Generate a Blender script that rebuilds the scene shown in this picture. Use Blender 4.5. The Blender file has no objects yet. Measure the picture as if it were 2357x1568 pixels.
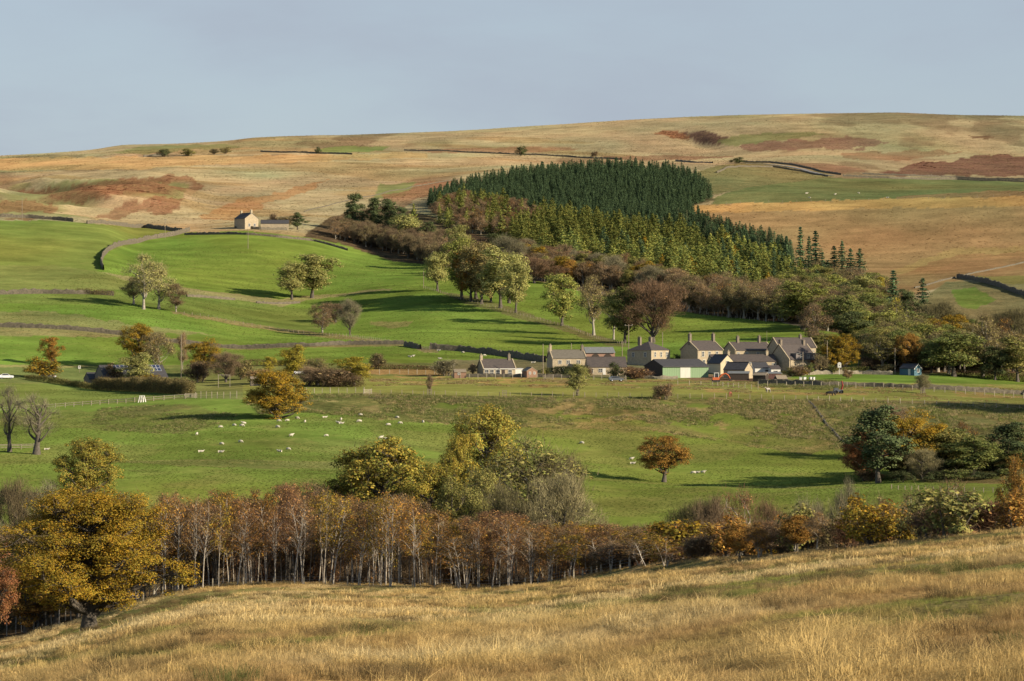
import bpy, bmesh, math, random
import numpy as np
from mathutils import Vector, Matrix
SC = bpy.context.scene
COL = SC.collection
# ------------------------------------------------------------------ camera, sky, sun, exposure
# the survey of the place: bearings are read on a level 113 mm lens, 2357 x 1568 units wide
FL, CX, CY = 7400.0, 1178.5, 784.0
cam = bpy.data.cameras.new('camera'); cam.sensor_width = 36.0; cam.lens = 36.0 * FL / 2357.0
cam.clip_start = 1.0; cam.clip_end = 30000.0
cam_ob = bpy.data.objects.new('camera', cam); COL.objects.link(cam_ob)
cam_ob.location = (0, 0, 0); cam_ob.rotation_euler = (math.pi / 2, 0, 0)
SC.camera = cam_ob
SUN_EL, SUN_AZ = math.radians(21.0), math.radians(117.0)      # azimuth from the view direction, clockwise
SDIR = Vector((math.cos(SUN_EL) * math.sin(SUN_AZ), math.cos(SUN_EL) * math.cos(SUN_AZ), math.sin(SUN_EL)))
sun = bpy.data.lights.new('sun', 'SUN'); sun.energy = 5.0; sun.angle = math.radians(0.5); sun.color = (1.0, 0.86, 0.66)
sun_ob = bpy.data.objects.new('sun', sun); COL.objects.link(sun_ob)
sun_ob.rotation_euler = (-SDIR).to_track_quat('-Z', 'Y').to_euler(); sun_ob.location = (300, 0, 300)
W = bpy.data.worlds.new('World'); SC.world = W; W.use_nodes = True
nt = W.node_tree; nt.nodes.clear()
def nd(t, typ, **k):
    n = t.nodes.new(typ)
    for a, b in k.items():
        if a == 'inp':
            for i, v in b.items(): n.inputs[i].default_value = v
        else: setattr(n, a, b)
    return n
def sky_nodes():
    L = nt.links.new
    out = nd(nt, 'ShaderNodeOutputWorld'); bg = nd(nt, 'ShaderNodeBackground'); bg.inputs[1].default_value = 0.088
    sky = nd(nt, 'ShaderNodeTexSky', sky_type='NISHITA', sun_disc=False)
    sky.sun_elevation = SUN_EL; sky.sun_rotation = SUN_AZ; sky.altitude = 250; sky.air_density = 1.0; sky.dust_density = 0.6; sky.ozone_density = 1.6
    # thin high cloud: a flat layer seen in perspective, so the noise is read at direction / height
    geo = nd(nt, 'ShaderNodeTexCoord'); sep = nd(nt, 'ShaderNodeSeparateXYZ'); L(geo.outputs['Generated'], sep.inputs[0])
    mz = nd(nt, 'ShaderNodeMath', operation='MAXIMUM'); L(sep.outputs[2], mz.inputs[0]); mz.inputs[1].default_value = 0.0
    ad = nd(nt, 'ShaderNodeMath', operation='ADD'); L(mz.outputs[0], ad.inputs[0]); ad.inputs[1].default_value = 0.26
    dx = nd(nt, 'ShaderNodeMath', operation='DIVIDE'); L(sep.outputs[0], dx.inputs[0]); L(ad.outputs[0], dx.inputs[1])
    dy = nd(nt, 'ShaderNodeMath', operation='DIVIDE'); L(sep.outputs[1], dy.inputs[0]); L(ad.outputs[0], dy.inputs[1])
    cmb = nd(nt, 'ShaderNodeCombineXYZ'); L(dx.outputs[0], cmb.inputs[0]); L(dy.outputs[0], cmb.inputs[1])
    nz = nd(nt, 'ShaderNodeTexNoise'); L(cmb.outputs[0], nz.inputs['Vector'])
    nz.inputs['Scale'].default_value = 2.6; nz.inputs['Detail'].default_value = 6; nz.inputs['Roughness'].default_value = 0.55; nz.inputs['Distortion'].default_value = 0.2
    rmp = nd(nt, 'ShaderNodeMapRange', interpolation_type='SMOOTHSTEP', inp={1: 0.30, 2: 0.72, 3: 0.72, 4: 0.92}); L(nz.outputs['Fac'], rmp.inputs[0])
    cc = nd(nt, 'ShaderNodeMapRange', interpolation_type='SMOOTHSTEP', inp={1: 0.40, 2: 0.75, 3: 0.0, 4: 1.0}); L(nz.outputs['Fac'], cc.inputs[0])
    cl = nd(nt, 'ShaderNodeMix', data_type='RGBA'); L(cc.outputs[0], cl.inputs[0])
    cl.inputs['A'].default_value = SKY_A; cl.inputs['B'].default_value = SKY_B
    # the veil lies along the horizon and thins out overhead, where the sky is clear blue
    ov = nd(nt, 'ShaderNodeMapRange', interpolation_type='SMOOTHSTEP', inp={1: 0.08, 2: 0.42, 3: 1.0, 4: 0.12}); L(sep.outputs[2], ov.inputs[0])
    vf = nd(nt, 'ShaderNodeMath', operation='MULTIPLY'); L(rmp.outputs[0], vf.inputs[0]); L(ov.outputs[0], vf.inputs[1])
    mx = nd(nt, 'ShaderNodeMix', data_type='RGBA'); L(vf.outputs[0], mx.inputs[0]); L(sky.outputs[0], mx.inputs['A']); L(cl.outputs['Result'], mx.inputs['B'])
    L(mx.outputs['Result'], bg.inputs[0]); L(bg.outputs[0], out.inputs[0])
SKY_A = (3.22, 3.72, 4.42, 1); SKY_B = (3.06, 3.46, 4.14, 1)
sky_nodes()
SC.view_settings.view_transform = 'Standard'; SC.view_settings.look = 'None'; SC.view_settings.gamma = 1.0
SC.view_settings.use_curve_mapping = False; SC.view_settings.exposure = 0.60
SC.render.engine = 'CYCLES'
SC.cycles.max_bounces = 4; SC.cycles.diffuse_bounces = 2; SC.cycles.glossy_bounces = 1; SC.cycles.transmission_bounces = 2
SC.cycles.transparent_max_bounces = 4
# ------------------------------------------------------------------ helpers
def hash2(ix, iy, seed):
    n = (ix.astype(np.int64) * 374761393 + iy.astype(np.int64) * 668265263 + seed * 1274126177) & 0x7fffffff
    n = ((n ^ (n >> 13)) * 1274126177) & 0x7fffffff
    n = ((n ^ (n >> 16)) * 668265263) & 0x7fffffff
    return ((n ^ (n >> 15)) & 0xffffff) / float(0xffffff)
def vnoise(x, y, seed=0):
    x = np.asarray(x, float); y = np.asarray(y, float)
    ix = np.floor(x); iy = np.floor(y); fx = x - ix; fy = y - iy
    sx = fx * fx * fx * (fx * (fx * 6 - 15) + 10); sy = fy * fy * fy * (fy * (fy * 6 - 15) + 10)
    a = hash2(ix, iy, seed); b = hash2(ix + 1, iy, seed); c = hash2(ix, iy + 1, seed); d = hash2(ix + 1, iy + 1, seed)
    return (a * (1 - sx) + b * sx) * (1 - sy) + (c * (1 - sx) + d * sx) * sy
def fbm(x, y, scale, octv=4, seed=0, gain=0.5):
    s = np.zeros(np.broadcast(x, y).shape); a = 1.0; t = 0.0; f = 1.0 / scale
    for o in range(octv):
        ca, sa = math.cos(o * 0.9), math.sin(o * 0.9)
        s += a * vnoise((x * ca - y * sa) * f + o * 17.3, (x * sa + y * ca) * f - o * 9.1, seed + o * 31); t += a; a *= gain; f *= 2.03
    return s / t                                   # 0..1
def pchip_slopes(xk, yk):
    h = np.diff(xk); m = np.diff(yk) / h; n = len(xk); d = np.zeros(n)
    for i in range(1, n - 1):
        if m[i - 1] * m[i] > 0:
            w1 = 2 * h[i] + h[i - 1]; w2 = h[i] + 2 * h[i - 1]
            d[i] = (w1 + w2) / (w1 / m[i - 1] + w2 / m[i])
    d[0] = m[0]; d[-1] = m[-1]; return d
def pchip(xk, yk, x):
    xk = np.asarray(xk, float); yk = np.asarray(yk, float); d = pchip_slopes(xk, yk)
    x = np.clip(x, xk[0], xk[-1]); i = np.clip(np.searchsorted(xk, x, side='right') - 1, 0, len(xk) - 2)
    h = xk[i + 1] - xk[i]; t = (x - xk[i]) / h
    return ((1 + 2 * t) * (1 - t) ** 2) * yk[i] + (t * (1 - t) ** 2) * h * d[i] + (t * t * (3 - 2 * t)) * yk[i + 1] + (t * t * (t - 1)) * h * d[i + 1]
class MB:
    """collects geometry (numpy) and links it as one mesh"""
    def __init__(s): s.v = []; s.q = []; s.t = []; s.qm = []; s.tm = []; s.n = 0
    def add(s, V, Q=None, T=None, mat=0):
        V = np.asarray(V, float).reshape(-1, 3)
        if Q is not None and len(Q): Q = np.asarray(Q, np.int64).reshape(-1, 4) + s.n; s.q.append(Q); s.qm.append(np.full(len(Q), mat))
        if T is not None and len(T): T = np.asarray(T, np.int64).reshape(-1, 3) + s.n; s.t.append(T); s.tm.append(np.full(len(T), mat))
        s.v.append(V); s.n += len(V)
    def box(s, c, d, mat=0, rz=0.0, taper=1.0):
        x, y, z = d[0] / 2, d[1] / 2, d[2] / 2
        V = np.array([(-x, -y, -z), (x, -y, -z), (x, y, -z), (-x, y, -z), (-x * taper, -y * taper, z), (x * taper, -y * taper, z), (x * taper, y * taper, z), (-x * taper, y * taper, z)], float)
        if rz: ca, sa = math.cos(rz), math.sin(rz); V = np.stack([V[:, 0] * ca - V[:, 1] * sa, V[:, 0] * sa + V[:, 1] * ca, V[:, 2]], 1)
        s.add(V + np.asarray(c, float), [(0, 3, 2, 1), (4, 5, 6, 7), (0, 1, 5, 4), (1, 2, 6, 5), (2, 3, 7, 6), (3, 0, 4, 7)], None, mat)
    def poly(s, pts, mat=0):
        pts = np.asarray(pts, float)
        if len(pts) == 4: s.add(pts, [(0, 1, 2, 3)], None, mat)
        else: s.add(pts, None, [(0, i, i + 1) for i in range(1, len(pts) - 1)], mat)
    def prism(s, prof, x0, x1, mat=0):
        """profile in (y, z), counter-clockwise seen from +x, swept along x"""
        n = len(prof); a = [(x0, y, z) for y, z in prof]; b = [(x1, y, z) for y, z in prof]
        s.add(a + b, [(i, (i + 1) % n, n + (i + 1) % n, n + i) for i in range(n)], [(0, i + 1, i) for i in range(1, n - 1)] + [(n, n + i, n + i + 1) for i in range(1, n - 1)], mat)
    def tube(s, P, R, n=5, mat=0, cap=True):
        P = np.asarray(P, float); R = np.asarray(R, float); m = len(P)
        T = np.gradient(P, axis=0); T /= np.linalg.norm(T, axis=1)[:, None] + 1e-9
        ref = np.where(np.abs(T[:, 2:3]) > 0.9, np.array([[1.0, 0, 0]]), np.array([[0, 0, 1.0]]))
        A = np.cross(T, ref); A /= np.linalg.norm(A, axis=1)[:, None] + 1e-9; B = np.cross(T, A)
        an = np.arange(n) * 2 * math.pi / n
        V = (P[:, None, :] + R[:, None, None] * (np.cos(an)[None, :, None] * A[:, None, :] + np.sin(an)[None, :, None] * B[:, None, :])).reshape(-1, 3)
        i = np.arange(m - 1)[:, None] * n; j = np.arange(n)[None, :]; j2 = (j + 1) % n
        Q = np.stack([i + j, i + n + j, i + n + j2, i + j2], -1).reshape(-1, 4)
        Tt = [(( m - 1) * n, (m - 1) * n + k, (m - 1) * n + k + 1) for k in range(1, n - 1)] if cap and n > 2 else None
        s.add(V, Q, Tt, mat)
    def mesh(s, name, mats=(), smooth=False):
        me = bpy.data.meshes.new(name)
        V = np.concatenate(s.v) if s.v else np.zeros((0, 3)); nq = sum(len(q) for q in s.q); ntr = sum(len(t) for t in s.t)
        Q = np.concatenate(s.q).ravel() if nq else np.zeros(0, np.int64); T = np.concatenate(s.t).ravel() if ntr else np.zeros(0, np.int64)
        me.vertices.add(len(V)); me.vertices.foreach_set('co', V.astype(np.float32).ravel())
        me.loops.add(len(Q) + len(T)); me.loops.foreach_set('vertex_index', np.concatenate([Q, T]).astype(np.int32))
        me.polygons.add(nq + ntr)
        ls = np.concatenate([np.arange(nq) * 4, nq * 4 + np.arange(ntr) * 3]).astype(np.int32)
        me.polygons.foreach_set('loop_start', ls)
        mi = np.concatenate((s.qm if nq else []) + (s.tm if ntr else [])) if nq + ntr else np.zeros(0)
        for m in mats: me.materials.append(m)
        if len(mats) > 1: me.polygons.foreach_set('material_index', mi.astype(np.int32))
        me.update(calc_edges=True); me.validate()
        me.polygons.foreach_set('use_smooth', np.full(len(me.polygons), bool(smooth)))
        return me
def link(name, data, parent=None, loc=(0, 0, 0), rz=0.0, scale=None):
    o = bpy.data.objects.new(name, data); COL.objects.link(o); o.location = loc; o.rotation_euler = (0, 0, rz)
    if scale is not None: o.scale = scale
    if parent is not None: o.parent = parent
    return o
def tag(o, label, cat, group=None):
    o['label'] = label; o['category'] = cat
    if group: o['group'] = group
    return o
def thing(name, label, cat, loc=(0, 0, 0), rz=0.0, group=None):
    o = link(name, None, None, loc, rz); o.empty_display_size = 0.5; return tag(o, label, cat, group)
# ------------------------------------------------------------------ materials
def mat_new(name):
    m = bpy.data.materials.new(name); m.use_nodes = True; t = m.node_tree; t.nodes.clear(); return m, t
def mat_plain(name, col, rough=0.8, var=0.25, scale=1.5, metal=0.0, col2=None, bump=0.0, bscale=6.0, stretch=None):
    """base colour broken up by two noises, with optional fine relief"""
    m, t = mat_new(name); L = t.links.new
    out = nd(t, 'ShaderNodeOutputMaterial'); b = nd(t, 'ShaderNodeBsdfPrincipled'); L(b.outputs[0], out.inputs[0])
    b.inputs['Roughness'].default_value = rough; b.inputs['Metallic'].default_value = metal
    try: b.inputs['Specular IOR Level'].default_value = 0.25
    except Exception: pass
    tc = nd(t, 'ShaderNodeTexCoord'); mp = nd(t, 'ShaderNodeMapping'); L(tc.outputs['Object'], mp.inputs[0])
    if stretch: mp.inputs['Scale'].default_value = stretch
    n1 = nd(t, 'ShaderNodeTexNoise'); L(mp.outputs[0], n1.inputs['Vector']); n1.inputs['Scale'].default_value = scale; n1.inputs['Detail'].default_value = 8; n1.inputs['Roughness'].default_value = 0.65
    mr = nd(t, 'ShaderNodeMapRange', inp={1: 0.28, 2: 0.72, 3: 0.0, 4: 1.0}); L(n1.outputs['Fac'], mr.inputs[0])
    mx = nd(t, 'ShaderNodeMix', data_type='RGBA'); L(mr.outputs[0], mx.inputs[0])
    c2 = col2 if col2 else tuple(c * (1 - var) for c in col); c1 = col if col2 else tuple(c * (1 + var) for c in col)
    mx.inputs['A'].default_value = (*c2, 1); mx.inputs['B'].default_value = (*c1, 1)
    L(mx.outputs['Result'], b.inputs['Base Color'])
    if bump:
        n2 = nd(t, 'ShaderNodeTexNoise'); L(mp.outputs[0], n2.inputs['Vector']); n2.inputs['Scale'].default_value = bscale; n2.inputs['Detail'].default_value = 4
        bp = nd(t, 'ShaderNodeBump'); bp.inputs['Strength'].default_value = bump; bp.inputs['Distance'].default_value = 0.1; L(n2.outputs['Fac'], bp.inputs['Height']); L(bp.outputs[0], b.inputs['Normal'])
    return m
def mat_leaf(name, transl=0.22):
    """object colour blended to obj['leaf_b'] in patches, each leaf a little lighter or darker"""
    m, t = mat_new(name); L = t.links.new
    out = nd(t, 'ShaderNodeOutputMaterial'); oi = nd(t, 'ShaderNodeObjectInfo'); at = nd(t, 'ShaderNodeAttribute', attribute_type='OBJECT', attribute_name='leaf_b')
    tc = nd(t, 'ShaderNodeTexCoord'); n1 = nd(t, 'ShaderNodeTexNoise', noise_dimensions='4D'); L(tc.outputs['Object'], n1.inputs['Vector']); L(oi.outputs['Random'], n1.inputs['W'])
    n1.inputs['Scale'].default_value = 0.45; n1.inputs['Detail'].default_value = 3
    gm = nd(t, 'ShaderNodeNewGeometry')
    ad = nd(t, 'ShaderNodeMath', operation='MULTIPLY_ADD', inp={1: 0.35, 2: -0.17}); L(gm.outputs['Random Per Island'], ad.inputs[0])
    a2 = nd(t, 'ShaderNodeMath', operation='ADD'); L(n1.outputs['Fac'], a2.inputs[0]); L(ad.outputs[0], a2.inputs[1])
    mr = nd(t, 'ShaderNodeMapRange', interpolation_type='SMOOTHSTEP', inp={1: 0.30, 2: 0.70, 3: 0.0, 4: 1.0}); L(a2.outputs[0], mr.inputs[0])
    mx = nd(t, 'ShaderNodeMix', data_type='RGBA'); L(mr.outputs[0], mx.inputs[0]); L(oi.outputs['Color'], mx.inputs['A']); L(at.outputs['Color'], mx.inputs['B'])
    hv = nd(t, 'ShaderNodeHueSaturation'); L(mx.outputs['Result'], hv.inputs['Color'])
    r2 = nd(t, 'ShaderNodeMath', operation='MULTIPLY', inp={1: 7.31}); L(gm.outputs['Random Per Island'], r2.inputs[0]); r3 = nd(t, 'ShaderNodeMath', operation='FRACT'); L(r2.outputs[0], r3.inputs[0])
    v = nd(t, 'ShaderNodeMapRange', inp={1: 0, 2: 1, 3: 0.65, 4: 1.35}); L(r3.outputs[0], v.inputs[0]); L(v.outputs[0], hv.inputs['Value'])
    h2 = nd(t, 'ShaderNodeMapRange', inp={1: 0, 2: 1, 3: 0.485, 4: 0.515}); L(gm.outputs['Random Per Island'], h2.inputs[0]); L(h2.outputs[0], hv.inputs['Hue'])
    d = nd(t, 'ShaderNodeBsdfDiffuse'); tr = nd(t, 'ShaderNodeBsdfTranslucent'); L(hv.outputs[0], d.inputs[0]); L(hv.outputs[0], tr.inputs[0])
    ms = nd(t, 'ShaderNodeMixShader'); ms.inputs[0].default_value = transl; L(d.outputs[0], ms.inputs[1]); L(tr.outputs[0], ms.inputs[2]); L(ms.outputs[0], out.inputs[0])
    return m
def mat_twig(name):
    """twigs take their colour from obj['twig']"""
    m, t = mat_new(name); L = t.links.new
    out = nd(t, 'ShaderNodeOutputMaterial'); at = nd(t, 'ShaderNodeAttribute', attribute_type='OBJECT', attribute_name='twig'); gm = nd(t, 'ShaderNodeNewGeometry')
    hv = nd(t, 'ShaderNodeHueSaturation'); L(at.outputs['Color'], hv.inputs['Color']); v = nd(t, 'ShaderNodeMapRange', inp={1: 0, 2: 1, 3: 0.6, 4: 1.4}); L(gm.outputs['Random Per Island'], v.inputs[0]); L(v.outputs[0], hv.inputs['Value'])
    d = nd(t, 'ShaderNodeBsdfDiffuse'); L(hv.outputs[0], d.inputs[0]); L(d.outputs[0], out.inputs[0]); return m
LEAF = mat_leaf('leaf'); NEEDLE = mat_leaf('needle', 0.08); TWIG = mat_twig('twig')
BARK = mat_plain('bark', (0.10, 0.085, 0.065), var=0.45, scale=3.0, bump=0.4)
BARK_PALE = mat_plain('bark_pale', (0.30, 0.27, 0.21), var=0.4, scale=2.5, bump=0.3)
BARK_BIRCH = mat_plain('bark_birch', (0.62, 0.56, 0.45), scale=2.2, col2=(0.16, 0.12, 0.09), stretch=(1.5, 1.5, 0.8))
WOOD = mat_plain('fence_wood', (0.25, 0.205, 0.145), var=0.3, scale=4.0)
WOOD_PALE = mat_plain('fence_wood_pale', (0.30, 0.26, 0.185), var=0.25, scale=4.0)
WOOD_DARK = mat_plain('dark_timber', (0.055, 0.042, 0.033), var=0.35, scale=3.0)
WIRE = mat_plain('wire', (0.30, 0.30, 0.28), var=0.1, metal=0.6, rough=0.5)
# ------------------------------------------------------------------ terrain: levels of the ground read along bearings
XC = [(0, 1490), (60, 1476), (120, 1459), (210, 1434), (300, 1404), (400, 1378), (500, 1363), (700, 1357), (900, 1360), (1100, 1362), (1200, 1356), (1400, 1331), (1500, 1319), (1700, 1296), (1900, 1276), (2100, 1258), (2357, 1237)]
DC = [(0, 425), (210, 425), (400, 415), (700, 410), (1000, 400), (1200, 390), (1500, 350), (1800, 300), (2100, 255), (2357, 232)]
EYE = 2.0
LEV = [
 (640, [(0, 1150), (400, 1140), (800, 1142), (1350, 1185), (1700, 1168), (2100, 1142), (2357, 1132)]),
 (735, [(0, 1040), (250, 1040), (500, 1030), (800, 1040), (1100, 1062), (1350, 1080), (1550, 1092), (1750, 1090), (1950, 1085), (2357, 1060)]),
 (800, [(0, 985), (250, 975), (540, 958), (700, 955), (900, 968), (1100, 980), (1300, 988), (1500, 994), (1650, 1008), (1850, 1010), (2100, 1000), (2357, 985)]),
 (860, [(0, 945), (250, 930), (450, 916), (700, 906), (860, 906), (1100, 911), (1550, 913), (1860, 919), (2100, 926), (2357, 938)]),
 (990, [(0, 869), (200, 880), (450, 882), (620, 872), (850, 868), (1050, 865), (1250, 864), (1450, 866), (1650, 867), (1900, 866), (2100, 868), (2357, 884)]),
 (1045, [(0, 832), (200, 842), (450, 840), (620, 832), (850, 830), (1050, 832), (1250, 835), (1450, 838), (1650, 838), (1900, 838), (2100, 845), (2357, 858)]),
 (1120, [(0, 757), (120, 759), (280, 772), (450, 792), (560, 802), (700, 796), (930, 793), (1250, 806), (1450, 800), (1700, 790), (1900, 785), (2100, 800), (2357, 810)]),
 (1250, [(0, 686), (150, 688), (300, 700), (450, 720), (560, 742), (700, 758), (800, 758), (1000, 742), (1200, 738), (1500, 742), (1800, 738), (2100, 735), (2357, 735)]),
 (1400, [(0, 612), (230, 622), (300, 634), (450, 658), (700, 680), (900, 662), (1100, 652), (1250, 655), (1500, 672), (1780, 678), (2100, 664), (2357, 652)]),
 (1600, [(0, 508), (230, 524), (330, 552), (400, 550), (560, 542), (700, 556), (900, 592), (1100, 590), (1400, 588), (1700, 598), (2000, 600), (2357, 582)]),
 (1850, [(0, 470), (250, 480), (560, 492), (800, 492), (1000, 490), (1300, 490), (1600, 486), (1800, 470), (2100, 460), (2357, 446)]),
 (2150, [(0, 425), (300, 415), (600, 425), (900, 425), (1200, 402), (1600, 386), (1900, 406), (2100, 412), (2357, 418)]),
 (2500, [(0, 386), (400, 365), (800, 358), (1200, 360), (1600, 366), (1900, 350), (2357, 348)]),
 (3000, [(0, 363), (200, 351), (300, 338), (400, 336), (520, 330), (600, 322), (800, 316), (1000, 308), (1150, 299), (1300, 289), (1500, 276), (1700, 268), (1900, 264), (2050, 262), (2200, 267), (2357, 269)]),
]
def lin(tab, u):
    return np.interp(u, [a for a, b in tab], [b for a, b in tab])
def smooth_lin(tab, u):
    return pchip([a for a, b in tab], [b for a, b in tab], u)
NU = 860
UU = np.linspace(-650, 3000, NU)
def dsamples():
    seg = [(3, 36, 14, 1), (36, 120, 90, 1), (120, 430, 120, 1), (430, 600, 26, 0), (600, 860, 130, 0), (860, 1060, 105, 0), (1060, 1600, 190, 0), (1600, 2400, 110, 0), (2400, 3010, 60, 0), (3010, 3500, 8, 0), (3500, 6500, 6, 0)]
    r = []
    for a, b, n, lg in seg:
        r.append(np.geomspace(a, b, n, endpoint=False) if lg else np.linspace(a, b, n, endpoint=False))
    return np.concatenate(r + [np.array([6500.0])])
DD = dsamples(); ND = len(DD)
def build_heights():
    Z = np.zeros((NU, ND))
    for i, u in enumerate(UU):
        uc = min(max(u, 0), 2357.0)
        c = float(smooth_lin(XC, uc)); dc = float(smooth_lin(DC, uc))
        if u > 2357: c -= (u - 2357) * 0.08; dc = max(200, dc - (u - 2357) * 0.05)
        B = EYE * FL; A = c - B / dc
        zp = lambda d: -((A - CY) * d + B) / FL
        dk = [0.5, dc * 0.5, dc * 0.8, dc * 0.97]; zk = [zp(d) for d in dk]
        dk += [dc * 1.03 + 8, dc + 45]; zk += [zp(dc) - 0.45, zp(dc) - 4.2]
        dk += [520, 575]; zk += [-43.0, -43.5]
        for d, tab in LEV:
            dk.append(d); zk.append((CY - float(smooth_lin(tab, uc))) / FL * d)
        zt_ = zk[-1]; dk += [3250, 3800, 6500]; zk += [zt_ + 4, zt_ - 25, zt_ - 160]
        Z[i] = pchip(dk, zk, DD)
    return Z
ZB = build_heights()
X2 = (UU[:, None] - CX) / FL * DD[None, :]; Y2 = np.broadcast_to(DD[None, :], X2.shape)
ROWB = CY - FL * ZB / Y2
def sstep(a, b, x):
    t = np.clip((x - a) / (b - a), 0, 1); return t * t * (3 - 2 * t)
U2 = np.broadcast_to(UU[:, None], X2.shape)
def relief():
    r = np.zeros_like(ZB)
    n = lambda s, o, sd: fbm(X2, Y2, s, o, sd) - 0.5
    fore = 1 - sstep(380, 470, Y2); r += fore * (0.50 * n(9, 4, 1) + 0.9 * n(40, 2, 2)) * sstep(4, 40, Y2)
    near = sstep(600, 640, Y2) * (1 - sstep(830, 880, Y2)); r += near * (1.3 * n(55, 3, 3) + 0.5 * n(14, 3, 4))
    scarp = near * np.exp(-((Y2 - 830) / 30.0) ** 2); r += scarp * 1.1 * n(10, 4, 5)
    # old terraces and tracks across the lower field
    r += near * 0.5 * np.sin((ROWB + 12 * np.sin(U2 / 170.0)) / 9.0) * np.exp(-((ROWB - 1075) / 26.0) ** 2) * (U2 < 1100)
    flat = sstep(870, 900, Y2) * (1 - sstep(1060, 1120, Y2)); r += flat * 0.25 * n(16, 3, 6)
    hill = sstep(1080, 1150, Y2) * (1 - sstep(1560, 1640, Y2)); r += hill * (2.2 * n(120, 3, 7) + 0.35 * n(22, 3, 8))
    moor = sstep(1600, 1720, Y2); damp = 1 - 0.75 * sstep(2750, 2980, Y2)
    r += moor * damp * (5.0 * n(170, 4, 9) + 1.8 * n(45, 3, 10))
    # gullies on the left hand moor
    gl = np.exp(-((ROWB - 450) / 42.0) ** 2) * (1 - sstep(330, 520, U2)) * moor
    rid = 1 - np.abs(2 * fbm(X2 + 0.8 * Y2, Y2 * 0.55, 105, 3, 77) - 1) * 2.2
    r += gl * 13 * (np.clip(rid, -0.4, 1) - 0.5)
    # the clough on the right hand skyline
    cl = np.exp(-(((U2 - 1590 - (ROWB - 315) * 2.2) / 40.0) ** 2)) * np.exp(-((ROWB - 318) / 18.0) ** 2) * moor
    r -= cl * 7
    return r
REL = relief()
ZT = ZB + REL
ROW = CY - FL * ZT / Y2
def zat(x, y):
    u = CX + FL * x / y
    iu = (u - UU[0]) / (UU[1] - UU[0]); i = int(min(max(math.floor(iu), 0), NU - 2)); fu = min(max(iu - i, 0), 1)
    j = int(min(max(np.searchsorted(DD, y) - 1, 0), ND - 2)); fd = min(max((y - DD[j]) / (DD[j + 1] - DD[j]), 0), 1)
    return float((ZT[i, j] * (1 - fd) + ZT[i, j + 1] * fd) * (1 - fu) + (ZT[i + 1, j] * (1 - fd) + ZT[i + 1, j + 1] * fd) * fu)
def zat_np(x, y):
    u = CX + FL * x / y; iu = (u - UU[0]) / (UU[1] - UU[0]); i = np.clip(np.floor(iu).astype(int), 0, NU - 2); fu = np.clip(iu - i, 0, 1)
    j = np.clip(np.searchsorted(DD, y) - 1, 0, ND - 2); fd = np.clip((y - DD[j]) / (DD[j + 1] - DD[j]), 0, 1)
    return (ZT[i, j] * (1 - fd) + ZT[i, j + 1] * fd) * (1 - fu) + (ZT[i + 1, j] * (1 - fd) + ZT[i + 1, j + 1] * fd) * fu
def AT(u, d):
    """the spot on the ground on bearing u, d metres out"""
    x = (u - CX) / FL * d; return Vector((x, d, zat(x, d)))
def HIT(u, row, dmin=30.0, dmax=6000):
    """the first spot of ground seen on bearing u at that level"""
    iu = (u - UU[0]) / (UU[1] - UU[0]); i = int(min(max(math.floor(iu), 0), NU - 2)); fu = iu - i
    rr = ROW[i] * (1 - fu) + ROW[i + 1] * fu
    ok = np.where((rr <= row) & (DD >= dmin) & (DD <= dmax))[0]
    if len(ok) == 0: j = int(np.argmin(np.where(DD >= dmin, rr, 1e9))); return AT(u, DD[j])
    j = ok[0]
    if j == 0 or rr[j - 1] <= row or DD[j - 1] < dmin: return AT(u, DD[j])
    f = (rr[j - 1] - row) / (rr[j - 1] - rr[j]); return AT(u, DD[j - 1] + f * (DD[j] - DD[j - 1]))
# ------------------------------------------------------------------ what grows where (colour of the sward itself)
def inpoly(poly, x, y):
    r = np.zeros(x.shape, bool); n = len(poly)
    for i in range(n):
        x1, y1 = poly[i]; x2, y2 = poly[(i + 1) % n]
        if y1 == y2: continue
        c = ((y1 > y) != (y2 > y)) & (x < (x2 - x1) * (y - y1) / (y2 - y1) + x1); r ^= c
    return r
STRAW = (0.37, 0.245, 0.095); LUSH = (0.112, 0.156, 0.028); GREEN2 = (0.105, 0.122, 0.03); PAST = (0.158, 0.168, 0.044); OLIVE = (0.105, 0.102, 0.034)
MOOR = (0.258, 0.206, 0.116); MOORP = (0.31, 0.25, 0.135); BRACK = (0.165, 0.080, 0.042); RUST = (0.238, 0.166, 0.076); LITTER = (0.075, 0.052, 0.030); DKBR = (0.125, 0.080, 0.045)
GCOL = np.zeros(ZT.shape + (3,)); GRGH = np.zeros(ZT.shape)
DCU = np.array([float(smooth_lin(DC, min(max(u, 0), 2357.0))) for u in UU])[:, None]
def paint(mask, col, rough=None, a=1.0):
    m = (mask * a)[..., None] if np.isscalar(a) else (mask * a)[..., None]
    GCOL[:] = GCOL * (1 - m) + np.array(col) * m
    if rough is not None: GRGH[:] = GRGH * (1 - m[..., 0]) + rough * m[..., 0]
eu = (fbm(U2, ROW * 2.5, 30, 3, 201) - 0.5) * 2; ev = (fbm(U2, ROW * 2.5, 30, 3, 202) - 0.5) * 2
def poly(pts, col, rough=0.3, en=3.0, d0=600, d1=9000, a=1.0):
    pts = [(-900 if x <= 0 else 3300 if x >= 2357 else x, y) for x, y in pts]
    m = inpoly(pts, U2 + eu * en * 2.2, ROW + ev * en) & (Y2 > d0) & (Y2 < d1)
    paint(m.astype(float), col, rough, a); return m
def blotch(pts, col, scale, thr, soft, seed, rough=0.8, d0=600, a=1.0, ar=2.2):
    """patches of one growth inside an area"""
    pts = [(-900 if x <= 0 else 3300 if x >= 2357 else x, y) for x, y in pts]
    m = inpoly(pts, U2 + eu * 12, ROW + ev * 6) & (Y2 > d0)
    f = fbm(X2, Y2 / ar, scale, 4, seed); w = sstep(thr - soft, thr + soft, f) * m
    paint(w, col, rough, a)
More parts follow.
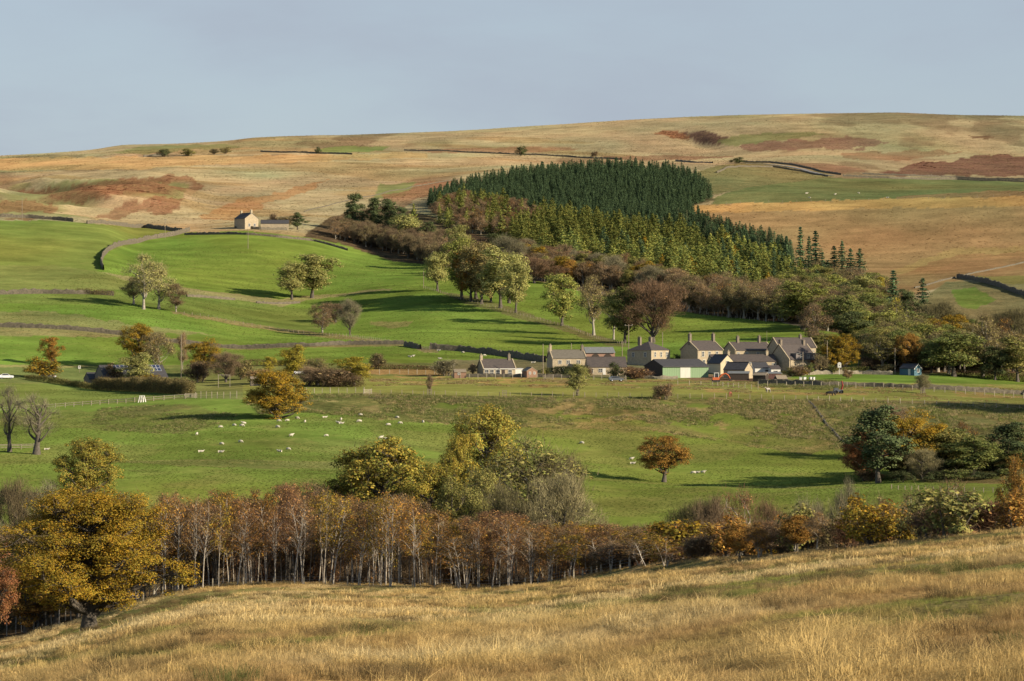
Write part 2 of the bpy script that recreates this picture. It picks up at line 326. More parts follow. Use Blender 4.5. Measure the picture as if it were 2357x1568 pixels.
# moor first, then down the hill
paint(np.ones(ZT.shape), MOOR, 0.7); paint(((Y2 > 596) & (Y2 < 1120)).astype(float), (0.124, 0.132, 0.042), 0.5)
fm = fbm(X2, Y2 * 0.5, 150, 4, 301); paint(sstep(0.42, 0.62, fm) * (Y2 > 1600), MOORP, 0.7)
fm = fbm(X2, Y2 * 0.45, 240, 3, 305); paint(sstep(0.56, 0.66, fm) * (Y2 > 1600), (0.175, 0.167, 0.069), 0.6, 0.45)
fm = fbm(X2 + Y2, Y2 * 0.8, 90, 4, 303); paint(sstep(0.57, 0.66, fm) * (Y2 > 1600) * (U2 < 1500), RUST, 0.7, 0.7)
fm = fbm(X2, Y2 * 0.25, 60, 4, 304); paint(sstep(0.60, 0.68, fm) * (Y2 > 2050), DKBR, 0.8, 0.55)
poly([(0, 372), (0, 405), (300, 390), (700, 372), (980, 362), (980, 352), (500, 358), (250, 362)], (0.37, 0.24, 0.10), 0.6, 5, a=0.7)
poly([(250, 352), (330, 338), (520, 331), (560, 338), (440, 345), (330, 356)], (0.143, 0.145, 0.058), 0.6, 4, a=0.8)
poly([(720, 347), (760, 338), (900, 336), (880, 345), (800, 352)], (0.119, 0.159, 0.046), 0.5, 3, a=0.8)
blotch([(0, 425), (120, 420), (320, 405), (440, 425), (400, 470), (200, 500), (0, 495)], (0.151, 0.154, 0.058), 70, 0.42, 0.08, 311, 0.5, a=0.8)
blotch([(0, 432), (90, 440), (290, 408), (440, 405), (470, 430), (390, 490), (230, 505), (0, 500)], BRACK, 60, 0.50, 0.09, 312, 1.0, a=0.8)
poly([(0, 470), (70, 462), (120, 470), (130, 487), (0, 492)], BRACK, 1.0, 9, a=.7)
poly([(120, 455), (180, 440), (290, 408), (400, 402), (380, 425), (290, 445), (230, 460), (170, 470)], BRACK, 1.0, 12, a=.65)
poly([(215, 500), (270, 478), (360, 450), (385, 455), (330, 485), (260, 505)], BRACK, 1.0, 9, a=.7)
poly([(330, 482), (360, 462), (415, 455), (420, 478), (350, 492)], BRACK, 1.0, 9, a=.7)
poly([(450, 500), (560, 460), (700, 425), (760, 415), (700, 440), (600, 475), (540, 505)], (0.27, 0.13, 0.05), 0.8, 8, a=0.6)
poly([(870, 425), (960, 420), (930, 450), (860, 460)], (0.138, 0.149, 0.058), 0.4, 4)
poly([(880, 455), (960, 425), (1060, 412), (1010, 440), (930, 475)], (0.185, 0.095, 0.052), 1.0, 8, a=.7)
# right hand skyline clough and heather
poly([(1500, 306), (1530, 300), (1570, 304), (1600, 318), (1560, 322)], BRACK, 1.0, 3)
poly([(1570, 306), (1625, 300), (1690, 322), (1660, 335), (1600, 325)], (0.10, 0.062, 0.045), 1.0, 4)
poly([(1640, 326), (1720, 308), (1860, 302), (1900, 310), (1760, 328), (1680, 336)], (0.143, 0.149, 0.058), 0.5, 3, a=0.85)
poly([(1712, 332), (1800, 322), (1950, 317), (2065, 328), (2000, 341), (1860, 345), (1720, 345)], (0.155, 0.085, 0.058), 1.0, 8, a=.8)
poly([(960, 345), (1150, 340), (1300, 338), (1340, 345), (1200, 352), (1000, 352)], (0.20, 0.10, 0.055), 0.8, 3, a=0.7)
poly([(1380, 360), (1560, 357), (1700, 362), (1560, 370), (1400, 368)], (0.17, 0.095, 0.055), 0.8, 3, a=0.8)
poly([(1930, 352), (2120, 345), (2220, 350), (2080, 372), (1950, 368)], (0.20, 0.115, 0.06), 0.8, 6, a=0.7)
poly([(2230, 312), (2290, 313), (2280, 320), (2240, 319)], DKBR, 0.8, 2)
poly([(2025, 398), (2120, 375), (2250, 358), (2357, 350), (2357, 408), (2200, 406), (2090, 405)], (0.130, 0.066, 0.046), 1.0, 8, a=.92)
poly([(1780, 372), (1920, 378), (2000, 395), (1930, 402), (1860, 388)], (0.17, 0.10, 0.06), 0.8, 3, a=0.8)
poly([(1600, 398), (1660, 380), (1740, 373), (1830, 385), (1925, 405), (1900, 412), (1760, 432), (1640, 448)], (0.152, 0.133, 0.058), 0.8, 2)
poly([(1640, 455), (1720, 432), (1900, 410), (2040, 412), (2357, 420), (2357, 447), (2100, 455), (1800, 466), (1640, 470)], (0.120, 0.128, 0.050), 0.6, 2)
poly([(2060, 452), (2250, 440), (2357, 436), (2357, 450), (2060, 462)], (0.21, 0.12, 0.06), 0.8, 3, a=0.7)
poly([(1580, 472), (1800, 466), (2100, 455), (2357, 447), (2357, 620), (2230, 645), (2000, 700), (1880, 690), (1700, 600)], RUST, 0.6, 2)
poly([(1580, 472), (1800, 466), (2100, 455), (2357, 447), (2357, 462), (2100, 478), (1800, 486), (1600, 490)], (0.38, 0.235, 0.085), 0.6, 5, a=0.85)
poly([(2060, 620), (2200, 570), (2357, 545), (2357, 560), (2200, 600), (2090, 660)], (0.27, 0.21, 0.08), 0.8, 7, a=0.7)
poly([(2000, 660), (2200, 585), (2357, 565), (2357, 612), (2220, 640), (2050, 700)], (0.225, 0.135, 0.062), 0.8, 6, a=0.75)
poly([(2230, 638), (2357, 614), (2357, 690), (2280, 660)], (0.175, 0.154, 0.051), 0.6, 2)
poly([(2100, 700), (2180, 650), (2250, 650), (2357, 690), (2357, 760), (2150, 760)], (0.151, 0.137, 0.063), 0.9, 4)
poly([(2190, 668), (2240, 660), (2290, 690), (2250, 712), (2200, 700)], (0.092, 0.145, 0.028), 0.5, 5, a=0.9)
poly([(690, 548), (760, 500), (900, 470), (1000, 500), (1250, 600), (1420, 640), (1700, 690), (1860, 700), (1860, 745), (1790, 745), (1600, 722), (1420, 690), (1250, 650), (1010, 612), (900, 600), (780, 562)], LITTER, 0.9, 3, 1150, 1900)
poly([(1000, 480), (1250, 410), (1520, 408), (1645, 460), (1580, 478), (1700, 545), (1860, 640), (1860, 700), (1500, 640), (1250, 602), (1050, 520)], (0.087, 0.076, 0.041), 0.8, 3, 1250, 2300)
poly([(1860, 690), (2020, 660), (2100, 700), (2160, 760), (2357, 740), (2357, 862), (2000, 858), (1960, 830), (1900, 790)], LITTER, 0.9, 3, 960, 1500)
# in-bye land on the left
HILLTOP = [(0, 505), (130, 508), (230, 516), (330, 524), (418, 534), (470, 536), (560, 530), (700, 545), (780, 560), (900, 600), (1010, 612)]
poly(HILLTOP + [(1250, 650), (1420, 690), (1600, 722), (1790, 742), (2050, 790), (2050, 845), (1700, 850), (1250, 850), (850, 840), (0, 840)], LUSH, 0.24, 1.5, 900, 1660)
poly([(0, 505), (130, 508), (230, 516), (330, 524), (418, 534), (412, 541), (330, 554), (240, 582), (224, 625), (0, 610)], (0.124, 0.145, 0.034), 0.25, 1.0, 900, 1700)
poly([(0, 610), (130, 612), (232, 626), (330, 642), (300, 668), (0, 672)], (0.143, 0.151, 0.043), 0.4, 1.5, 900, 1700)
poly([(230, 626), (310, 640), (460, 668), (540, 676), (640, 690), (700, 682), (900, 664), (900, 668), (700, 692), (640, 708), (540, 690), (440, 684), (330, 660)], (0.184, 0.162, 0.069), 0.7, 3, 900, 1700)
poly([(0, 672), (300, 672), (540, 690), (640, 705), (740, 715), (800, 735), (700, 770), (560, 752), (420, 718), (300, 702), (0, 690)], (0.114, 0.139, 0.032), 0.3, 2, 900, 1700)
poly([(0, 720), (90, 715), (170, 722), (300, 748), (500, 770), (300, 772), (140, 758), (0, 752)], (0.175, 0.154, 0.063), 0.8, 7, 900, 1700, 0.75)
poly([(395, 716), (560, 742), (640, 755), (760, 768), (850, 780), (930, 790), (920, 795), (840, 786), (700, 772), (560, 752), (400, 722)], (0.185, 0.15, 0.06), 0.9, 2, 900, 1700)
poly([(0, 748), (120, 750), (280, 762), (450, 784), (560, 800), (560, 806), (450, 800), (280, 776), (0, 762)], (0.175, 0.15, 0.06), 0.9, 3, 900, 1700)
poly([(550, 805), (700, 800), (930, 797), (930, 788), (700, 790), (560, 800)], (0.16, 0.135, 0.055), 0.9, 3, 900, 1700)
poly([(850, 740), (950, 740), (940, 752), (900, 755), (850, 748)], (0.19, 0.16, 0.06), 0.8, 3, 900, 1700, 0.8)
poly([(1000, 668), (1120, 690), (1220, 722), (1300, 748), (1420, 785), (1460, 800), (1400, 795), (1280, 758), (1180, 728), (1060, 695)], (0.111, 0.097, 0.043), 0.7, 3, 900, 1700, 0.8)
poly([(0, 838), (200, 842), (210, 848), (0, 846)], (0.20, 0.17, 0.065), 0.7, 2, 900, 1700)
# village and flat pasture
poly([(0, 846), (450, 846), (620, 838), (860, 835), (1060, 836), (1060, 868), (850, 872), (560, 880), (0, 880)], (0.110, 0.127, 0.041), 0.5, 2, 860, 1100)
poly([(840, 850), (1060, 848), (1060, 866), (840, 862)], (0.20, 0.14, 0.055), 0.9, 3, 860, 1100)
poly([(1040, 828), (1950, 828), (1950, 866), (1750, 872), (1040, 868)], (0.124, 0.115, 0.058), 0.7, 2, 860, 1100)
poly([(560, 884), (840, 866), (1060, 868), (1800, 868), (1870, 876), (2357, 902), (2357, 945), (2100, 928), (1860, 921), (1550, 915), (1100, 913), (860, 908), (700, 908), (560, 918)], PAST, 0.45, 1.5, 840, 1100)
blotch([(850, 868), (1500, 872), (2000, 880), (2357, 905), (2357, 938), (1700, 905), (1000, 885), (850, 890)], (0.26, 0.18, 0.07), 8, 0.60, 0.06, 320, 0.9, 840, 0.8, 1.6)
poly([(1560, 864), (1650, 862), (1780, 870), (1740, 878), (1600, 876)], (0.16, 0.10, 0.06), 0.8, 2, 840, 1100)
poly([(1745, 876), (1900, 874), (1990, 886), (1900, 896), (1740, 890)], (0.097, 0.093, 0.049), 1.0, 3, 840, 1100, 0.85)
poly([(1830, 862), (2060, 862), (2357, 880), (2357, 899), (2000, 880), (1870, 875), (1820, 870)], (0.105, 0.154, 0.027), 0.15, 0.6, 840, 1100)
poly([(0, 876), (200, 884), (420, 906), (440, 912), (230, 930), (0, 942)], (0.114, 0.138, 0.034), 0.25, 1.0, 840, 1100)
# the scarp and the lower field
low = (Y2 > 596) & (Y2 < 862) & (ROW > 905)
lowp = [(0, 944), (230, 931), (450, 916), (560, 920), (700, 908), (860, 908), (1100, 913), (1550, 915), (1860, 921), (2100, 928), (2357, 945), (2357, 1300), (0, 1300)]
poly(lowp, (0.112, 0.150, 0.030), 0.3, 0.8, 596, 875)
SCP = [(560, 922), (700, 908), (860, 908), (1100, 913), (1550, 915), (1860, 921), (1945, 1030), (1860, 1048), (1650, 1015), (1500, 992), (1300, 988), (1100, 980), (900, 966), (700, 950), (600, 955)]
blotch(SCP, (0.114, 0.112, 0.039), 14, 0.44, 0.10, 330, 0.9, 596, 0.9, 1.5)
blotch(SCP, (0.23, 0.18, 0.075), 6, 0.62, 0.05, 331, 1.0, 596, 0.8, 1.5)
poly([(850, 910), (1100, 914), (1280, 917), (1280, 928), (1000, 926), (850, 918)], (0.100, 0.088, 0.046), 1.0, 3, 596, 875, 0.8)
poly([(1858, 919), (2357, 938), (2357, 1130), (2120, 1110), (1950, 1040), (1890, 960)], (0.130, 0.112, 0.043), 0.9, 2, 596, 875)
blotch([(1858, 919), (2357, 938), (2357, 1100), (2120, 1110), (1950, 1040)], (0.100, 0.110, 0.041), 9, 0.52, 0.08, 333, 0.9, 596, 0.8, 1.5)
poly([(0, 955), (230, 945), (450, 935), (560, 965), (420, 1000), (180, 985)], (0.114, 0.124, 0.034), 0.6, 8, 596, 875, 0.75)
poly([(230, 955), (300, 935), (420, 930), (440, 940), (300, 962)], (0.145, 0.115, 0.05), 0.8, 5, 596, 875, 0.5)
blotch([(0, 960), (2000, 960), (2300, 1200), (0, 1200)], (0.151, 0.145, 0.046), 22, 0.57, 0.07, 335, 0.6, 596, 0.4, 1.3)
poly([(250, 1062), (500, 1058), (900, 1066), (1000, 1076), (700, 1080), (400, 1072)], (0.138, 0.123, 0.049), 0.7, 4, 596, 875, 0.55)
poly([(1330, 1085), (1500, 1078), (1650, 1105), (1600, 1120), (1350, 1105)], (0.119, 0.145, 0.030), 0.4, 5, 596, 875, 0.6)
# sheep tracks, old furrows and tractor lines
def track(pts, half, col, a, d0=600, d1=1700):
    us = np.array([p[0] for p in pts], float); rr = np.array([p[1] for p in pts], float); r = pchip(us, rr, np.clip(UU, us[0], us[-1]))[:, None] + 1.6 * (fbm(X2, Y2, 14, 2, int(us[0])) - .5)
    m = np.exp(-((ROW - r) / half) ** 2) * ((U2 >= us[0]) & (U2 <= us[-1]) & (Y2 > d0) & (Y2 < d1)) * sstep(0.30, 0.55, fbm(X2, Y2 * .3, 30, 3, int(rr[0]))); paint(m, col, 0.7, a)
DG = (0.085, 0.100, 0.026); TNG = (0.185, 0.170, 0.060)
for pts, hw, c, a in (([(280, 1082), (500, 1091), (700, 1090), (1000, 1079)], 1.5, DG, .8), ([(240, 1062), (520, 1060), (800, 1066), (1000, 1066)], 1.3, TNG, .7), ([(420, 1024), (700, 1016), (1020, 1030)], 1.2, DG, .5), ([(1330, 1100), (1500, 1112), (1700, 1122), (2000, 1122)], 1.4, TNG, .6), ([(1250, 990), (1450, 985), (1640, 1008), (1850, 1046)], 1.4, TNG, .7), ([(1300, 1030), (1500, 1028), (1800, 1060)], 1.2, DG, .5), ([(0, 1085), (140, 1078), (330, 1092)], 1.3, DG, .6)): track(pts, hw, c, a)
for k in range(13): track([(300 + 22 * k, 588 + 8 * k), (620, 582 + 8.5 * k), (900, 614 + 8.5 * k), (1150, 660 + 8 * k), (1380 + 5 * k, 716 + 6 * k)], 1.0, DG if k % 2 else (0.125, 0.158, 0.034), .42, 1050, 1660)
for k in range(5): track([(0, 772 + 11 * k), (300, 786 + 10 * k), (620, 810 + 5 * k), (930, 803 + 6 * k)], 1.0, DG if k % 2 else (0.125, 0.158, 0.034), .35, 1000, 1300)
for k in range(6): track([(0, 886 + 8 * k), (200, 896 + 6 * k), (420, 909 + 2 * k)], .9, DG, .3, 840, 1000)
poly([(955, 800), (1000, 802), (1010, 812), (960, 810)], (0.17, 0.125, 0.07), 0.8, 3, 900, 1300, .8); poly([(1240, 872), (1345, 874), (1350, 880), (1250, 879)], (0.18, 0.14, 0.07), 0.8, 3, 840, 1100, .7); poly([(820, 903), (870, 905), (880, 913), (830, 912)], (0.18, 0.145, 0.07), 0.8, 3, 800, 1100, .6)
# valley floor and the straw field this side of it
paint(((Y2 <= 604) & (Y2 > DCU + 6)).astype(float), LITTER, 0.9)
mott = fbm(X2, Y2 * .6, 34, 4, 360); mot2 = fbm(X2 * .4 + Y2 * .1, Y2, 9, 4, 361); GCOL *= (1 + ((mott - .5) * .55 + (mot2 - .5) * .6) * (Y2 > 600))[..., None]
GCOL[..., 0] *= 1 + (fbm(X2, Y2 * .5, 60, 3, 362) - .5) * .45 * (Y2 > 600)
fr = sstep(1.0, 0.985, Y2 / (DCU + 8.0)); paint(fr, STRAW, 0.9)
f1 = fbm(X2, Y2 * 0.7, 7, 4, 341); f2 = fbm(X2, Y2 * 0.5, 26, 3, 342)
paint(fr * sstep(0.50, 0.66, f2), (0.43, 0.32, 0.145), 0.9, 0.7)
paint(fr * sstep(0.54, 0.66, fbm(X2, Y2 * .6, 15, 3, 343)), (0.25, 0.145, 0.06), 0.9, 0.7)
# damp green runnel across the straw field, and the green bank behind it
def rill(u): return np.interp(u, [-700, 0, 300, 600, 900, 1100, 1400, 1650, 1900, 2100, 2357, 3000], [1545, 1530, 1512, 1490, 1455, 1438, 1402, 1376, 1342, 1325, 1305, 1260])
gr = np.exp(-((ROW - rill(U2) - 6 * (f1 - .5)) / (6.5 + 4 * f2)) ** 2) * sstep(0.38, 0.55, fbm(X2, Y2, 6, 3, 344))
GRUN = np.clip(fr * gr * 1.5, 0, 1); paint(GRUN, (0.097, 0.132, 0.026), 0.8, 0.9)
bank = fr * inpoly([(-900, 1520), (60, 1482), (120, 1462), (210, 1436), (300, 1406), (400, 1380), (520, 1363), (560, 1366), (430, 1404), (320, 1432), (200, 1462), (60, 1490), (-900, 1540)], U2 + eu * 14, ROW + ev * 7)
paint(bank, (0.114, 0.137, 0.034), 0.8, 0.85)
crs = fr * sstep(0.50, 0.64, fbm(X2, Y2 * .5, 9, 3, 345)) * sstep(1580, 1300, ROW); crs = np.clip(crs * 1.4, 0, 1); paint(crs, (0.143, 0.140, 0.051), 0.9, 0.75)
GREENF = np.clip(GRUN + bank * 0.85 + crs * 0.8, 0, 1)
def gsample(field, x, y):
    u = CX + FL * x / y; i = np.clip(np.rint((u - UU[0]) / (UU[1] - UU[0])).astype(int), 0, NU - 1); j = np.clip(np.searchsorted(DD, y), 0, ND - 1)
    return field[i, j]
def mat_ground():
    m, t = mat_new('ground_sward'); L = t.links.new
    out = nd(t, 'ShaderNodeOutputMaterial'); at = nd(t, 'ShaderNodeAttribute', attribute_name='sward'); rg = nd(t, 'ShaderNodeAttribute', attribute_name='roughness_of_growth')
    geo = nd(t, 'ShaderNodeNewGeometry')
    def noise(scale, det=6, ro=0.6):
        n = nd(t, 'ShaderNodeTexNoise'); L(geo.outputs['Position'], n.inputs['Vector']); n.inputs['Scale'].default_value = scale; n.inputs['Detail'].default_value = det; n.inputs['Roughness'].default_value = ro; return n.outputs['Fac']
    n1 = noise(0.55, 6, 0.7); n2 = noise(3.0, 4, 0.7); n3 = noise(0.07, 4, 0.6); n4 = noise(0.22, 3, 0.6)
    def mr(src, a, b, c, d, sm=True):
        r = nd(t, 'ShaderNodeMapRange', inp={1: a, 2: b, 3: c, 4: d}); L(src, r.inputs[0])
        if sm: r.interpolation_type = 'SMOOTHSTEP'
        return r.outputs[0]
    def mth(op, a, b):
        n = nd(t, 'ShaderNodeMath', operation=op)
        for k, v in ((0, a), (1, b)):
            if isinstance(v, (int, float)): n.inputs[k].default_value = v
            else: L(v, n.inputs[k])
        return n.outputs[0]
    ro = rg.outputs['Fac']
    # brightness of the growth: coarse + fine, stronger on rough ground
    va = mth('ADD', mth('MULTIPLY', mr(n1, 0.25, 0.75, -1, 1, False), 0.55), mth('MULTIPLY', mr(n2, 0.25, 0.75, -1, 1, False), 0.45))
    vb = mth('ADD', mth('MULTIPLY', mth('MULTIPLY', va, ro), 0.75), mth('MULTIPLY', va, 0.10))
    vc = mth('ADD', mth('ADD', vb, 1.0), mr(n3, 0.3, 0.7, -0.13, 0.13))
    mul = nd(t, 'ShaderNodeVectorMath', operation='SCALE'); L(at.outputs['Color'], mul.inputs[0]); L(mth('MAXIMUM', vc, 0.25), mul.inputs['Scale'])
    # drier tufts
    dry = nd(t, 'ShaderNodeMix', data_type='RGBA'); L(mul.outputs[0], dry.inputs['A']); dry.inputs['B'].default_value = (0.30, 0.22, 0.09, 1)
    L(mth('MULTIPLY', mth('MULTIPLY', mr(n4, 0.48, 0.70, 0, 0.55), mr(n1, 0.4, 0.65, 0.2, 1)), mth('ADD', mth('MULTIPLY', ro, 0.9), 0.06)), dry.inputs[0])
    b = nd(t, 'ShaderNodeBsdfDiffuse'); L(dry.outputs['Result'], b.inputs[0]); b.inputs['Roughness'].default_value = 1.0
    bp = nd(t, 'ShaderNodeBump'); bp.inputs['Distance'].default_value = 0.5; L(mth('ADD', mth('MULTIPLY', ro, 0.85), 0.10), bp.inputs['Strength'])
    L(mth('ADD', mth('MULTIPLY', n1, 0.9), mth('MULTIPLY', n2, 0.25)), bp.inputs['Height']); L(bp.outputs[0], b.inputs['Normal']); L(b.outputs[0], out.inputs[0]); return m
def build_ground():
    mb = MB(); V = np.stack([X2, Y2, ZT], -1).reshape(-1, 3)
    i = np.arange(NU - 1)[:, None] * ND; j = np.arange(ND - 1)[None, :]
    Q = np.stack([i + j, i + ND + j, i + ND + j + 1, i + j + 1], -1).reshape(-1, 4)
    mb.add(V, Q); me = mb.mesh('ground', [mat_ground()], smooth=True)
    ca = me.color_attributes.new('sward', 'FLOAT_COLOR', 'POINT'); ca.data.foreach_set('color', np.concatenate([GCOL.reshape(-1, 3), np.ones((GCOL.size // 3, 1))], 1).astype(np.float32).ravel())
    ra = me.attributes.new('roughness_of_growth', 'FLOAT', 'POINT'); ra.data.foreach_set('value', GRGH.astype(np.float32).ravel())
    o = link('ground', me); o['kind'] = 'structure'; o['label'] = 'rolling farmland rising from a straw field to the moor skyline'; return o
build_ground()
# ------------------------------------------------------------------ trees: trunk with limbs + a crown of many small leaves and twigs
def unit(v): return v / (np.linalg.norm(v, axis=-1, keepdims=True) + 1e-9)
def quads_at(mb, P, N, size, rng, asp=0.75, mat=0):
    """one small leaf spray per point P, facing N"""
    n = len(P); r = unit(rng.normal(size=(n, 3))); A = unit(np.cross(N, r)); B = np.cross(N, A)
    s = (size * rng.uniform(0.6, 1.35, n))[:, None] * 0.5; A = A * s; B = B * s * asp
    bend = N * s * rng.uniform(-0.35, 0.35, n)[:, None]
    V = np.stack([P - A - B * 0.4, P - B + bend, P + A + B * 0.3, P + B - bend], 1).reshape(-1, 3)
    mb.add(V, np.arange(n * 4).reshape(-1, 4), None, mat)
def twigs_at(mb, P, D, length, width, rng, mat=1):
    n = len(P); r = unit(rng.normal(size=(n, 3))); A = unit(np.cross(D, r)); l = (length * rng.uniform(0.5, 1.3, n))[:, None]; w = (width * rng.uniform(0.6, 1.3, n))[:, None]
    V = np.stack([P - A * w * 0.5, P + A * w * 0.5, P + D * l + A * l * 0.12 * rng.normal(size=(n, 1))], 1).reshape(-1, 3)
    mb.add(V, None, np.arange(n * 3).reshape(-1, 3), mat)
def curve(p0, p1, bend, k=5):
    t = np.linspace(0, 1, k)[:, None]; return p0 * (1 - t) + p1 * t + bend * (4 * t * (1 - t))
def make_tree(seed, H=12, R=4.5, cb=0.25, lobes=14, cpl=9, leaves=20, leaf=0.4, twigs=0, tlen=1.0, twid=0.06, rt=0.28, irr=0.35, flat=0.65, crad=0.75, top=0.5, lean=0.0, upright=0.0, bark=None, lr=0.42, lowfac=1.0, stems=1, needle=False, hp=1.0):
    rng = np.random.default_rng(seed); tr = MB(); cr = MB()
    Cz = H * (cb + 1) / 2; Hz = H * (1 - cb) / 2
    LP, LO = [], []
    trunks = []
    for s in range(stems):
        a = rng.uniform(0, 6.28); off = np.array([math.cos(a), math.sin(a), 0]) * (0.0 if stems == 1 else 0.25 + 0.2 * s); ht = H * (0.62 + 0.12 * rng.random())
        k = 7; t = np.linspace(0, 1, k)[:, None]; tip = np.array([lean * H + rng.normal() * .03 * H + (off[0] * 3), rng.normal() * .03 * H + off[1] * 3, ht])
        P = off * (1 - t) + tip * t + rng.normal(size=(k, 3)) * np.array([.012 * H, .012 * H, 0]) * t
        rad = rt * (1 - 0.8 * t[:, 0]); rad[0] *= 1.45
        P[0, 2] -= 0.5; tr.tube(P, rad, 7); trunks.append(P)
    gold = math.pi * (3 - math.sqrt(5))
    for i in range(lobes):
        f = (i + 0.5) / lobes; zz = 1 - 2 * f; zz = zz * 0.95 + rng.normal() * .08; az = i * gold + rng.normal() * 0.35
        h = math.sqrt(max(0, 1 - min(1, zz * zz))) ** hp
        # crown outline: fuller low down or high up by 'top'
        zf = (zz + 1) / 2; wid = (1 - abs(zf - top) ** 2.2 * 1.1)
        rr = R * (0.60 + irr * rng.uniform(-0.7, 0.55)) * h * wid
        if i % 3 == 2: rr *= 0.45
        c = np.array([math.cos(az) * rr + lean * H * zf, math.sin(az) * rr, Cz + zz * Hz * (0.74 + irr * rng.uniform(-0.35, 0.3))])
        lrad = R * lr * rng.uniform(0.75, 1.25)
        T = trunks[i % len(trunks)]; zt_ = max(H * cb * 0.55, min(c[2] - H * (0.08 + 0.25 * upright) - 0.35 * rr, T[-1, 2] * .98)); kk = np.interp(zt_, T[:, 2], np.arange(len(T))); i0 = int(min(kk, len(T) - 2)); p0 = T[i0] + (T[i0 + 1] - T[i0]) * (kk - i0)
        bend = np.array([c[0] - p0[0], c[1] - p0[1], 0]) * (0.12 - 0.25 * upright) + rng.normal(size=3) * 0.03 * H; r0 = rt * (0.55 - 0.3 * zt_ / H)
        tr.tube(curve(p0, c, bend), np.linspace(r0, r0 * 0.22, 5), 5)
        d = unit(rng.normal(size=(cpl, 3)) + np.array([0, 0, 0.35]) + unit(c - np.array([lean * H * .5, 0, H * cb * lowfac]))[None] * 0.5)
        q = c + d * lrad * rng.uniform(0.45, 1.0, (cpl, 1)) * np.array([1, 1, 0.8])
        for b in q: tr.tube(curve(c, b, rng.normal(size=3) * .12, 3), [r0 * .24, r0 * .15, r0 * .06], 3, cap=False)
        LP.append(q); LO.append(d)
    LP = np.concatenate(LP); LO = np.concatenate(LO); n = len(LP); org = np.array([lean * H * 0.4, 0, H * cb * 0.8])
    if leaves:
        k = int(leaves); cs = crad * rng.uniform(0.6, 1.3, n); idx = np.repeat(np.arange(n), k); g = rng.normal(size=(n * k, 3)); g /= np.maximum(1, np.linalg.norm(g, axis=1, keepdims=True) / 1.5)
        P = LP[idx] + g * (cs[idx][:, None]) * np.array([0.75, 0.75, flat * 0.75])
        N = unit(unit(g) * 0.55 + unit(LP[idx] - org) * 0.45 + np.array([0, 0, 0.35]) + rng.normal(size=g.shape) * 0.26)
        P[:, 2] = np.maximum(P[:, 2], 0.15); quads_at(cr, P, N, leaf, rng)
    if twigs:
        k = int(twigs); idx = np.repeat(np.arange(n), k); out = unit(LP[idx] - org)
        D = unit(out * 0.8 + np.array([0, 0, 0.18 + 0.35 * upright]) + rng.normal(size=(n * k, 3)) * 0.55)
        P = LP[idx] + rng.normal(size=(n * k, 3)) * crad * 0.55 - out * tlen * 0.35; twigs_at(cr, P, D, tlen, twid, rng)
    H, R = extent(cr); return tr.mesh('trunk', [bark or BARK], True), cr.mesh('crown', [NEEDLE if needle else LEAF, TWIG]), H, R
def extent(cr):
    v = np.concatenate(cr.v); c = np.median(v[:, :2], axis=0); return float(np.quantile(v[:, 2], 0.995)), float(np.quantile(np.abs(v[:, 0] - c[0]), 0.975))
def make_birch(seed, H=13, leaves=6, twigs=26, R=2.1, bend=0.07, pale=True, thick=1.0):
    rng = np.random.default_rng(seed); tr = MB(); cr = MB(); ns = 1 if rng.random() < 0.72 else 2
    LP = []
    for s in range(ns):
        k = 9; t = np.linspace(0, 1, k); lx, ly = rng.normal() * bend * H, rng.normal() * bend * .6 * H; w = rng.normal() * 0.25; ph = rng.uniform(0, 6)
        P = np.stack([lx * t ** 1.2 + w * np.sin(t * 7 + ph) * t + s * 0.25, ly * t + 0.2 * np.sin(t * 5 + ph) * t, H * t * (0.95 if s == 0 else 0.85)], 1); P[0, 2] = -0.5
        tr.tube(P, (0.095 if pale else 0.07) * thick * (1 - 0.84 * t) * (1.0 if s == 0 else 0.8) * rng.uniform(0.85, 1.2), 6)
        m = 26
        for i in range(m):
            f = 0.34 + 0.64 * (i + rng.random()) / m; p0 = np.array([np.interp(f, t, P[:, a]) for a in range(3)])
            az = rng.uniform(0, 6.28); L = R * (0.35 + 0.75 * math.sin(min(1, (1.03 - f) / 0.5) * 1.5)) * rng.uniform(0.6, 1.2)
            up = L * rng.uniform(0.5, 1.1); e = p0 + np.array([math.cos(az) * L, math.sin(az) * L, up]); b = curve(p0, e, np.array([0, 0, 0.25 * L]), 4)
            tr.tube(b, np.linspace(0.035 * (1.1 - f) + .012, 0.008, 4), 3, cap=False)
            LP += [b[2], b[3], e + rng.normal(size=3) * .3]
    LP = np.array(LP); n = len(LP)
    idx = np.repeat(np.arange(n), twigs); D = unit(rng.normal(size=(n * twigs, 3)) * 0.75 + np.array([0, 0, 0.25]) + unit(LP[idx] * np.array([1, 1, 0])) * 0.4)
    twigs_at(cr, LP[idx] + rng.normal(size=(n * twigs, 3)) * 0.22, D, 0.75, 0.028, rng)
    if leaves:
        idx = np.repeat(np.arange(n), leaves); g = rng.normal(size=(n * leaves, 3)); quads_at(cr, LP[idx] + g * 0.36, unit(g + np.array([0, 0, .4])), 0.24, rng)
    H, R = extent(cr); return tr.mesh('trunk', [BARK_BIRCH if pale else BARK], True), cr.mesh('crown', [LEAF, TWIG]), H, R
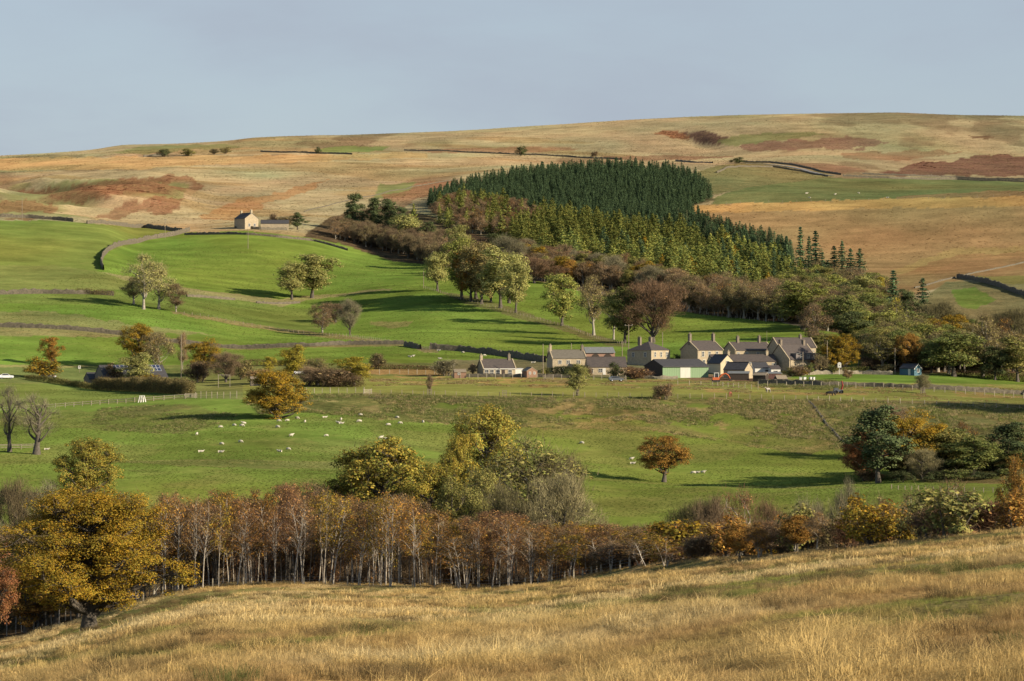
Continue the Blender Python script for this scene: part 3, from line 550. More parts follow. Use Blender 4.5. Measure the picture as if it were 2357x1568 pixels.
def make_conifer(seed, H=13, R=2.3, tiers=24, per=9, droop=0.25, dens=4, leaf=0.55, cb=0.05, ragged=0.2, bark=None, rnd=0.0):
    rng = np.random.default_rng(seed); tr = MB(); cr = MB(); tr.tube([(0, 0, -0.5), (0, 0, H * .5), (0, 0, H * .98)], [0.2, 0.12, 0.02], 5)
    P, N = [], []
    for i in range(tiers):
        f = (i + rng.random() * .5) / tiers; z = H * (cb + (1 - cb) * f); rad = R * ((1 - f) ** 0.72 * (1 - rnd) + rnd * (1 - f ** 2.0)) * rng.uniform(1 - ragged, 1 + ragged) + 0.10; m = max(4, int(per * (0.5 + (1 - f))))
        for j in range(m):
            az = rng.uniform(0, 6.28); r_ = rad * rng.uniform(0.7, 1.12); d = np.array([math.cos(az), math.sin(az)])
            for q in range(dens):
                g = (q + 0.6) / dens; s = r_ * g; P.append((d[0] * s, d[1] * s, z - droop * r_ * g * g + 0.15 * r_ * (g > .8))); N.append((d[0] * 0.55, d[1] * 0.55, 0.75))
    P = np.array(P) + rng.normal(size=(len(P), 3)) * 0.07; N = unit(np.array(N) + rng.normal(size=(len(P), 3)) * 0.33)
    P = np.concatenate([P, [(0, 0, H - .1), (0.03, 0, H - .35), (0, .04, H - .6)]]); N = np.concatenate([N, [(1, 0, 0.2), (0, 1, .2), (-1, .2, .1)]])
    quads_at(cr, P, N, leaf, rng, 0.6); return tr.mesh('trunk', [bark or BARK], True), cr.mesh('crown', [NEEDLE, TWIG]), H, R
def make_bush(seed, H=3.0, R=2.0, lobes=7, cpl=8, leaves=14, leaf=0.32, twigs=10):
    return make_tree(seed, H, R, 0.02, lobes, cpl, leaves, leaf, twigs, 0.8, 0.04, 0.09, 0.3, 0.8, 0.45, top=0.35, stems=2)
LIB = {}
def lib(kind, fn, n, **k): LIB[kind] = [fn(seed=abs(hash_s(kind)) % 9000 + i * 17, **k) for i in range(n)]
def hash_s(s):
    v = 7
    for ch in s: v = (v * 131 + ord(ch)) & 0xfffffff
    return v
lib('bigoak', make_tree, 1, hp=0.7, H=12.4, R=8.2, cb=0.07, lobes=74, cpl=15, leaves=105, leaf=0.125, twigs=3, tlen=0.6, twid=0.03, rt=0.50, irr=0.30, crad=0.60, flat=0.5, top=0.34, lr=0.24)
lib('oak', make_tree, 5, H=12, R=6.2, cb=0.12, lobes=30, cpl=12, leaves=70, leaf=0.19, twigs=3, tlen=0.8, twid=0.04, rt=0.42, irr=0.36, crad=0.68, flat=0.68, top=0.46, lr=0.30)
lib('domeoak', make_tree, 3, hp=0.5, H=10, R=6.0, cb=0.0, lobes=40, cpl=12, leaves=60, leaf=0.20, twigs=4, tlen=0.8, twid=0.04, rt=0.40, irr=0.26, crad=0.66, flat=0.55, top=0.42, lr=0.29)
lib('fieldoak', make_tree, 2, hp=0.7, H=10, R=5.4, cb=0.16, lobes=28, cpl=12, leaves=52, leaf=0.20, twigs=4, tlen=0.8, twid=0.04, rt=0.36, irr=0.22, crad=0.66, flat=0.6, top=0.5, lr=0.30)
lib('round', make_tree, 6, H=12, R=4.6, cb=0.08, lobes=22, cpl=10, leaves=52, leaf=0.26, twigs=3, tlen=0.9, rt=0.26, irr=0.36, crad=0.72, flat=0.72, lr=0.36)
lib('sparse', make_tree, 5, H=12, R=4.4, cb=0.18, lobes=19, cpl=10, leaves=20, leaf=0.25, twigs=26, tlen=0.9, twid=0.04, rt=0.30, irr=0.42, crad=0.75, lr=0.36, upright=0.3, bark=BARK_PALE)
lib('bare', make_tree, 5, H=12, R=6.0, cb=0.12, lobes=26, cpl=12, leaves=1, leaf=0.22, twigs=62, tlen=0.85, twid=0.035, rt=0.32, irr=0.22, crad=0.8, lr=0.30, upright=0.35, lowfac=0.2, top=0.55)
lib('dead', make_tree, 2, H=12, R=4.6, cb=0.22, lobes=15, cpl=9, leaves=1, leaf=0.2, twigs=20, tlen=1.2, twid=0.03, rt=0.50, irr=0.5, crad=0.6, lr=0.36, upright=0.3, bark=BARK)
lib('limbbirch', make_tree, 2, H=12, R=4.2, cb=0.2, lobes=13, cpl=9, leaves=5, leaf=0.22, twigs=26, tlen=0.9, twid=0.035, rt=0.24, irr=0.5, crad=0.7, lr=0.34, upright=0.4, bark=BARK_BIRCH)
lib('brown', make_tree, 6, H=12, R=4.4, cb=0.06, lobes=15, cpl=9, leaves=10, leaf=0.30, twigs=34, tlen=0.95, twid=0.05, rt=0.18, irr=0.32, crad=0.75, lr=0.38, upright=0.3, bark=BARK_PALE)
lib('pine', make_tree, 4, H=12, R=4.2, cb=0.10, lobes=24, cpl=9, leaves=44, leaf=0.30, twigs=2, rt=0.30, irr=0.45, crad=0.75, flat=0.5, top=0.40, lr=0.32, needle=True)
lib('bush', make_bush, 5, leaves=30, leaf=0.22)
lib('barebush', make_bush, 3, leaves=3, twigs=46)
lib('birch', make_birch, 8, twigs=18, leaves=5)
lib('frontbirch', make_birch, 8, twigs=8, leaves=5, thick=1.05)
lib('innerbirch', make_birch, 5, leaves=8, pale=False)  # dark bark paints in the shade on birch stems inside the wood
lib('leafbirch', make_birch, 4, leaves=16, twigs=22, R=2.3)
lib('spruce', make_conifer, 8, ragged=0.45, cb=0.03, per=18, tiers=24, leaf=0.48, dens=5, rnd=0.55)
lib('larch', make_conifer, 7, R=3.0, tiers=24, per=16, droop=0.10, dens=5, leaf=0.50, ragged=0.45, cb=0.06, rnd=0.55)
TR = random.Random(5)
PAL = {  # leaf a, leaf b, twig
 'gold': ((0.275, 0.172, 0.020), (0.165, 0.125, 0.022), (0.09, 0.07, 0.04)), 'goldgreen': ((0.27, 0.205, 0.036), (0.155, 0.150, 0.034), (0.09, 0.075, 0.04)), 'bronze': ((0.285, 0.150, 0.032), (0.195, 0.115, 0.030), (0.10, 0.07, 0.04)),
 'orange': ((0.285, 0.160, 0.036), (0.205, 0.122, 0.032), (0.10, 0.065, 0.038)), 'copper': ((0.23, 0.105, 0.042), (0.16, 0.08, 0.036), (0.11, 0.06, 0.04)),
 'yellow': ((0.33, 0.265, 0.036), (0.21, 0.185, 0.034), (0.12, 0.10, 0.05)), 'lime': ((0.25, 0.245, 0.062), (0.15, 0.165, 0.042), (0.12, 0.10, 0.055)),
 'pale': ((0.29, 0.275, 0.09), (0.20, 0.20, 0.065), (0.19, 0.165, 0.085)), 'olive': ((0.215, 0.190, 0.058), (0.140, 0.140, 0.042), (0.105, 0.092, 0.045)),
 'oliveb': ((0.22, 0.185, 0.070), (0.16, 0.13, 0.052), (0.125, 0.098, 0.054)), 'brown': ((0.19, 0.128, 0.060), (0.135, 0.095, 0.048), (0.125, 0.090, 0.054)),
 'tan': ((0.25, 0.165, 0.065), (0.19, 0.12, 0.05), (0.175, 0.125, 0.075)), 'purple': ((0.25, 0.140, 0.050), (0.16, 0.090, 0.040), (0.120, 0.070, 0.043)),
 'grey': ((0.18, 0.16, 0.08), (0.13, 0.12, 0.06), (0.145, 0.130, 0.078)), 'dark': ((0.060, 0.078, 0.032), (0.085, 0.095, 0.036), (0.07, 0.06, 0.035)),
 'green': ((0.155, 0.162, 0.048), (0.100, 0.120, 0.036), (0.09, 0.08, 0.045)), 'spruce': ((0.042, 0.066, 0.034), (0.062, 0.090, 0.040), (0.05, 0.04, 0.03)),
 'sprucebrown': ((0.070, 0.070, 0.036), (0.06, 0.075, 0.036), (0.06, 0.05, 0.03)), 'larch': ((0.215, 0.210, 0.050), (0.110, 0.135, 0.036), (0.10, 0.08, 0.04)), 'larchg': ((0.135, 0.150, 0.040), (0.085, 0.110, 0.034), (0.08, 0.07, 0.04)),
 'scots': ((0.055, 0.074, 0.032), (0.080, 0.096, 0.038), (0.06, 0.05, 0.03)), 'rust': ((0.24, 0.140, 0.055), (0.175, 0.105, 0.048), (0.132, 0.084, 0.050))}
NT = [0]; GAIN = 1.5
def plant(kind, pal, pos, h, w, name, label, cat='tree', group=None, var=None, rz=None, single=False, sink=0.0, tone=1.0):
    """h metres tall, w metres wide, rooted at pos"""
    L = LIB[kind]; tm, cm, H, R = L[(NT[0] if var is None else var) % len(L)]; NT[0] += 1
    sx = w / (2 * R); sz = h / H; rz = TR.uniform(0, 6.28) if rz is None else rz; a, b, tw = PAL[pal]; j = TR.uniform(0.84, 1.2) * GAIN * tone; tw = [x * .9 for x in tw]
    loc = (pos[0], pos[1], pos[2] - sink)
    if single: root = c = link(name, cm, None, loc, rz, (sx, sx, sz)); tag(root, label, cat, group)
    else:
        root = thing(name, label, cat, loc, rz, group); root.scale = (sx, sx, sz); link('trunk', tm, root); c = link('crown', cm, root)
    c.color = (a[0] * j, a[1] * j, a[2] * j, 1); c['leaf_b'] = [x * j for x in b]; c['twig'] = [x * j for x in tw]; return root
def ppm(d): return FL / d
TURN = {}
def TURNS(cm):
    if cm.name not in TURN:
        co = np.zeros(len(cm.vertices) * 3, np.float32); cm.vertices.foreach_get('co', co); co = co.reshape(-1, 3)[::9]; r = []
        for a in np.linspace(0, 2 * math.pi, 24, endpoint=False):
            x = co[:, 0] * math.cos(a) - co[:, 1] * math.sin(a); r.append((abs(np.quantile(x, .02) + np.quantile(x, .98)), a))
        TURN[cm.name] = [a for _, a in sorted(r)[:3]]
    return TURN[cm.name]
def T(kind, pal, u, top, base, w, name, label, d=None, cat='tree', group=None, var=None, rz=None, min_h=1.0, dmin=420):
    """a tree read on bearing u from its foot level (or distance d) to its top level, w units across"""
    w *= 1.0 if kind in ('oak', 'bigoak', 'domeoak', 'fieldoak') else 1.12; p = AT(u, d) if d else HIT(u, base, dmin); foot = CY - FL * p.z / p.y; s = ppm(p.y)
    if rz is None:      # turn the tree so that it stands centred on its bearing
        L = LIB[kind]; rz = TR.choice(TURNS(L[(NT[0] if var is None else var) % len(L)][1])) + TR.uniform(-.1, .1)
    h = max((foot - top) / s, min_h); return plant(kind, pal, p, h * 1.02, w / s, name, label, cat, group, var, rz)
# ------------------------------------------------------------------ grass, rushes and bracken: scattered growth (stuff)
def scatter(name, label, P, meshes, rot, scl, idx, tint=None, color=None, props=None):
    """one object: points that each carry one of a few small plants"""
    me = bpy.data.meshes.new(name + '_points'); n = len(P); me.vertices.add(n); me.vertices.foreach_set('co', np.asarray(P, np.float32).ravel())
    def attr(nm, typ, key, a): at = me.attributes.new(nm, typ, 'POINT'); at.data.foreach_set(key, np.asarray(a, np.float32 if typ != 'INT' else np.int32).ravel())
    attr('turn', 'FLOAT_VECTOR', 'vector', rot); attr('size', 'FLOAT_VECTOR', 'vector', scl); attr('which', 'INT', 'value', idx)
    if tint is not None: attr('tint', 'FLOAT_VECTOR', 'vector', tint)
    me.update(); src = bpy.data.collections.new(name + '_kinds')
    for i, m in enumerate(meshes):
        o = bpy.data.objects.new('%s_kind_%02d' % (name, i), m); src.objects.link(o)
        if color: o.color = (*color, 1)
        for k, v in (props or {}).items(): o[k] = v
    g = bpy.data.node_groups.new(name, 'GeometryNodeTree'); g.interface.new_socket('Geometry', in_out='INPUT', socket_type='NodeSocketGeometry'); g.interface.new_socket('Geometry', in_out='OUTPUT', socket_type='NodeSocketGeometry')
    gi = g.nodes.new('NodeGroupInput'); go = g.nodes.new('NodeGroupOutput'); ip = g.nodes.new('GeometryNodeInstanceOnPoints'); ci = g.nodes.new('GeometryNodeCollectionInfo')
    ci.inputs['Collection'].default_value = src; ci.inputs['Separate Children'].default_value = True; ci.inputs['Reset Children'].default_value = True
    def na(nm, typ): k = g.nodes.new('GeometryNodeInputNamedAttribute'); k.data_type = typ; k.inputs['Name'].default_value = nm; return next(s for s in k.outputs if s.enabled and s.name == 'Attribute')
    L = g.links.new; L(gi.outputs[0], ip.inputs['Points']); L(ci.outputs[0], ip.inputs['Instance']); ip.inputs['Pick Instance'].default_value = True
    L(na('which', 'INT'), ip.inputs['Instance Index']); L(na('size', 'FLOAT_VECTOR'), ip.inputs['Scale'])
    er = g.nodes.new('FunctionNodeEulerToRotation'); L(na('turn', 'FLOAT_VECTOR'), er.inputs[0]); L(er.outputs[0], ip.inputs['Rotation']); L(ip.outputs[0], go.inputs[0])
    o = link(name, me); md = o.modifiers.new('scatter', 'NODES'); md.node_group = g; o['kind'] = 'stuff'; o['label'] = label
    if color: o.color = (*color, 1)
    for k, v in (props or {}).items(): o[k] = v
    return o
def mat_blade():
    m, t = mat_new('grass_blade'); L = t.links.new; out = nd(t, 'ShaderNodeOutputMaterial'); at = nd(t, 'ShaderNodeAttribute', attribute_type='INSTANCER', attribute_name='tint'); gm = nd(t, 'ShaderNodeNewGeometry')
    hv = nd(t, 'ShaderNodeHueSaturation'); L(at.outputs['Color'], hv.inputs['Color']); v = nd(t, 'ShaderNodeMapRange', inp={1: 0, 2: 1, 3: 0.82, 4: 1.18}); L(gm.outputs['Random Per Island'], v.inputs[0]); L(v.outputs[0], hv.inputs['Value'])
    d = nd(t, 'ShaderNodeBsdfDiffuse'); tr = nd(t, 'ShaderNodeBsdfTranslucent'); L(hv.outputs[0], d.inputs[0]); L(hv.outputs[0], tr.inputs[0]); ms = nd(t, 'ShaderNodeMixShader'); ms.inputs[0].default_value = 0.3
    L(d.outputs[0], ms.inputs[1]); L(tr.outputs[0], ms.inputs[2]); L(ms.outputs[0], out.inputs[0]); return m
BLADE = mat_blade()
def tuft(seed, n, H, R, spread, w, curl=0.5):
    rng = np.random.default_rng(seed); mb = MB(); a = rng.uniform(0, 6.28, n); r = R * np.sqrt(rng.random(n)); h = H * rng.uniform(0.45, 1.15, n); la = a + rng.normal(size=n) * 0.7; ln = spread * rng.uniform(0.2, 1.2, n) * h
    B = np.stack([np.cos(a) * r, np.sin(a) * r, np.full(n, -0.06)], 1); D = np.stack([np.cos(la), np.sin(la), np.zeros(n)], 1); S = np.stack([-np.sin(la + .6), np.cos(la + .6), np.zeros(n)], 1) * (w * rng.uniform(.6, 1.4, n))[:, None] * 0.5
    M = B + D * (ln * 0.35)[:, None] + np.array([0, 0, 1]) * (h * 0.62)[:, None]; E = B + D * ln[:, None] * (1 + curl * 0.4) + np.array([0, 0, 1]) * (h * rng.uniform(1 - curl, 1.0, n))[:, None]
    V = np.stack([B - S, B + S, M + S * .8, M - S * .8, E], 1).reshape(-1, 3); o = np.arange(n)[:, None] * 5
    mb.add(V, o + np.array([[0, 1, 2, 3]]), o + np.array([[3, 2, 4]])); return mb.mesh('tuft', [BLADE])
NRG = np.random.default_rng(11)
def field_points(dlo, dhi, per_m2, margin=120):
    h0, h1 = (-CX - margin) / FL, (2357 - CX + margin) / FL; area = 0.5 * (h1 - h0) * (dhi ** 2 - dlo ** 2); n = int(area * per_m2)
    d = np.sqrt(NRG.uniform(dlo ** 2, dhi ** 2, n)); x = NRG.uniform(h0, h1, n) * d; return x, d
def straw_field():
    xs, ys = [], []
    for a, b, q in ((30, 75, 22), (75, 130, 14), (130, 220, 6.5), (220, 440, 2.8)):
        x, y = field_points(a, b, q); xs.append(x); ys.append(y)
    x = np.concatenate(xs); y = np.concatenate(ys); u = CX + FL * x / y; dc = np.interp(u, UU, DCU[:, 0]); g = gsample(GREENF, x, y)
    patch = fbm(x, y * .7, 5, 3, 401); p2 = fbm(x, y * .6, 17, 3, 402)
    keep = (y < dc + 9) & (NRG.random(len(x)) > g * 0.72) & (NRG.random(len(x)) < 0.62 + 0.75 * (patch - 0.35)); x, y, g, patch, p2, u = x[keep], y[keep], g[keep], patch[keep], p2[keep], u[keep]
    z = zat_np(x, y); n = len(x); tus = fbm(x, y * .8, 1.7, 2, 403); c0 = np.array([0.46, 0.330, 0.130]); c1 = np.array([0.335, 0.222, 0.092]); c2 = np.array([0.53, 0.42, 0.21]); cg = np.array([0.135, 0.165, 0.035])
    f = np.clip((patch - .40) * 2.0 + (tus - .5) * 2.4 + NRG.normal(size=n) * .15 + .1, 0, 1)[:, None]; tint = c1 * (1 - f) + c0 * f; f2 = (sstep(0.52, 0.68, p2) * NRG.uniform(.3, 1, n))[:, None]; tint = tint * (1 - f2) + c2 * f2
    fg = (np.clip(g * 1.25, 0, 1) * NRG.uniform(.5, 1, n))[:, None]; tint = tint * (1 - fg) + cg * fg; tint *= NRG.uniform(.85, 1.25, n)[:, None] * 1.22
    s = NRG.uniform(0.45, 1.1, n) * (0.20 + 0.6 * patch + 1.8 * np.clip(tus - .38, 0, 1)) * (1 - 0.72 * g) * np.where(y > 220, 1.05, 1.0); far = y > 130
    idx = np.where(far, NRG.integers(5, 8, n), NRG.integers(0, 5, n)); rot = np.stack([NRG.normal(size=n) * .12, NRG.normal(size=n) * .12, NRG.uniform(0, 6.28, n)], 1)
    ms = [tuft(50 + i, 70, 0.46, 0.28, 0.8 + .12 * i, 0.008, 0.75) for i in range(5)] + [tuft(70 + i, 36, 0.46, 0.46, 0.85, 0.022, 0.75) for i in range(3)]
    sc = np.stack([s * 1.1, s * 1.1, s * NRG.uniform(.75, 1.2, n)], 1)
    scatter('straw_grass', 'long bleached straw grass of the field nearest the viewer', np.stack([x, y, z], 1), ms, rot, sc, idx, tint); return n
def rush_clumps():
    x, y = field_points(36, 400, 0.07); u = CX + FL * x / y; dc = np.interp(u, UU, DCU[:, 0]); q = fbm(x, y * .6, 20, 3, 411); g = gsample(GRUN, x, y)
    keep = (y < dc + 2) & (NRG.random(len(x)) < 0.22 + 0.5 * sstep(0.48, 0.66, q) + g * 0.7); x, y = x[keep], y[keep]; n = len(x); z = zat_np(x, y); base = np.array([[0.17, 0.12, 0.055], [0.24, 0.17, 0.078], [0.13, 0.10, 0.046], [0.13, 0.135, 0.045]])
    tint = base[NRG.integers(0, 4, n)] * NRG.uniform(.75, 1.2, n)[:, None]; s = NRG.uniform(0.7, 1.35, n); ms = [tuft(90 + i, 420, 0.50, 0.60, 0.95, 0.006, 0.7) for i in range(4)]
    scatter('rush_clumps', 'dark brown rush clumps dotted through the straw field', np.stack([x, y, z], 1), ms, np.stack([np.zeros(n), np.zeros(n), NRG.uniform(0, 6.28, n)], 1), np.stack([s * 1.0, s * 1.0, s * .95], 1), NRG.integers(0, 4, n), tint); return n
def poly_points(pts, spacing, dlo, dhi, seed, jitter=0.5, margin=False):
    """a jittered planting grid over the ground whose levels fall inside the outline"""
    us = [p[0] for p in pts]; x0, x1 = (min(us) - CX) / FL * (dhi if min(us) < CX else dlo), (max(us) - CX) / FL * (dhi if max(us) > CX else dlo)
    gx, gy = np.meshgrid(np.arange(x0, x1, spacing), np.arange(dlo, dhi, spacing)); rng = np.random.default_rng(seed); gx = gx.ravel() + rng.uniform(-1, 1, gx.size) * spacing * jitter; gy = gy.ravel() + rng.uniform(-1, 1, gy.size) * spacing * jitter
    gy = np.clip(gy, 5, 6400); z = zat_np(gx, gy); u = CX + FL * gx / gy; r = CY - FL * z / gy; m = inpoly(pts, u, r); return gx[m], gy[m], z[m], u[m], r[m]
def scarp_rushes():
    rng = np.random.default_rng(77); X, Y, C, S = [], [], [], []
    def area(pts, sp, scale, thr, cols, smin, smax, seed, dlo=600, dhi=1010):
        x, y, z, u, r = poly_points(pts, sp, dlo, dhi, seed); f = fbm(x, y / 1.5, scale, 3, seed); k = (f > thr) & (rng.random(len(x)) < (f - thr) * 6 + .15); x, y = x[k], y[k]; n = len(x)
        X.append(x); Y.append(y); C.append(np.array(cols)[rng.integers(0, len(cols), n)] * rng.uniform(.75, 1.25, n)[:, None]); S.append(rng.uniform(smin, smax, n))
    TAN = (0.36, 0.29, 0.14); TAN2 = (0.29, 0.26, 0.11); OL = (0.185, 0.205, 0.06); DK = (0.155, 0.170, 0.058)
    area(SCP, 0.9, 9, 0.50, [TAN, TAN2, OL, OL, DK], .5, 1.1, 501)
    area([(1300, 920), (1860, 922), (1945, 1025), (1700, 985), (1400, 975), (1300, 960)], 0.8, 7, 0.44, [TAN, TAN, TAN2, OL], .6, 1.3, 502)
    area([(850, 912), (1290, 917), (1290, 930), (1000, 935), (1100, 950), (900, 945)], 0.7, 6, 0.42, [DK, OL, TAN2, TAN], .6, 1.2, 503)
    area([(1858, 919), (2700, 945), (2700, 1110), (2120, 1110), (1950, 1040)], 0.9, 7, 0.40, [TAN, TAN2, OL, OL], .6, 1.3, 504)
    area([(230, 940), (450, 928), (560, 960), (420, 1000), (200, 990)], 1.0, 8, 0.48, [OL, DK, TAN2], .4, .9, 505)
    area([(850, 870), (1500, 874), (2000, 882), (2600, 905), (2600, 936), (1700, 905), (1000, 885), (850, 890)], 1.0, 7, 0.56, [TAN, TAN2, (0.24, 0.15, 0.07)], .4, .8, 506, 850)
    area([(1745, 876), (1900, 874), (1990, 888), (1900, 898), (1740, 892)], 0.6, 6, 0.42, [OL, DK, TAN2], .6, 1.2, 507, 850)
    area([(0, 960), (2000, 960), (2300, 1180), (0, 1180)], 1.7, 20, 0.60, [OL, (0.17, 0.19, 0.05)], .2, .45, 508)
    area([(0, 950), (2000, 960), (2300, 1190), (0, 1190)], 1.15, 16, 0.30, [(0.130, 0.160, 0.038), (0.108, 0.142, 0.030), (0.16, 0.175, 0.05), (0.085, 0.115, 0.024)], .16, .42, 511)
    area([(0, 890), (420, 912), (230, 930), (0, 942)], 1.2, 16, 0.30, [(0.130, 0.160, 0.038), (0.108, 0.142, 0.030)], .15, .35, 512, 840)
    area([(0, 690), (420, 560), (900, 600), (1250, 655), (1780, 745), (1780, 800), (1250, 830), (560, 830), (0, 835)], 2.6, 40, 0.30, [(0.138, 0.170, 0.040), (0.110, 0.150, 0.030), (0.15, 0.165, 0.045)], .25, .55, 513, 1060, 1660)
    x, y = np.concatenate(X), np.concatenate(Y); n = len(x); s = np.concatenate(S); ms = [tuft(130 + i, 30, 0.7, 0.55, 0.6, 0.055, 0.45) for i in range(4)]
    scatter('rough_grass', 'tussocks of rough grass and rushes on the bank below the farm', np.stack([x, y, zat_np(x, y)], 1), ms, np.stack([np.zeros(n), np.zeros(n), rng.uniform(0, 6.28, n)], 1), np.stack([s * 1.1, s * 1.1, s * .85], 1), rng.integers(0, 4, n), np.concatenate(C)); return n
def moor_growth():
    rng = np.random.default_rng(78); n0 = 62000; d = np.sqrt(rng.uniform(1600 ** 2, 3000 ** 2, n0)); u = rng.uniform(-150, 2500, n0); x = (u - CX) / FL * d
    col = gsample(GCOL, x, d); ro = gsample(GRGH, x, d); red = (col[:, 0] > col[:, 1] * 1.95); gr = col[:, 1] > col[:, 0] * 0.95; f = fbm(x, d * .5, 60, 3, 520)
    keep = (ro > 0.45) & ~gr & ((rng.random(n0) < 0.25 + 0.6 * sstep(.45, .6, f)) | red); x, d, col, red = x[keep], d[keep], col[keep], red[keep]; n = len(x)
    tint = col * rng.uniform(0.72, 1.25, n)[:, None]; s = np.where(red, rng.uniform(.7, 1.6, n), rng.uniform(.35, .85, n)); tint = tint * np.where(red, .95, 1.2)[:, None]; ms = [tuft(150 + i, 24, 0.6, 0.9, 0.8, 0.20, 0.6) for i in range(3)]
    scatter('moor_tussocks', 'bleached moor grass and rusty bracken on the hillside', np.stack([x, d, zat_np(x, d)], 1), ms, np.stack([np.zeros(n), np.zeros(n), rng.uniform(0, 6.28, n)], 1), np.stack([s, s, s * .8], 1), rng.integers(0, 3, n), tint); return n
print('scatter', straw_field(), rush_clumps(), scarp_rushes(), moor_growth())
# ------------------------------------------------------------------ the plantation on the hill
def plantation():
    rng = random.Random(3)
    dark = [(985, 470), (1050, 446), (1120, 428), (1215, 410), (1400, 394), (1520, 400), (1600, 420), (1640, 456), (1600, 474), (1575, 478), (1600, 512), (1700, 545), (1800, 575), (1835, 604), (1780, 600), (1660, 572), (1560, 545), (1440, 532), (1330, 520), (1240, 498), (1180, 478), (1080, 470), (1000, 486)]
    x, y, z, u, r = poly_points(dark, 4.3, 1450, 2250, 21, 0.7); o = np.argsort(y); print('spruce', len(o))
    for k in o[:285]: plant('spruce', 'sprucebrown' if rng.random() < .22 else 'spruce', (x[k], y[k], z[k]), rng.uniform(6.5, 9.5) + 4 * float(fbm(np.array([x[k]]), np.array([y[k]]), 30, 2, 9)[0]) - 1, rng.uniform(3.8, 5.6), 'spruce_tree', 'dark green spruce packed into the upper plantation below the moor', 'tree', 'dark spruces of the plantation', single=True, tone=rng.uniform(.7, 1.4))
    k = o[285:]; n = len(k); g = np.random.default_rng(4); s = g.uniform(.58, .86, n)
    a, b, tw = PAL['spruce']
    scatter('spruce_wood', 'dense dark spruce wood filling the far top of the plantation', np.stack([x[k], y[k], z[k]], 1), [L[1] for L in LIB['spruce']], np.stack([np.zeros(n), np.zeros(n), g.uniform(0, 6.28, n)], 1), np.stack([s * 1.22, s * 1.22, s], 1), g.integers(0, 8, n), None, tuple(q * 1.5 for q in a), {'leaf_b': [q * 1.5 for q in b], 'twig': list(tw)})
    lar = [(1000, 490), (1060, 472), (1120, 478), (1180, 486), (1250, 506), (1340, 528), (1440, 542), (1560, 556), (1660, 584), (1780, 612), (1850, 640), (1860, 690), (1760, 696), (1600, 664), (1500, 636), (1400, 618), (1270, 598), (1210, 586), (1130, 545), (1010, 520)]
    x, y, z, u, r = poly_points(lar, 8.2, 1330, 1950, 22, 0.8); o = np.argsort(y); print('larch', len(o)); brown = [(983, 470), (1090, 468), (1240, 500), (1250, 530), (1160, 552), (1040, 545), (983, 510)]
    m = 0; cnt = {'larch': 0, 'rest': []}
    for k in o:
        p = (x[k], y[k], z[k])
        if inpoly(brown, u[k:k + 1], r[k:k + 1])[0] and rng.random() < 0.8:
            if rng.random() < 0.75: plant('brown', rng.choice(['brown', 'rust', 'tan', 'bronze']), p, rng.uniform(7, 10.5), rng.uniform(6, 8.5), 'rowan_tree', 'brown autumn birch among the larches at the left of the plantation', 'tree', 'brown birches inside the plantation')  # brown trees taken for birches
            else: plant('larch', 'larch', p, rng.uniform(10, 14), rng.uniform(5, 6.5), 'larch_tree', 'yellow green larch rising from the brown birches in the plantation', 'tree', 'larches among the birches', single=True)
            continue
        q = rng.random(); pal = 'larch' if q < .52 else 'larchg' if q < .76 else 'spruce' if q < 0.93 else 'gold'
        if cnt['larch'] < 270:
            cnt['larch'] += 1
            if pal == 'spruce': plant('spruce', 'spruce', p, rng.uniform(10, 15), rng.uniform(6, 8), 'spruce_tree', 'dark spruce standing among the yellow green larches', 'tree', 'spruces among the larches', single=True)
            else: plant('larch', pal, p, rng.uniform(7.5, 15), rng.uniform(7.0, 11.5), 'larch_tree', {'larch': 'yellow green larch in the plantation above the farm', 'larchg': 'duller green larch in the plantation above the farm', 'gold': 'golden larch in the plantation above the farm'}[pal], 'tree', {'larch': 'yellow green larches of the plantation', 'larchg': 'green larches of the plantation', 'gold': 'golden larches of the plantation'}[pal], single=True, tone=rng.uniform(.75, 1.3))
        else: cnt['rest'].append(k)
    k = np.array(cnt['rest']); n = len(k); g = np.random.default_rng(5); s = g.uniform(.8, 1.25, n); a, b, tw = PAL['larch']
    if n: scatter('larch_wood', 'yellow green larches massed in the middle of the plantation', np.stack([x[k], y[k], z[k]], 1), [L[1] for L in LIB['larch']], np.stack([np.zeros(n), np.zeros(n), g.uniform(0, 6.28, n)], 1), np.stack([s * 1.4, s * 1.4, s], 1), g.integers(0, 7, n), None, a, {'leaf_b': list(b), 'twig': list(tw)})
plantation()
for i, (u, top, d, w, lab) in enumerate([(1842, 524, 1440, 40, 'dark spruce at the left of the pair above the lower wood edge'), (1877, 531, 1425, 46, 'broad dark spruce at the right of the pair above the lower wood edge'), (1862, 545, 1440, 34, 'dark spruce squeezed between the two tall spruces'), (1920, 566, 1420, 38, 'dark spruce in the dip before the last hillside spruces'), (1938, 556, 1430, 40, 'narrow dark spruce beside the last hillside spruces'), (1957, 574, 1415, 40, 'dark spruce leaning on the last hillside spruce'), (1979, 573, 1410, 46, 'last dark spruce at the right end of the plantation'), (1905, 600, 1385, 52, 'spreading spruce in front of the last hillside spruces'), (1810, 545, 1480, 38, 'small dark spruce where the spruce strip meets the rust field'), (1893, 580, 1410, 36, 'slim spruce below the pair of tall spruces'), (1880, 622, 1350, 50, 'dull spruce at the foot of the plantation beside the lime tree'), (1920, 628, 1345, 54, 'dull spruce low on the slope under the last spruces')]):
    T('spruce', 'spruce', u, top, 0, w, 'spruce_tree', lab, d=d)
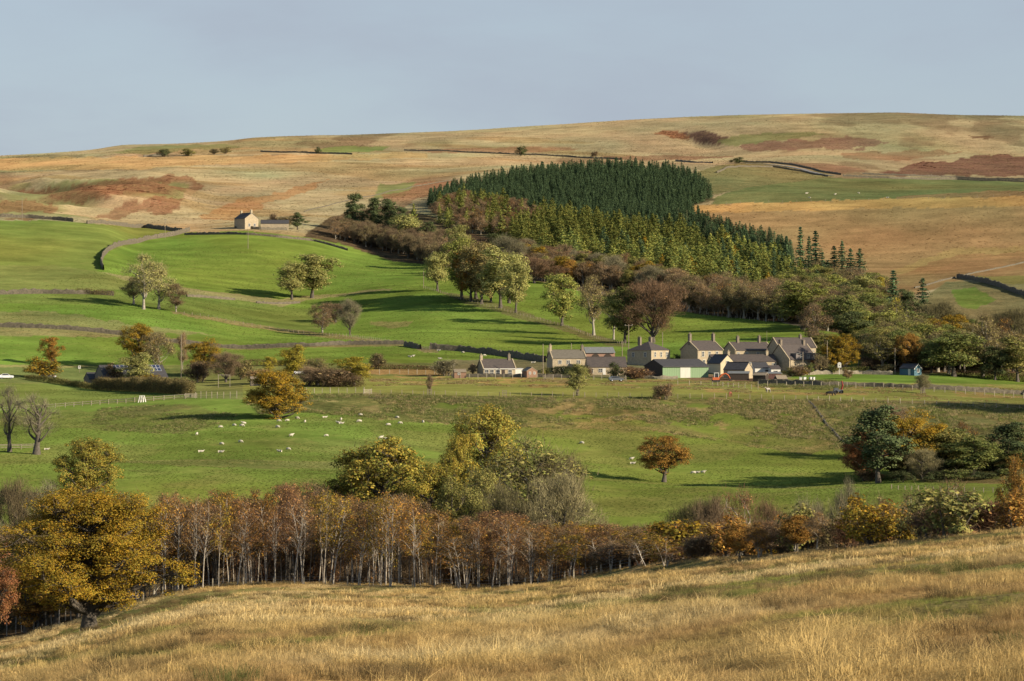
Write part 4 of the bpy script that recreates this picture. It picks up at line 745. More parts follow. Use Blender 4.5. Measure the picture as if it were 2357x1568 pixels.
# ------------------------------------------------------------------ woods and trees on the hill
def band(pts, spacing, dlo, dhi, seed, kinds, h, wf, name, label, group, maxn=90):
    x, y, z, u, r = poly_points(pts, spacing, dlo, dhi, seed, 0.5); rng = random.Random(seed); o = list(np.argsort(y))[:maxn]
    for k in o:
        kd, pl = rng.choice(kinds); hh = rng.uniform(*h); plant(kd, pl, (x[k], y[k], z[k]), hh, hh * wf * rng.uniform(.85, 1.25), name, label[pl] if isinstance(label, dict) else label, 'tree', (group + ', ' + pl) if isinstance(label, dict) else group)
    return len(o)
LB = lambda where: {p: t + ' ' + where for p, t in (('brown', 'brown leafless tree'), ('purple', 'purple brown twiggy tree'), ('tan', 'tan twiggy tree'), ('rust', 'rusty brown tree'), ('oliveb', 'olive brown tree'), ('olive', 'dull olive tree'), ('grey', 'grey leafless tree'), ('bronze', 'bronze leaved tree'), ('gold', 'golden leaved tree'), ('pale', 'pale straw coloured tree'), ('dark', 'dark evergreen tree'), ('orange', 'orange leaved tree'), ('green', 'mid green tree'), ('copper', 'copper leaved tree'), ('lime', 'lime green tree'))}
print('bands', band([(772, 552), (860, 574), (960, 602), (1010, 616), (1060, 628), (1060, 585), (960, 555), (880, 530), (780, 516)], 6.2, 1400, 1800, 31, [('brown', 'brown'), ('brown', 'tan'), ('bare', 'brown'), ('brown', 'oliveb'), ('bare', 'oliveb')], (9, 12), .72, 'beech_tree', LB('in the brown wood along the top of the green hill'), 'trees of the hilltop wood', 120),  # brown trees of no identified species; beech is a guessed name
 band([(1180, 600), (1260, 618), (1420, 640), (1560, 672), (1560, 690), (1420, 668), (1260, 645), (1190, 632)], 6.6, 1300, 1600, 32, [('brown', 'brown'), ('brown', 'rust'), ('brown', 'tan'), ('round', 'olive'), ('sparse', 'lime'), ('round', 'gold'), ('sparse', 'olive'), ('bare', 'grey')], (7, 12.5), .8, 'rowan_tree', LB('in the brown strip below the larches'), 'trees of the strip below the larches', 120),  # brown and mixed trees of no identified species
 band([(1530, 672), (1600, 690), (1780, 705), (1860, 720), (1800, 742), (1760, 742), (1600, 722), (1535, 705)], 6.4, 1200, 1460, 33, [('brown', 'tan'), ('brown', 'brown'), ('sparse', 'oliveb'), ('brown', 'oliveb'), ('sparse', 'lime'), ('brown', 'bronze')], (8, 13), .68, 'alder_tree', LB('in the tan birch belt above the top green field'), 'trees of the tan birch belt', 120),  # tan trees taken for birches; species not identified
 band([(1800, 690), (1900, 660), (2020, 690), (2040, 760), (1900, 770), (1800, 740)], 9.5, 1150, 1420, 34, [('round', 'olive'), ('brown', 'brown'), ('sparse', 'oliveb'), ('round', 'green'), ('round', 'lime')], (9, 13), .9, 'wood_tree', LB('in the mixed wood right of the farm'), 'trees of the mixed wood', 120),
 band([(1960, 770), (2100, 740), (2357, 730), (2450, 760), (2450, 850), (2200, 862), (1990, 850)], 7.0, 1000, 1290, 35, [('round', 'olive'), ('round', 'oliveb'), ('sparse', 'olive'), ('round', 'lime'), ('round', 'green'), ('round', 'gold'), ('sparse', 'oliveb')], (8, 13), .95, 'wood_tree', LB('in the dense wood behind the blue shed'), 'trees of the dense wood', 130))
for row in [
 ('pine', 'scots', 815, 448, 536, 46, 'pine_tree', 'tall dark pine at the left end of the hilltop wood'), ('pine', 'scots', 860, 458, 540, 40, 'pine_tree', 'dark pine second from the left above the hilltop wood'), ('pine', 'scots', 894, 460, 548, 54, 'pine_tree', 'broad dark pine above the middle of the hilltop wood'), ('spruce', 'spruce', 835, 486, 540, 26, 'spruce_tree', 'small dark spruce between the hilltop pines'), ('pine', 'scots', 925, 478, 552, 34, 'pine_tree', 'small dark pine right of the hilltop pines'),
 ('larch', 'larch', 952, 470, 556, 34, 'larch_tree', 'pale yellow larch beside the hilltop pines'), ('round', 'pale', 935, 496, 570, 62, 'ash_tree', 'pale straw coloured crown over the hilltop wood'), ('round', 'pale', 1058, 520, 618, 52, 'ash_tree', 'pale yellow tree behind the field clump'), ('round', 'dark', 985, 512, 575, 40, 'holly_tree', 'rounded dark green tree at the edge of the hilltop wood'),
 ('round', 'dark', 1140, 540, 630, 55, 'holly_tree', 'dark green crown behind the big field clump'), ('bare', 'grey', 1168, 545, 636, 80, 'ash_tree', 'grey leafless dome behind the big field clump'), ('bare', 'brown', 800, 505, 548, 70, 'beech_tree', 'brown leafless tree at the left corner of the hilltop wood'),
 ('round', 'pale', 1007, 583, 669, 54, 'ash_tree', 'pale green single tree left of the field clump'), ('round', 'lime', 1063, 551, 688, 74, 'sycamore_tree', 'lime topped tree at the left of the field clump'), ('round', 'bronze', 1084, 572, 693, 70, 'oak_tree', 'bronze tree with dark trunk inside the field clump'), ('round', 'oliveb', 1108, 562, 700, 84, 'sycamore_tree', 'olive tree in the middle of the field clump'), ('round', 'pale', 1152, 573, 709, 84, 'ash_tree', 'tall pale tree right of the middle of the field clump'), ('round', 'pale', 1187, 602, 720, 62, 'ash_tree', 'slender pale tree at the right of the field clump'), ('round', 'pale', 1172, 585, 698, 76, 'ash_tree', 'pale tree filling the back of the field clump'), ('round', 'olive', 1096, 585, 688, 80, 'sycamore_tree', 'olive tree filling the back of the field clump'), ('bare', 'oliveb', 1130, 590, 696, 66, 'ash_tree', 'thin olive brown tree tucked inside the field clump'),
 ('round', 'lime', 1293, 633, 750, 84, 'sycamore_tree', 'bright lime green tree alone on the green slope'), ('sparse', 'oliveb', 1367, 637, 772, 66, 'ash_tree', 'thin yellowish tree below the lime green tree'), ('round', 'green', 1438, 664, 790, 84, 'sycamore_tree', 'green tree behind the power pole'), ('bare', 'rust', 1503, 650, 789, 130, 'beech_tree', 'huge reddish brown beech behind the farmhouses'), ('sparse', 'lime', 1412, 670, 782, 46, 'ash_tree', 'small yellowish tree left of the green tree behind the pole'),
 ('oak', 'orange', 1312, 600, 652, 52, 'oak_tree', 'orange tree at the foot of the larches'), ('oak', 'orange', 1352, 604, 655, 40, 'oak_tree', 'smaller orange tree at the foot of the larches'), ('bare', 'grey', 1413, 590, 660, 60, 'ash_tree', 'grey leafless tree below the larches'), ('bare', 'rust', 1230, 594, 652, 74, 'beech_tree', 'reddish brown rounded tree behind the field clump'), ('bare', 'grey', 1500, 612, 680, 60, 'ash_tree', 'grey twiggy tree at the right of the strip below the larches'), ('brown', 'rust', 1284, 612, 655, 56, 'beech_tree', 'tan brown rounded tree left of the orange trees'),
 ('sparse', 'pale', 330, 588, 712, 74, 'ash_tree', 'tall pale tree at the left of the hedge pair', ), ('sparse', 'pale', 366, 608, 712, 66, 'ash_tree', 'pale tree at the right of the hedge pair'), ('sparse', 'oliveb', 308, 640, 700, 46, 'ash_tree', 'low sparse tree left of the hedge pair'), ('brown', 'brown', 405, 653, 718, 50, 'hawthorn_tree', 'small brown hawthorn right of the hedge pair'),
 ('round', 'pale', 672, 605, 690, 60, 'ash_tree', 'pale green tree left of its larger neighbour on the slope'), ('round', 'pale', 718, 588, 686, 96, 'oak_tree', 'spreading pale tree with forked trunk on the slope'),
 ('brown', 'brown', 742, 698, 766, 54, 'hawthorn_tree', 'brown hawthorn on the lower hedge line'), ('bare', 'brown', 772, 700, 742, 60, 'hawthorn_tree', 'brown windswept thorn between two hedge line trees'), ('bare', 'grey', 805, 690, 772, 46, 'ash_tree', 'bare pale stemmed tree on the lower hedge line'),
 ('bush', 'dark', 377, 343, 361, 30, 'bush', 'dark round bush at the left of four on the skyline slope'), ('bush', 'olive', 433, 342, 359, 40, 'bush', 'wide dark bush second of four on the skyline slope'), ('barebush', 'oliveb', 494, 342, 355, 22, 'bush', 'small brown bush third of four on the skyline slope'), ('bush', 'oliveb', 519, 338, 355, 26, 'bush', 'brown bush at the right of four on the skyline slope'), ('bush', 'dark', 733, 338, 354, 17, 'bush', 'small dark bush on the moor wall above the farmhouse'), ('bush', 'dark', 1200, 336, 359, 26, 'bush', 'dark bush on the moor wall above the plantation'), ('bush', 'dark', 1697, 362, 376, 40, 'bush', 'low dark thicket by the moor road'), ('barebush', 'brown', 1369, 348, 362, 14, 'bush', 'tiny thorn on the moor wall right of the dark bush'),
 ('barebush', 'brown', 628, 490, 524, 22, 'thorn_tree', 'thin thorn beside the moor farmhouse'), ('barebush', 'oliveb', 655, 496, 527, 32, 'thorn_tree', 'brown thorn behind the moor farm outbuilding'), ('pine', 'scots', 685, 490, 529, 36, 'pine_tree', 'dark pine at the end of the moor farm outbuilding')]:
    k, p, u, top, base, w, nm, lab = row; T(k, p, u, top, base, w, nm, lab, dmin=900)
for row in [
 ('round', 'lime', 1848, 655, 1180, 104, 'sycamore_tree', 'big lime and yellow tree above the farm roofs'), ('brown', 'brown', 1874, 700, 1085, 72, 'birch_tree', 'tall brown birch behind the right hand house'), ('round', 'green', 1942, 684, 1120, 92, 'sycamore_tree', 'mid green tree right of the brown birch'), ('round', 'dark', 1965, 720, 1090, 80, 'sycamore_tree', 'shaded dark green tree below the mid green tree'),
 ('spruce', 'spruce', 2056, 624, 1240, 56, 'spruce_tree', 'tall black spruce above the right hand wood'), ('spruce', 'spruce', 2124, 640, 1225, 52, 'spruce_tree', 'shorter black spruce right of the tall one'), ('pine', 'dark', 2085, 668, 1220, 60, 'pine_tree', 'low dark tree between the two black spruces'), ('round', 'pale', 1984, 638, 1275, 84, 'ash_tree', 'pale straw tree left of the tall black spruce'), ('bush', 'yellow', 2058, 684, 1190, 40, 'bush', 'yellow bush at the foot of the tall black spruce'), ('round', 'yellow', 2024, 640, 1290, 34, 'ash_tree', 'small yellow tree against the tall black spruce'),
 ('sparse', 'lime', 2062, 697, 1110, 92, 'sycamore_tree', 'lime green tree in the middle of the right hand wood'), ('bare', 'olive', 2165, 698, 1130, 110, 'ash_tree', 'olive twiggy dome right of the lime green tree'), ('sparse', 'olive', 2120, 735, 1080, 80, 'ash_tree', 'olive tree above the orange tree'), ('oak', 'orange', 2092, 770, 1022, 70, 'maple_tree', 'orange red tree above the blue shed'), ('round', 'green', 2196, 768, 1002, 120, 'willow_tree', 'broad dark willow right of the blue shed'), ('sparse', 'oliveb', 2262, 726, 1012, 78, 'ash_tree', 'olive brown tree right of the broad willow'), ('brown', 'orange', 2302, 734, 1050, 52, 'maple_tree', 'orange tinted tree near the right edge of the wood'), ('bare', 'olive', 2338, 712, 1075, 100, 'ash_tree', 'olive dome at the right edge above the hedge'), ('round', 'olive', 2342, 778, 1000, 84, 'ash_tree', 'olive tree at the right edge beside the hedge'), ('domeoak', 'gold', 1934, 772, 1012, 84, 'beech_tree', 'rounded gold and green beech beside the white post box'), ('brown', 'orange', 2150, 745, 1060, 40, 'maple_tree', 'rusty patch of tree deep in the right hand wood'), ('round', 'dark', 2030, 780, 1050, 80, 'sycamore_tree', 'dark tree in shade left of the orange red tree'), ('round', 'dark', 2290, 800, 1000, 60, 'holly_tree', 'dark evergreen under the olive brown tree')]:
    k, p, u, top, d, w, nm, lab = row; T(k, p, u, top, 0, w, nm, lab, d=d)
# ------------------------------------------------------------------ trees round the farm, on the bank and in the lower field
for row in [
 ('round', 'bronze', 118, 778, 842, 46, 'maple_tree', 'small bronze tree on a thin stem near the white car'), ('round', 'pale', 312, 815, 893, 72, 'ash_tree', 'pale leafy tree hiding the middle of the solar roof'), ('bush', 'brown', 262, 838, 890, 60, 'bush', 'brown bush against the barn gable'), ('bush', 'gold', 345, 862, 896, 70, 'bush', 'yellow bush on top of the tall dark hedge'), ('bush', 'gold', 100, 822, 872, 78, 'bush', 'golden bush arching over the parked vehicle'),
 ('oak', 'gold', 318, 748, 846, 92, 'oak_tree', 'golden oak behind the solar roofed barn'), ('brown', 'oliveb', 366, 766, 856, 76, 'ash_tree', 'brown sparse tree behind the solar roofed barn'), ('oak', 'gold', 470, 783, 868, 70, 'oak_tree', 'green and gold oak right of the barn'), ('barebush', 'brown', 455, 830, 880, 50, 'hawthorn_tree', 'rounded leafless thorn right of the barn'), ('bare', 'tan', 520, 812, 880, 66, 'ash_tree', 'thin tan tree by the wooden frame'), ('brown', 'tan', 420, 766, 852, 30, 'birch_tree', 'thin birch hiding the tall pole'), ('bush', 'oliveb', 558, 830, 874, 46, 'bush', 'olive brown bush left of the gold oak on the bank'),
 ('round', 'yellow', 619, 822, 862, 30, 'maple_tree', 'small bright yellow tree behind the gold oak'), ('round', 'yellow', 674, 797, 880, 56, 'poplar_tree', 'upright yellow tree behind the gold oak'), ('sparse', 'oliveb', 730, 826, 886, 60, 'ash_tree', 'olive brown tree in the garden hedge'), ('bare', 'tan', 712, 845, 890, 50, 'ash_tree', 'bare pale tree in the garden hedge'), ('round', 'yellow', 815, 823, 888, 76, 'maple_tree', 'yellow green tree at the end of the garden hedge'), ('barebush', 'brown', 770, 846, 890, 80, 'hawthorn_tree', 'brown thorn tangle left of the yellow green tree'), ('bush', 'tan', 600, 850, 884, 60, 'bush', 'tan bush above the gold oak'),
 ('barebush', 'oliveb', 870, 812, 848, 36, 'hawthorn_tree', 'lone small thorn above the garden fence'), ('barebush', 'grey', 1022, 826, 866, 46, 'hawthorn_tree', 'grey bare thorn left of the bungalow'), ('bare', 'tan', 1088, 838, 864, 22, 'apple_tree', 'small pruned tree at the bungalow gable'), ('bush', 'dark', 1416, 834, 870, 42, 'yew_tree', 'dark evergreen before the long low roof'), ('barebush', 'rust', 1465, 845, 872, 54, 'bush', 'reddish leafless bush beside the green shed'), ('bush', 'gold', 1220, 846, 866, 24, 'bush', 'golden bush beside the brown summerhouse'), ('bush', 'olive', 1822, 846, 866, 40, 'bush', 'olive bush in the garden of the right hand house'), ('bush', 'gold', 1840, 850, 866, 34, 'bush', 'golden bush in the garden of the right hand house'), ('barebush', 'brown', 2003, 820, 850, 46, 'bush', 'brown round bush left of the tall pole'), ('bush', 'oliveb', 2040, 838, 860, 40, 'bush', 'olive brown bush at the foot of the tall pole'), ('bush', 'green', 1905, 836, 858, 30, 'bush', 'green bush beside the gold and green beech'), ('barebush', 'oliveb', 1890, 815, 860, 30, 'bush', 'olive twiggy bush at the corner of the right hand house'),
 ('domeoak', 'gold', 638, 856, 965, 138, 'oak_tree', 'round gold oak on the bank left of the sheep'), ('round', 'pale', 1328, 840, 911, 50, 'sapling', 'pale green young tree in a guard below the cottage'), ('barebush', 'tan', 1528, 880, 921, 42, 'hawthorn_tree', 'windswept bare thorn on the lip of the bank'), ('bare', 'pale', 2124, 863, 905, 32, 'sapling', 'pale young tree in a guard before the long wall'), ('bare', 'tan', 989, 862, 909, 14, 'sapling', 'leafless sapling in a guard left of the pasture'),
 ('dead', 'grey', 22, 885, 1040, 62, 'ash_tree', 'bare old tree at the left edge of the lower field'), ('dead', 'grey', 84, 905, 1046, 84, 'ash_tree', 'bare old tree with thick pale bole near the left edge'),
 ('domeoak', 'goldgreen', 200, 1013, 1152, 142, 'oak_tree', 'gold oak standing over the grey scrub'), ('fieldoak', 'orange', 1528, 1006, 1110, 116, 'oak_tree', 'orange gold oak alone in the lower field', 0)]:
    k, p, u, top, base, w, nm, lab = row[:8]; T(k, p, u, top, base, w, nm, lab, dmin=600, var=row[8] if len(row) > 8 else None)
for row in [
 ('oak', 'goldgreen', 1120, 943, 620, 180, 'oak_tree', 'tall gold oak at the back of the group above the birches'), ('oak', 'goldgreen', 1055, 1010, 612, 110, 'oak_tree', 'lime tinged oak left of the tall gold oak'), ('domeoak', 'goldgreen', 890, 1017, 600, 250, 'oak_tree', 'broad gold oak above the middle of the birch wood'), ('oak', 'goldgreen', 985, 1075, 592, 150, 'oak_tree', 'lower bronze oak right of the broad gold oak'), ('oak', 'goldgreen', 815, 1060, 606, 90, 'oak_tree', 'outer gold oak at the left of the oak group'), ('sparse', 'olive', 1210, 1018, 588, 220, 'beech_tree', 'large leafless beech right of the gold oaks'), ('oak', 'olive', 1110, 1090, 580, 130, 'oak_tree', 'dark olive oak under the tall gold oak'), ('bare', 'oliveb', 1275, 1050, 596, 120, 'beech_tree', 'olive brown leafless tree behind the grey tree'), ('bare', 'pale', 1292, 1098, 560, 160, 'ash_tree', 'pale grey leafless tree at the right of the oak group'), ('oak', 'olive', 1040, 1110, 570, 120, 'oak_tree', 'shaded olive oak between the gold oaks'), ('bare', 'olive', 1165, 1120, 560, 120, 'beech_tree', 'small olive leafless tree beneath the large beech'),
 ('pine', 'scots', 2022, 938, 690, 128, 'pine_tree', 'blue green pine leading the right hand field clump'), ('oak', 'gold', 2092, 950, 700, 140, 'oak_tree', 'gold oak beside the blue green pine'), ('oak', 'copper', 1990, 1000, 700, 96, 'oak_tree', 'dark copper tree at the left of the field clump'), ('bare', 'pale', 2122, 1035, 690, 78, 'willow_tree', 'pale twiggy willow in front of the gold oak'), ('round', 'olive', 2180, 985, 700, 115, 'alder_tree', 'olive alder right of the gold oak'), ('round', 'green', 2240, 1010, 690, 115, 'alder_tree', 'dark green alder in the right hand field clump'), ('brown', 'orange', 2222, 972, 720, 50, 'birch_tree', 'orange topped birch behind the alders'), ('bare', 'oliveb', 2275, 1010, 715, 70, 'ash_tree', 'olive brown tree behind the alders'), ('pine', 'scots', 2325, 975, 700, 115, 'pine_tree', 'dark blue green pine near the right edge'), ('round', 'dark', 2280, 1050, 692, 80, 'holly_tree', 'dark holly below the right edge pine'), ('round', 'dark', 2165, 1050, 696, 60, 'holly_tree', 'dark holly between the willow and the alder'), ('round', 'dark', 2060, 1040, 702, 60, 'holly_tree', 'dark holly behind the pale willow'), ('oak', 'orange', 2342, 1060, 560, 96, 'oak_tree', 'orange oak cut by the right edge above the straw'), ('oak', 'bronze', 2340, 1140, 520, 90, 'oak_tree', 'bronze oak under the orange oak at the right edge'), ('round', 'dark', 2015, 1000, 712, 90, 'holly_tree', 'dark holly behind the dark copper tree'), ('round', 'green', 2140, 1000, 722, 90, 'alder_tree', 'dark alder behind the gold oak'), ('round', 'dark', 2225, 1060, 705, 80, 'holly_tree', 'dark holly in front of the right hand alders'), ('round', 'green', 2340, 1040, 690, 90, 'alder_tree', 'dark alder at the right edge below the pine'), ('bare', 'tan', 2050, 935, 760, 90, 'ash_tree', 'thin tan tree behind the blue green pine'),
 ('bare', 'oliveb', 30, 1110, 560, 120, 'willow_tree', 'grey brown scrub tree at the left edge above the big oak'), ('bare', 'grey', 110, 1120, 565, 130, 'willow_tree', 'grey scrub tree left of the gold oak'), ('bare', 'oliveb', 180, 1135, 560, 120, 'willow_tree', 'brownish scrub tree under the gold oak'), ('bare', 'oliveb', 290, 1140, 575, 90, 'willow_tree', 'brownish scrub tree right of the gold oak')]:
    k, p, u, top, d, w, nm, lab = row; T(k, p, u, top, 0, w, nm, lab, d=d)
for row in [('bush', 'green', 1553, 836, 1030, 30, 'green shrub in the yard left of the square farmhouse'), ('bush', 'dark', 1560, 815, 1046, 34, 'dark shrub behind the green shed roof'), ('barebush', 'brown', 1444, 842, 1000, 40, 'brown shrub between the long low barn and the farmhouse'), ('bush', 'olive', 1256, 846, 990, 30, 'olive shrub by the cottage gable'), ('barebush', 'tan', 1348, 842, 985, 30, 'tan twiggy shrub before the cottage'), ('bush', 'green', 1862, 836, 995, 28, 'green shrub at the creeper house door'), ('barebush', 'brown', 1840, 842, 990, 36, 'brown shrub before the creeper house'), ('bush', 'olive', 1916, 842, 1000, 26, 'olive shrub right of the creeper house'), ('bush', 'dark', 1888, 822, 1030, 40, 'dark shrub behind the right end of the creeper house'), ('round', 'olive', 1900, 770, 1060, 60, 'olive tree behind the creeper house'), ('bush', 'brown', 1950, 850, 975, 26, 'brown shrub before the yellow green hedge'), ('barebush', 'oliveb', 1460, 850, 980, 44, 'olive twiggy shrub at the black gable of the green shed')]:
    k, p, u, top, d, w, lab = row; T(k, p, u, top, 0, w, 'garden_shrub' if k != 'round' else 'ash_tree', lab, d=d)
for i, (u, top, d, w, pl) in enumerate([(2075, 1085, 686, 60, 'dark'), (2150, 1085, 684, 54, 'dark'), (2205, 1080, 684, 64, 'green'), (2262, 1085, 682, 60, 'dark'), (2310, 1078, 684, 66, 'green'), (2000, 1080, 698, 60, 'brown')]):
    T('bush', pl, u, top, 0, w, 'understorey_bush', ('dark low bush right of the blue green pine trunk', 'dark low bush right of the pale willow', 'green low bush under the alders', 'dark low bush under the dark alder', 'green low bush at the right under the edge pine', 'brown low bush left of the blue green pine')[i], d=d)
T('round', 'green', 2200, 990, 0, 120, 'alder_tree', 'tall dark alder filling the middle of the right hand field clump', d=712)
T('domeoak', 'copper', 1985, 1000, 0, 84, 'oak_tree', 'dark brown dome at the very left of the right hand field clump', d=716)
# the trees just outside the picture on the right, whose shade lies across the bank
for u, d, h, w in ((2460, 838, 17, 15), (2540, 842, 19, 16), (2620, 850, 18, 16), (2700, 840, 18, 16), (2560, 700, 17, 14)):
    plant('oak', 'bronze', AT(u, d), h, w, 'oak_tree', 'tall oak standing beyond the right edge of the picture', 'tree', 'oaks beyond the right edge')
# ------------------------------------------------------------------ birch wood, valley trees and the great oak
def birch_top(u): return float(np.interp(u, [330, 380, 470, 560, 720, 800, 900, 950, 1000, 1050, 1150, 1250, 1350, 1450, 1540], [1150, 1142, 1138, 1134, 1114, 1150, 1132, 1150, 1178, 1190, 1186, 1204, 1214, 1222, 1240]))
def ORDS(n):
    a = 'first second third fourth fifth sixth seventh eighth ninth tenth eleventh twelfth thirteenth fourteenth fifteenth sixteenth seventeenth eighteenth nineteenth'.split(); r = list(a)
    for t_, o_ in (('twenty', 'twentieth'), ('thirty', 'thirtieth'), ('forty', 'fortieth'), ('fifty', 'fiftieth'), ('sixty', 'sixtieth'), ('seventy', 'seventieth')): r += [o_] + [t_ + ' ' + x for x in a[:9]]
    return r[:n]
def birch_wood():
    rng = random.Random(8); nb = 0; ORD = ORDS(70); names = {'purple': 'purple brown birch', 'brown': 'brown birch', 'bronze': 'orange leaved birch', 'gold': 'golden leaved birch', 'rust': 'rusty leaved birch'}
    for rank, (off, n, dt) in enumerate(((5, 40, 6), (15, 46, 0), (24, 44, -2), (40, 42, 2), (62, 42, 8))):
        for i in range(n):
            u = 392 + (1540 - 392) * (i + rng.uniform(-.9, .9)) / (n - 1); dc = float(smooth_lin(DC, min(max(u, 0), 2357))); d = dc + off + rng.uniform(-4, 5); p = AT(u, d); s = ppm(d)
            top = birch_top(u) + rng.uniform(-14, 34) + dt; h = (CY - FL * p.z / p.y - top) / s; q = rng.random(); gold = 950 > u > 840 or 730 < u < 790
            pal = 'gold' if (gold and q < .45) or q > .91 else 'purple' if q < .38 else 'brown' if q < .52 else 'bronze' if q < .80 else 'rust'
            kind = 'frontbirch' if rank == 0 and q < .85 else 'innerbirch' if rank > 0 and pal in ('purple', 'brown', 'rust') else 'leafbirch' if pal in ('gold', 'bronze') or (pal == 'rust' and q > .9) else 'birch'; w = rng.uniform(3.4, 5.4) * (1.15 if rank > 2 else 1)
            plant(kind, pal, p, h, w, 'birch_tree', (ORD[i] + ' birch from the left on the front edge of the wood, ' + names[pal].replace(' birch', '') if rank == 0 else names[pal] + ' inside the birch wood'), 'tree', ('front ' if rank == 0 else 'inner ') + names[pal] + 'es'); nb += 1
    # birches seen under the big oak at the left
    for i in range(28):
        u = 20 + 380 * (i + rng.uniform(-.4, .4)) / 27; dc = float(smooth_lin(DC, u)); p = AT(u, dc + rng.uniform(4, 40)); plant('birch', rng.choice(['purple', 'brown', 'rust']), p, rng.uniform(9, 11.5), rng.uniform(3.5, 5), 'birch_tree', 'thin birch seen under and behind the big gold oak', 'tree', 'birches behind the big oak'); nb += 1
    return nb
print('birches', birch_wood())
def valley():
    rng = random.Random(9)
    for u0, u1, d0, d1, n, kinds in ((330, 1560, 470, 545, 40, [('brown', 'purple'), ('brown', 'brown'), ('brown', 'bronze'), ('bare', 'brown')]), (1330, 1720, 390, 520, 55, [('brown', 'bronze'), ('brown', 'rust'), ('round', 'gold'), ('brown', 'purple'), ('sparse', 'olive'), ('round', 'bronze'), ('brown', 'brown')]), (1700, 2320, 300, 500, 95, [('brown', 'brown'), ('sparse', 'tan'), ('round', 'bronze'), ('round', 'gold'), ('bare', 'oliveb'), ('brown', 'rust'), ('sparse', 'olive'), ('sparse', 'bronze'), ('bare', 'brown')]), (-60, 330, 450, 560, 20, [('bare', 'oliveb'), ('bare', 'grey'), ('brown', 'brown')])):
        for i in range(n):
            u = rng.uniform(u0, u1); d = rng.uniform(d0, d1); k, pl = rng.choice(kinds); p = AT(u, d); s = ppm(d); foot = CY - FL * p.z / p.y
            top = float(np.interp(u, [0, 330, 400, 1000, 1350, 1500, 1700, 1900, 2100, 2320], [1165, 1180, 1190, 1215, 1222, 1215, 1215, 1200, 1190, 1180])) + rng.uniform(-12, 60); h = min(max((foot - top) / s, 3.5), 13)
            plant(k, pl, p, h, h * rng.uniform(.65, 1.0), 'valley_tree', LB('in the wooded stream valley behind the straw field')[pl], 'tree', 'valley trees, ' + pl)
valley()
def edge_scrub():
    rng = random.Random(15)
    for i in range(46):
        u = 1400 + (2345 - 1400) * (i + rng.random()) / 46; dc = float(smooth_lin(DC, min(u, 2357))); k, pl = rng.choice([('barebush', 'brown'), ('barebush', 'purple'), ('barebush', 'rust'), ('bush', 'bronze'), ('bush', 'olive'), ('barebush', 'oliveb'), ('bush', 'gold')]); h = rng.uniform(1.6, 4.8); plant(k, pl, AT(u, dc + rng.uniform(8, 40)), h, h * rng.uniform(1.0, 1.5), 'scrub_bush', {'brown': 'brown leafless bush', 'purple': 'purple brown bush', 'rust': 'rusty brown bush', 'bronze': 'bronze leaved bush', 'olive': 'olive leaved bush', 'oliveb': 'olive brown leafless bush', 'gold': 'golden leaved bush'}[pl] + ' where the straw field meets the valley trees', 'bush', 'scrub along the valley edge, ' + pl)
edge_scrub()
for row in [
 ('limbbirch', 'purple', 1705, 1128, 440, 130, 'birch_tree', 'leaning birch with white limbs left of the valley gap'), ('bare', 'brown', 1640, 1150, 470, 90, 'oak_tree', 'brown twiggy tree left of the leaning birch'), ('bare', 'olive', 1600, 1158, 500, 110, 'oak_tree', 'dark flat topped twiggy tree in the valley'), ('bare', 'rust', 1770, 1160, 450, 110, 'birch_tree', 'rusty twiggy birch right of the leaning birch'), ('bare', 'grey', 1952, 1118, 520, 90, 'ash_tree', 'grey green leafless dome over the valley'), ('bare', 'grey', 1870, 1155, 520, 80, 'ash_tree', 'smaller grey leafless dome over the valley'), ('sparse', 'oliveb', 2030, 1150, 500, 70, 'ash_tree', 'olive brown sparse tree in the valley'), ('limbbirch', 'rust', 2192, 1112, 330, 110, 'birch_tree', 'white stemmed birch rising near the right edge'), ('birch', 'brown', 2110, 1135, 345, 80, 'birch_tree', 'rusty topped birch left of the white stemmed birch'), ('bare', 'brown', 2230, 1150, 360, 130, 'oak_tree', 'brown twiggy mass around the white stemmed birch'), ('bare', 'brown', 2130, 1165, 380, 110, 'oak_tree', 'brown twiggy mass left of the white stemmed birch'), ('round', 'gold', 1965, 1180, 400, 100, 'maple_tree', 'golden tree in the middle of the right hand valley'), ('round', 'gold', 2052, 1205, 360, 60, 'maple_tree', 'small bright golden tree close to the straw edge'), ('round', 'bronze', 2085, 1195, 370, 80, 'birch_tree', 'bronze tree beside the small golden tree'), ('round', 'gold', 1490, 1270, 372, 80, 'birch_tree', 'low golden birch at the right end of the birch wood'), ('round', 'dark', 1840, 1262, 345, 60, 'holly_tree', 'black holly close to the straw edge'), ('round', 'gold', 1790, 1262, 335, 56, 'maple_tree', 'small golden bush at the straw edge'), ('round', 'olive', 1590, 1250, 400, 70, 'willow_tree', 'yellow olive willow right of the golden birch'), ('round', 'copper', 2130, 1225, 330, 70, 'birch_tree', 'copper birch low by the straw edge')]:
    k, p, u, top, d, w, nm, lab = row; T(k, p, u, top, 0, w, nm, lab, d=d)
T('bigoak', 'gold', 205, 1136, 1450, 425, 'oak_tree', 'great golden oak with a stout trunk at the lower left', dmin=30)
T('oak', 'copper', -14, 1262, 1492, 100, 'beech_tree', 'copper beech cut by the left edge beside the great oak', dmin=30)
for i, u in enumerate((60, 130, 300, 330)):
    p = AT(u, float(smooth_lin(DC, u)) + 14); plant('round', 'bronze', p, 9, 9, 'oak_tree', 'bronze oak in the shade behind the great golden oak', 'tree', 'bronze oaks behind the great oak')
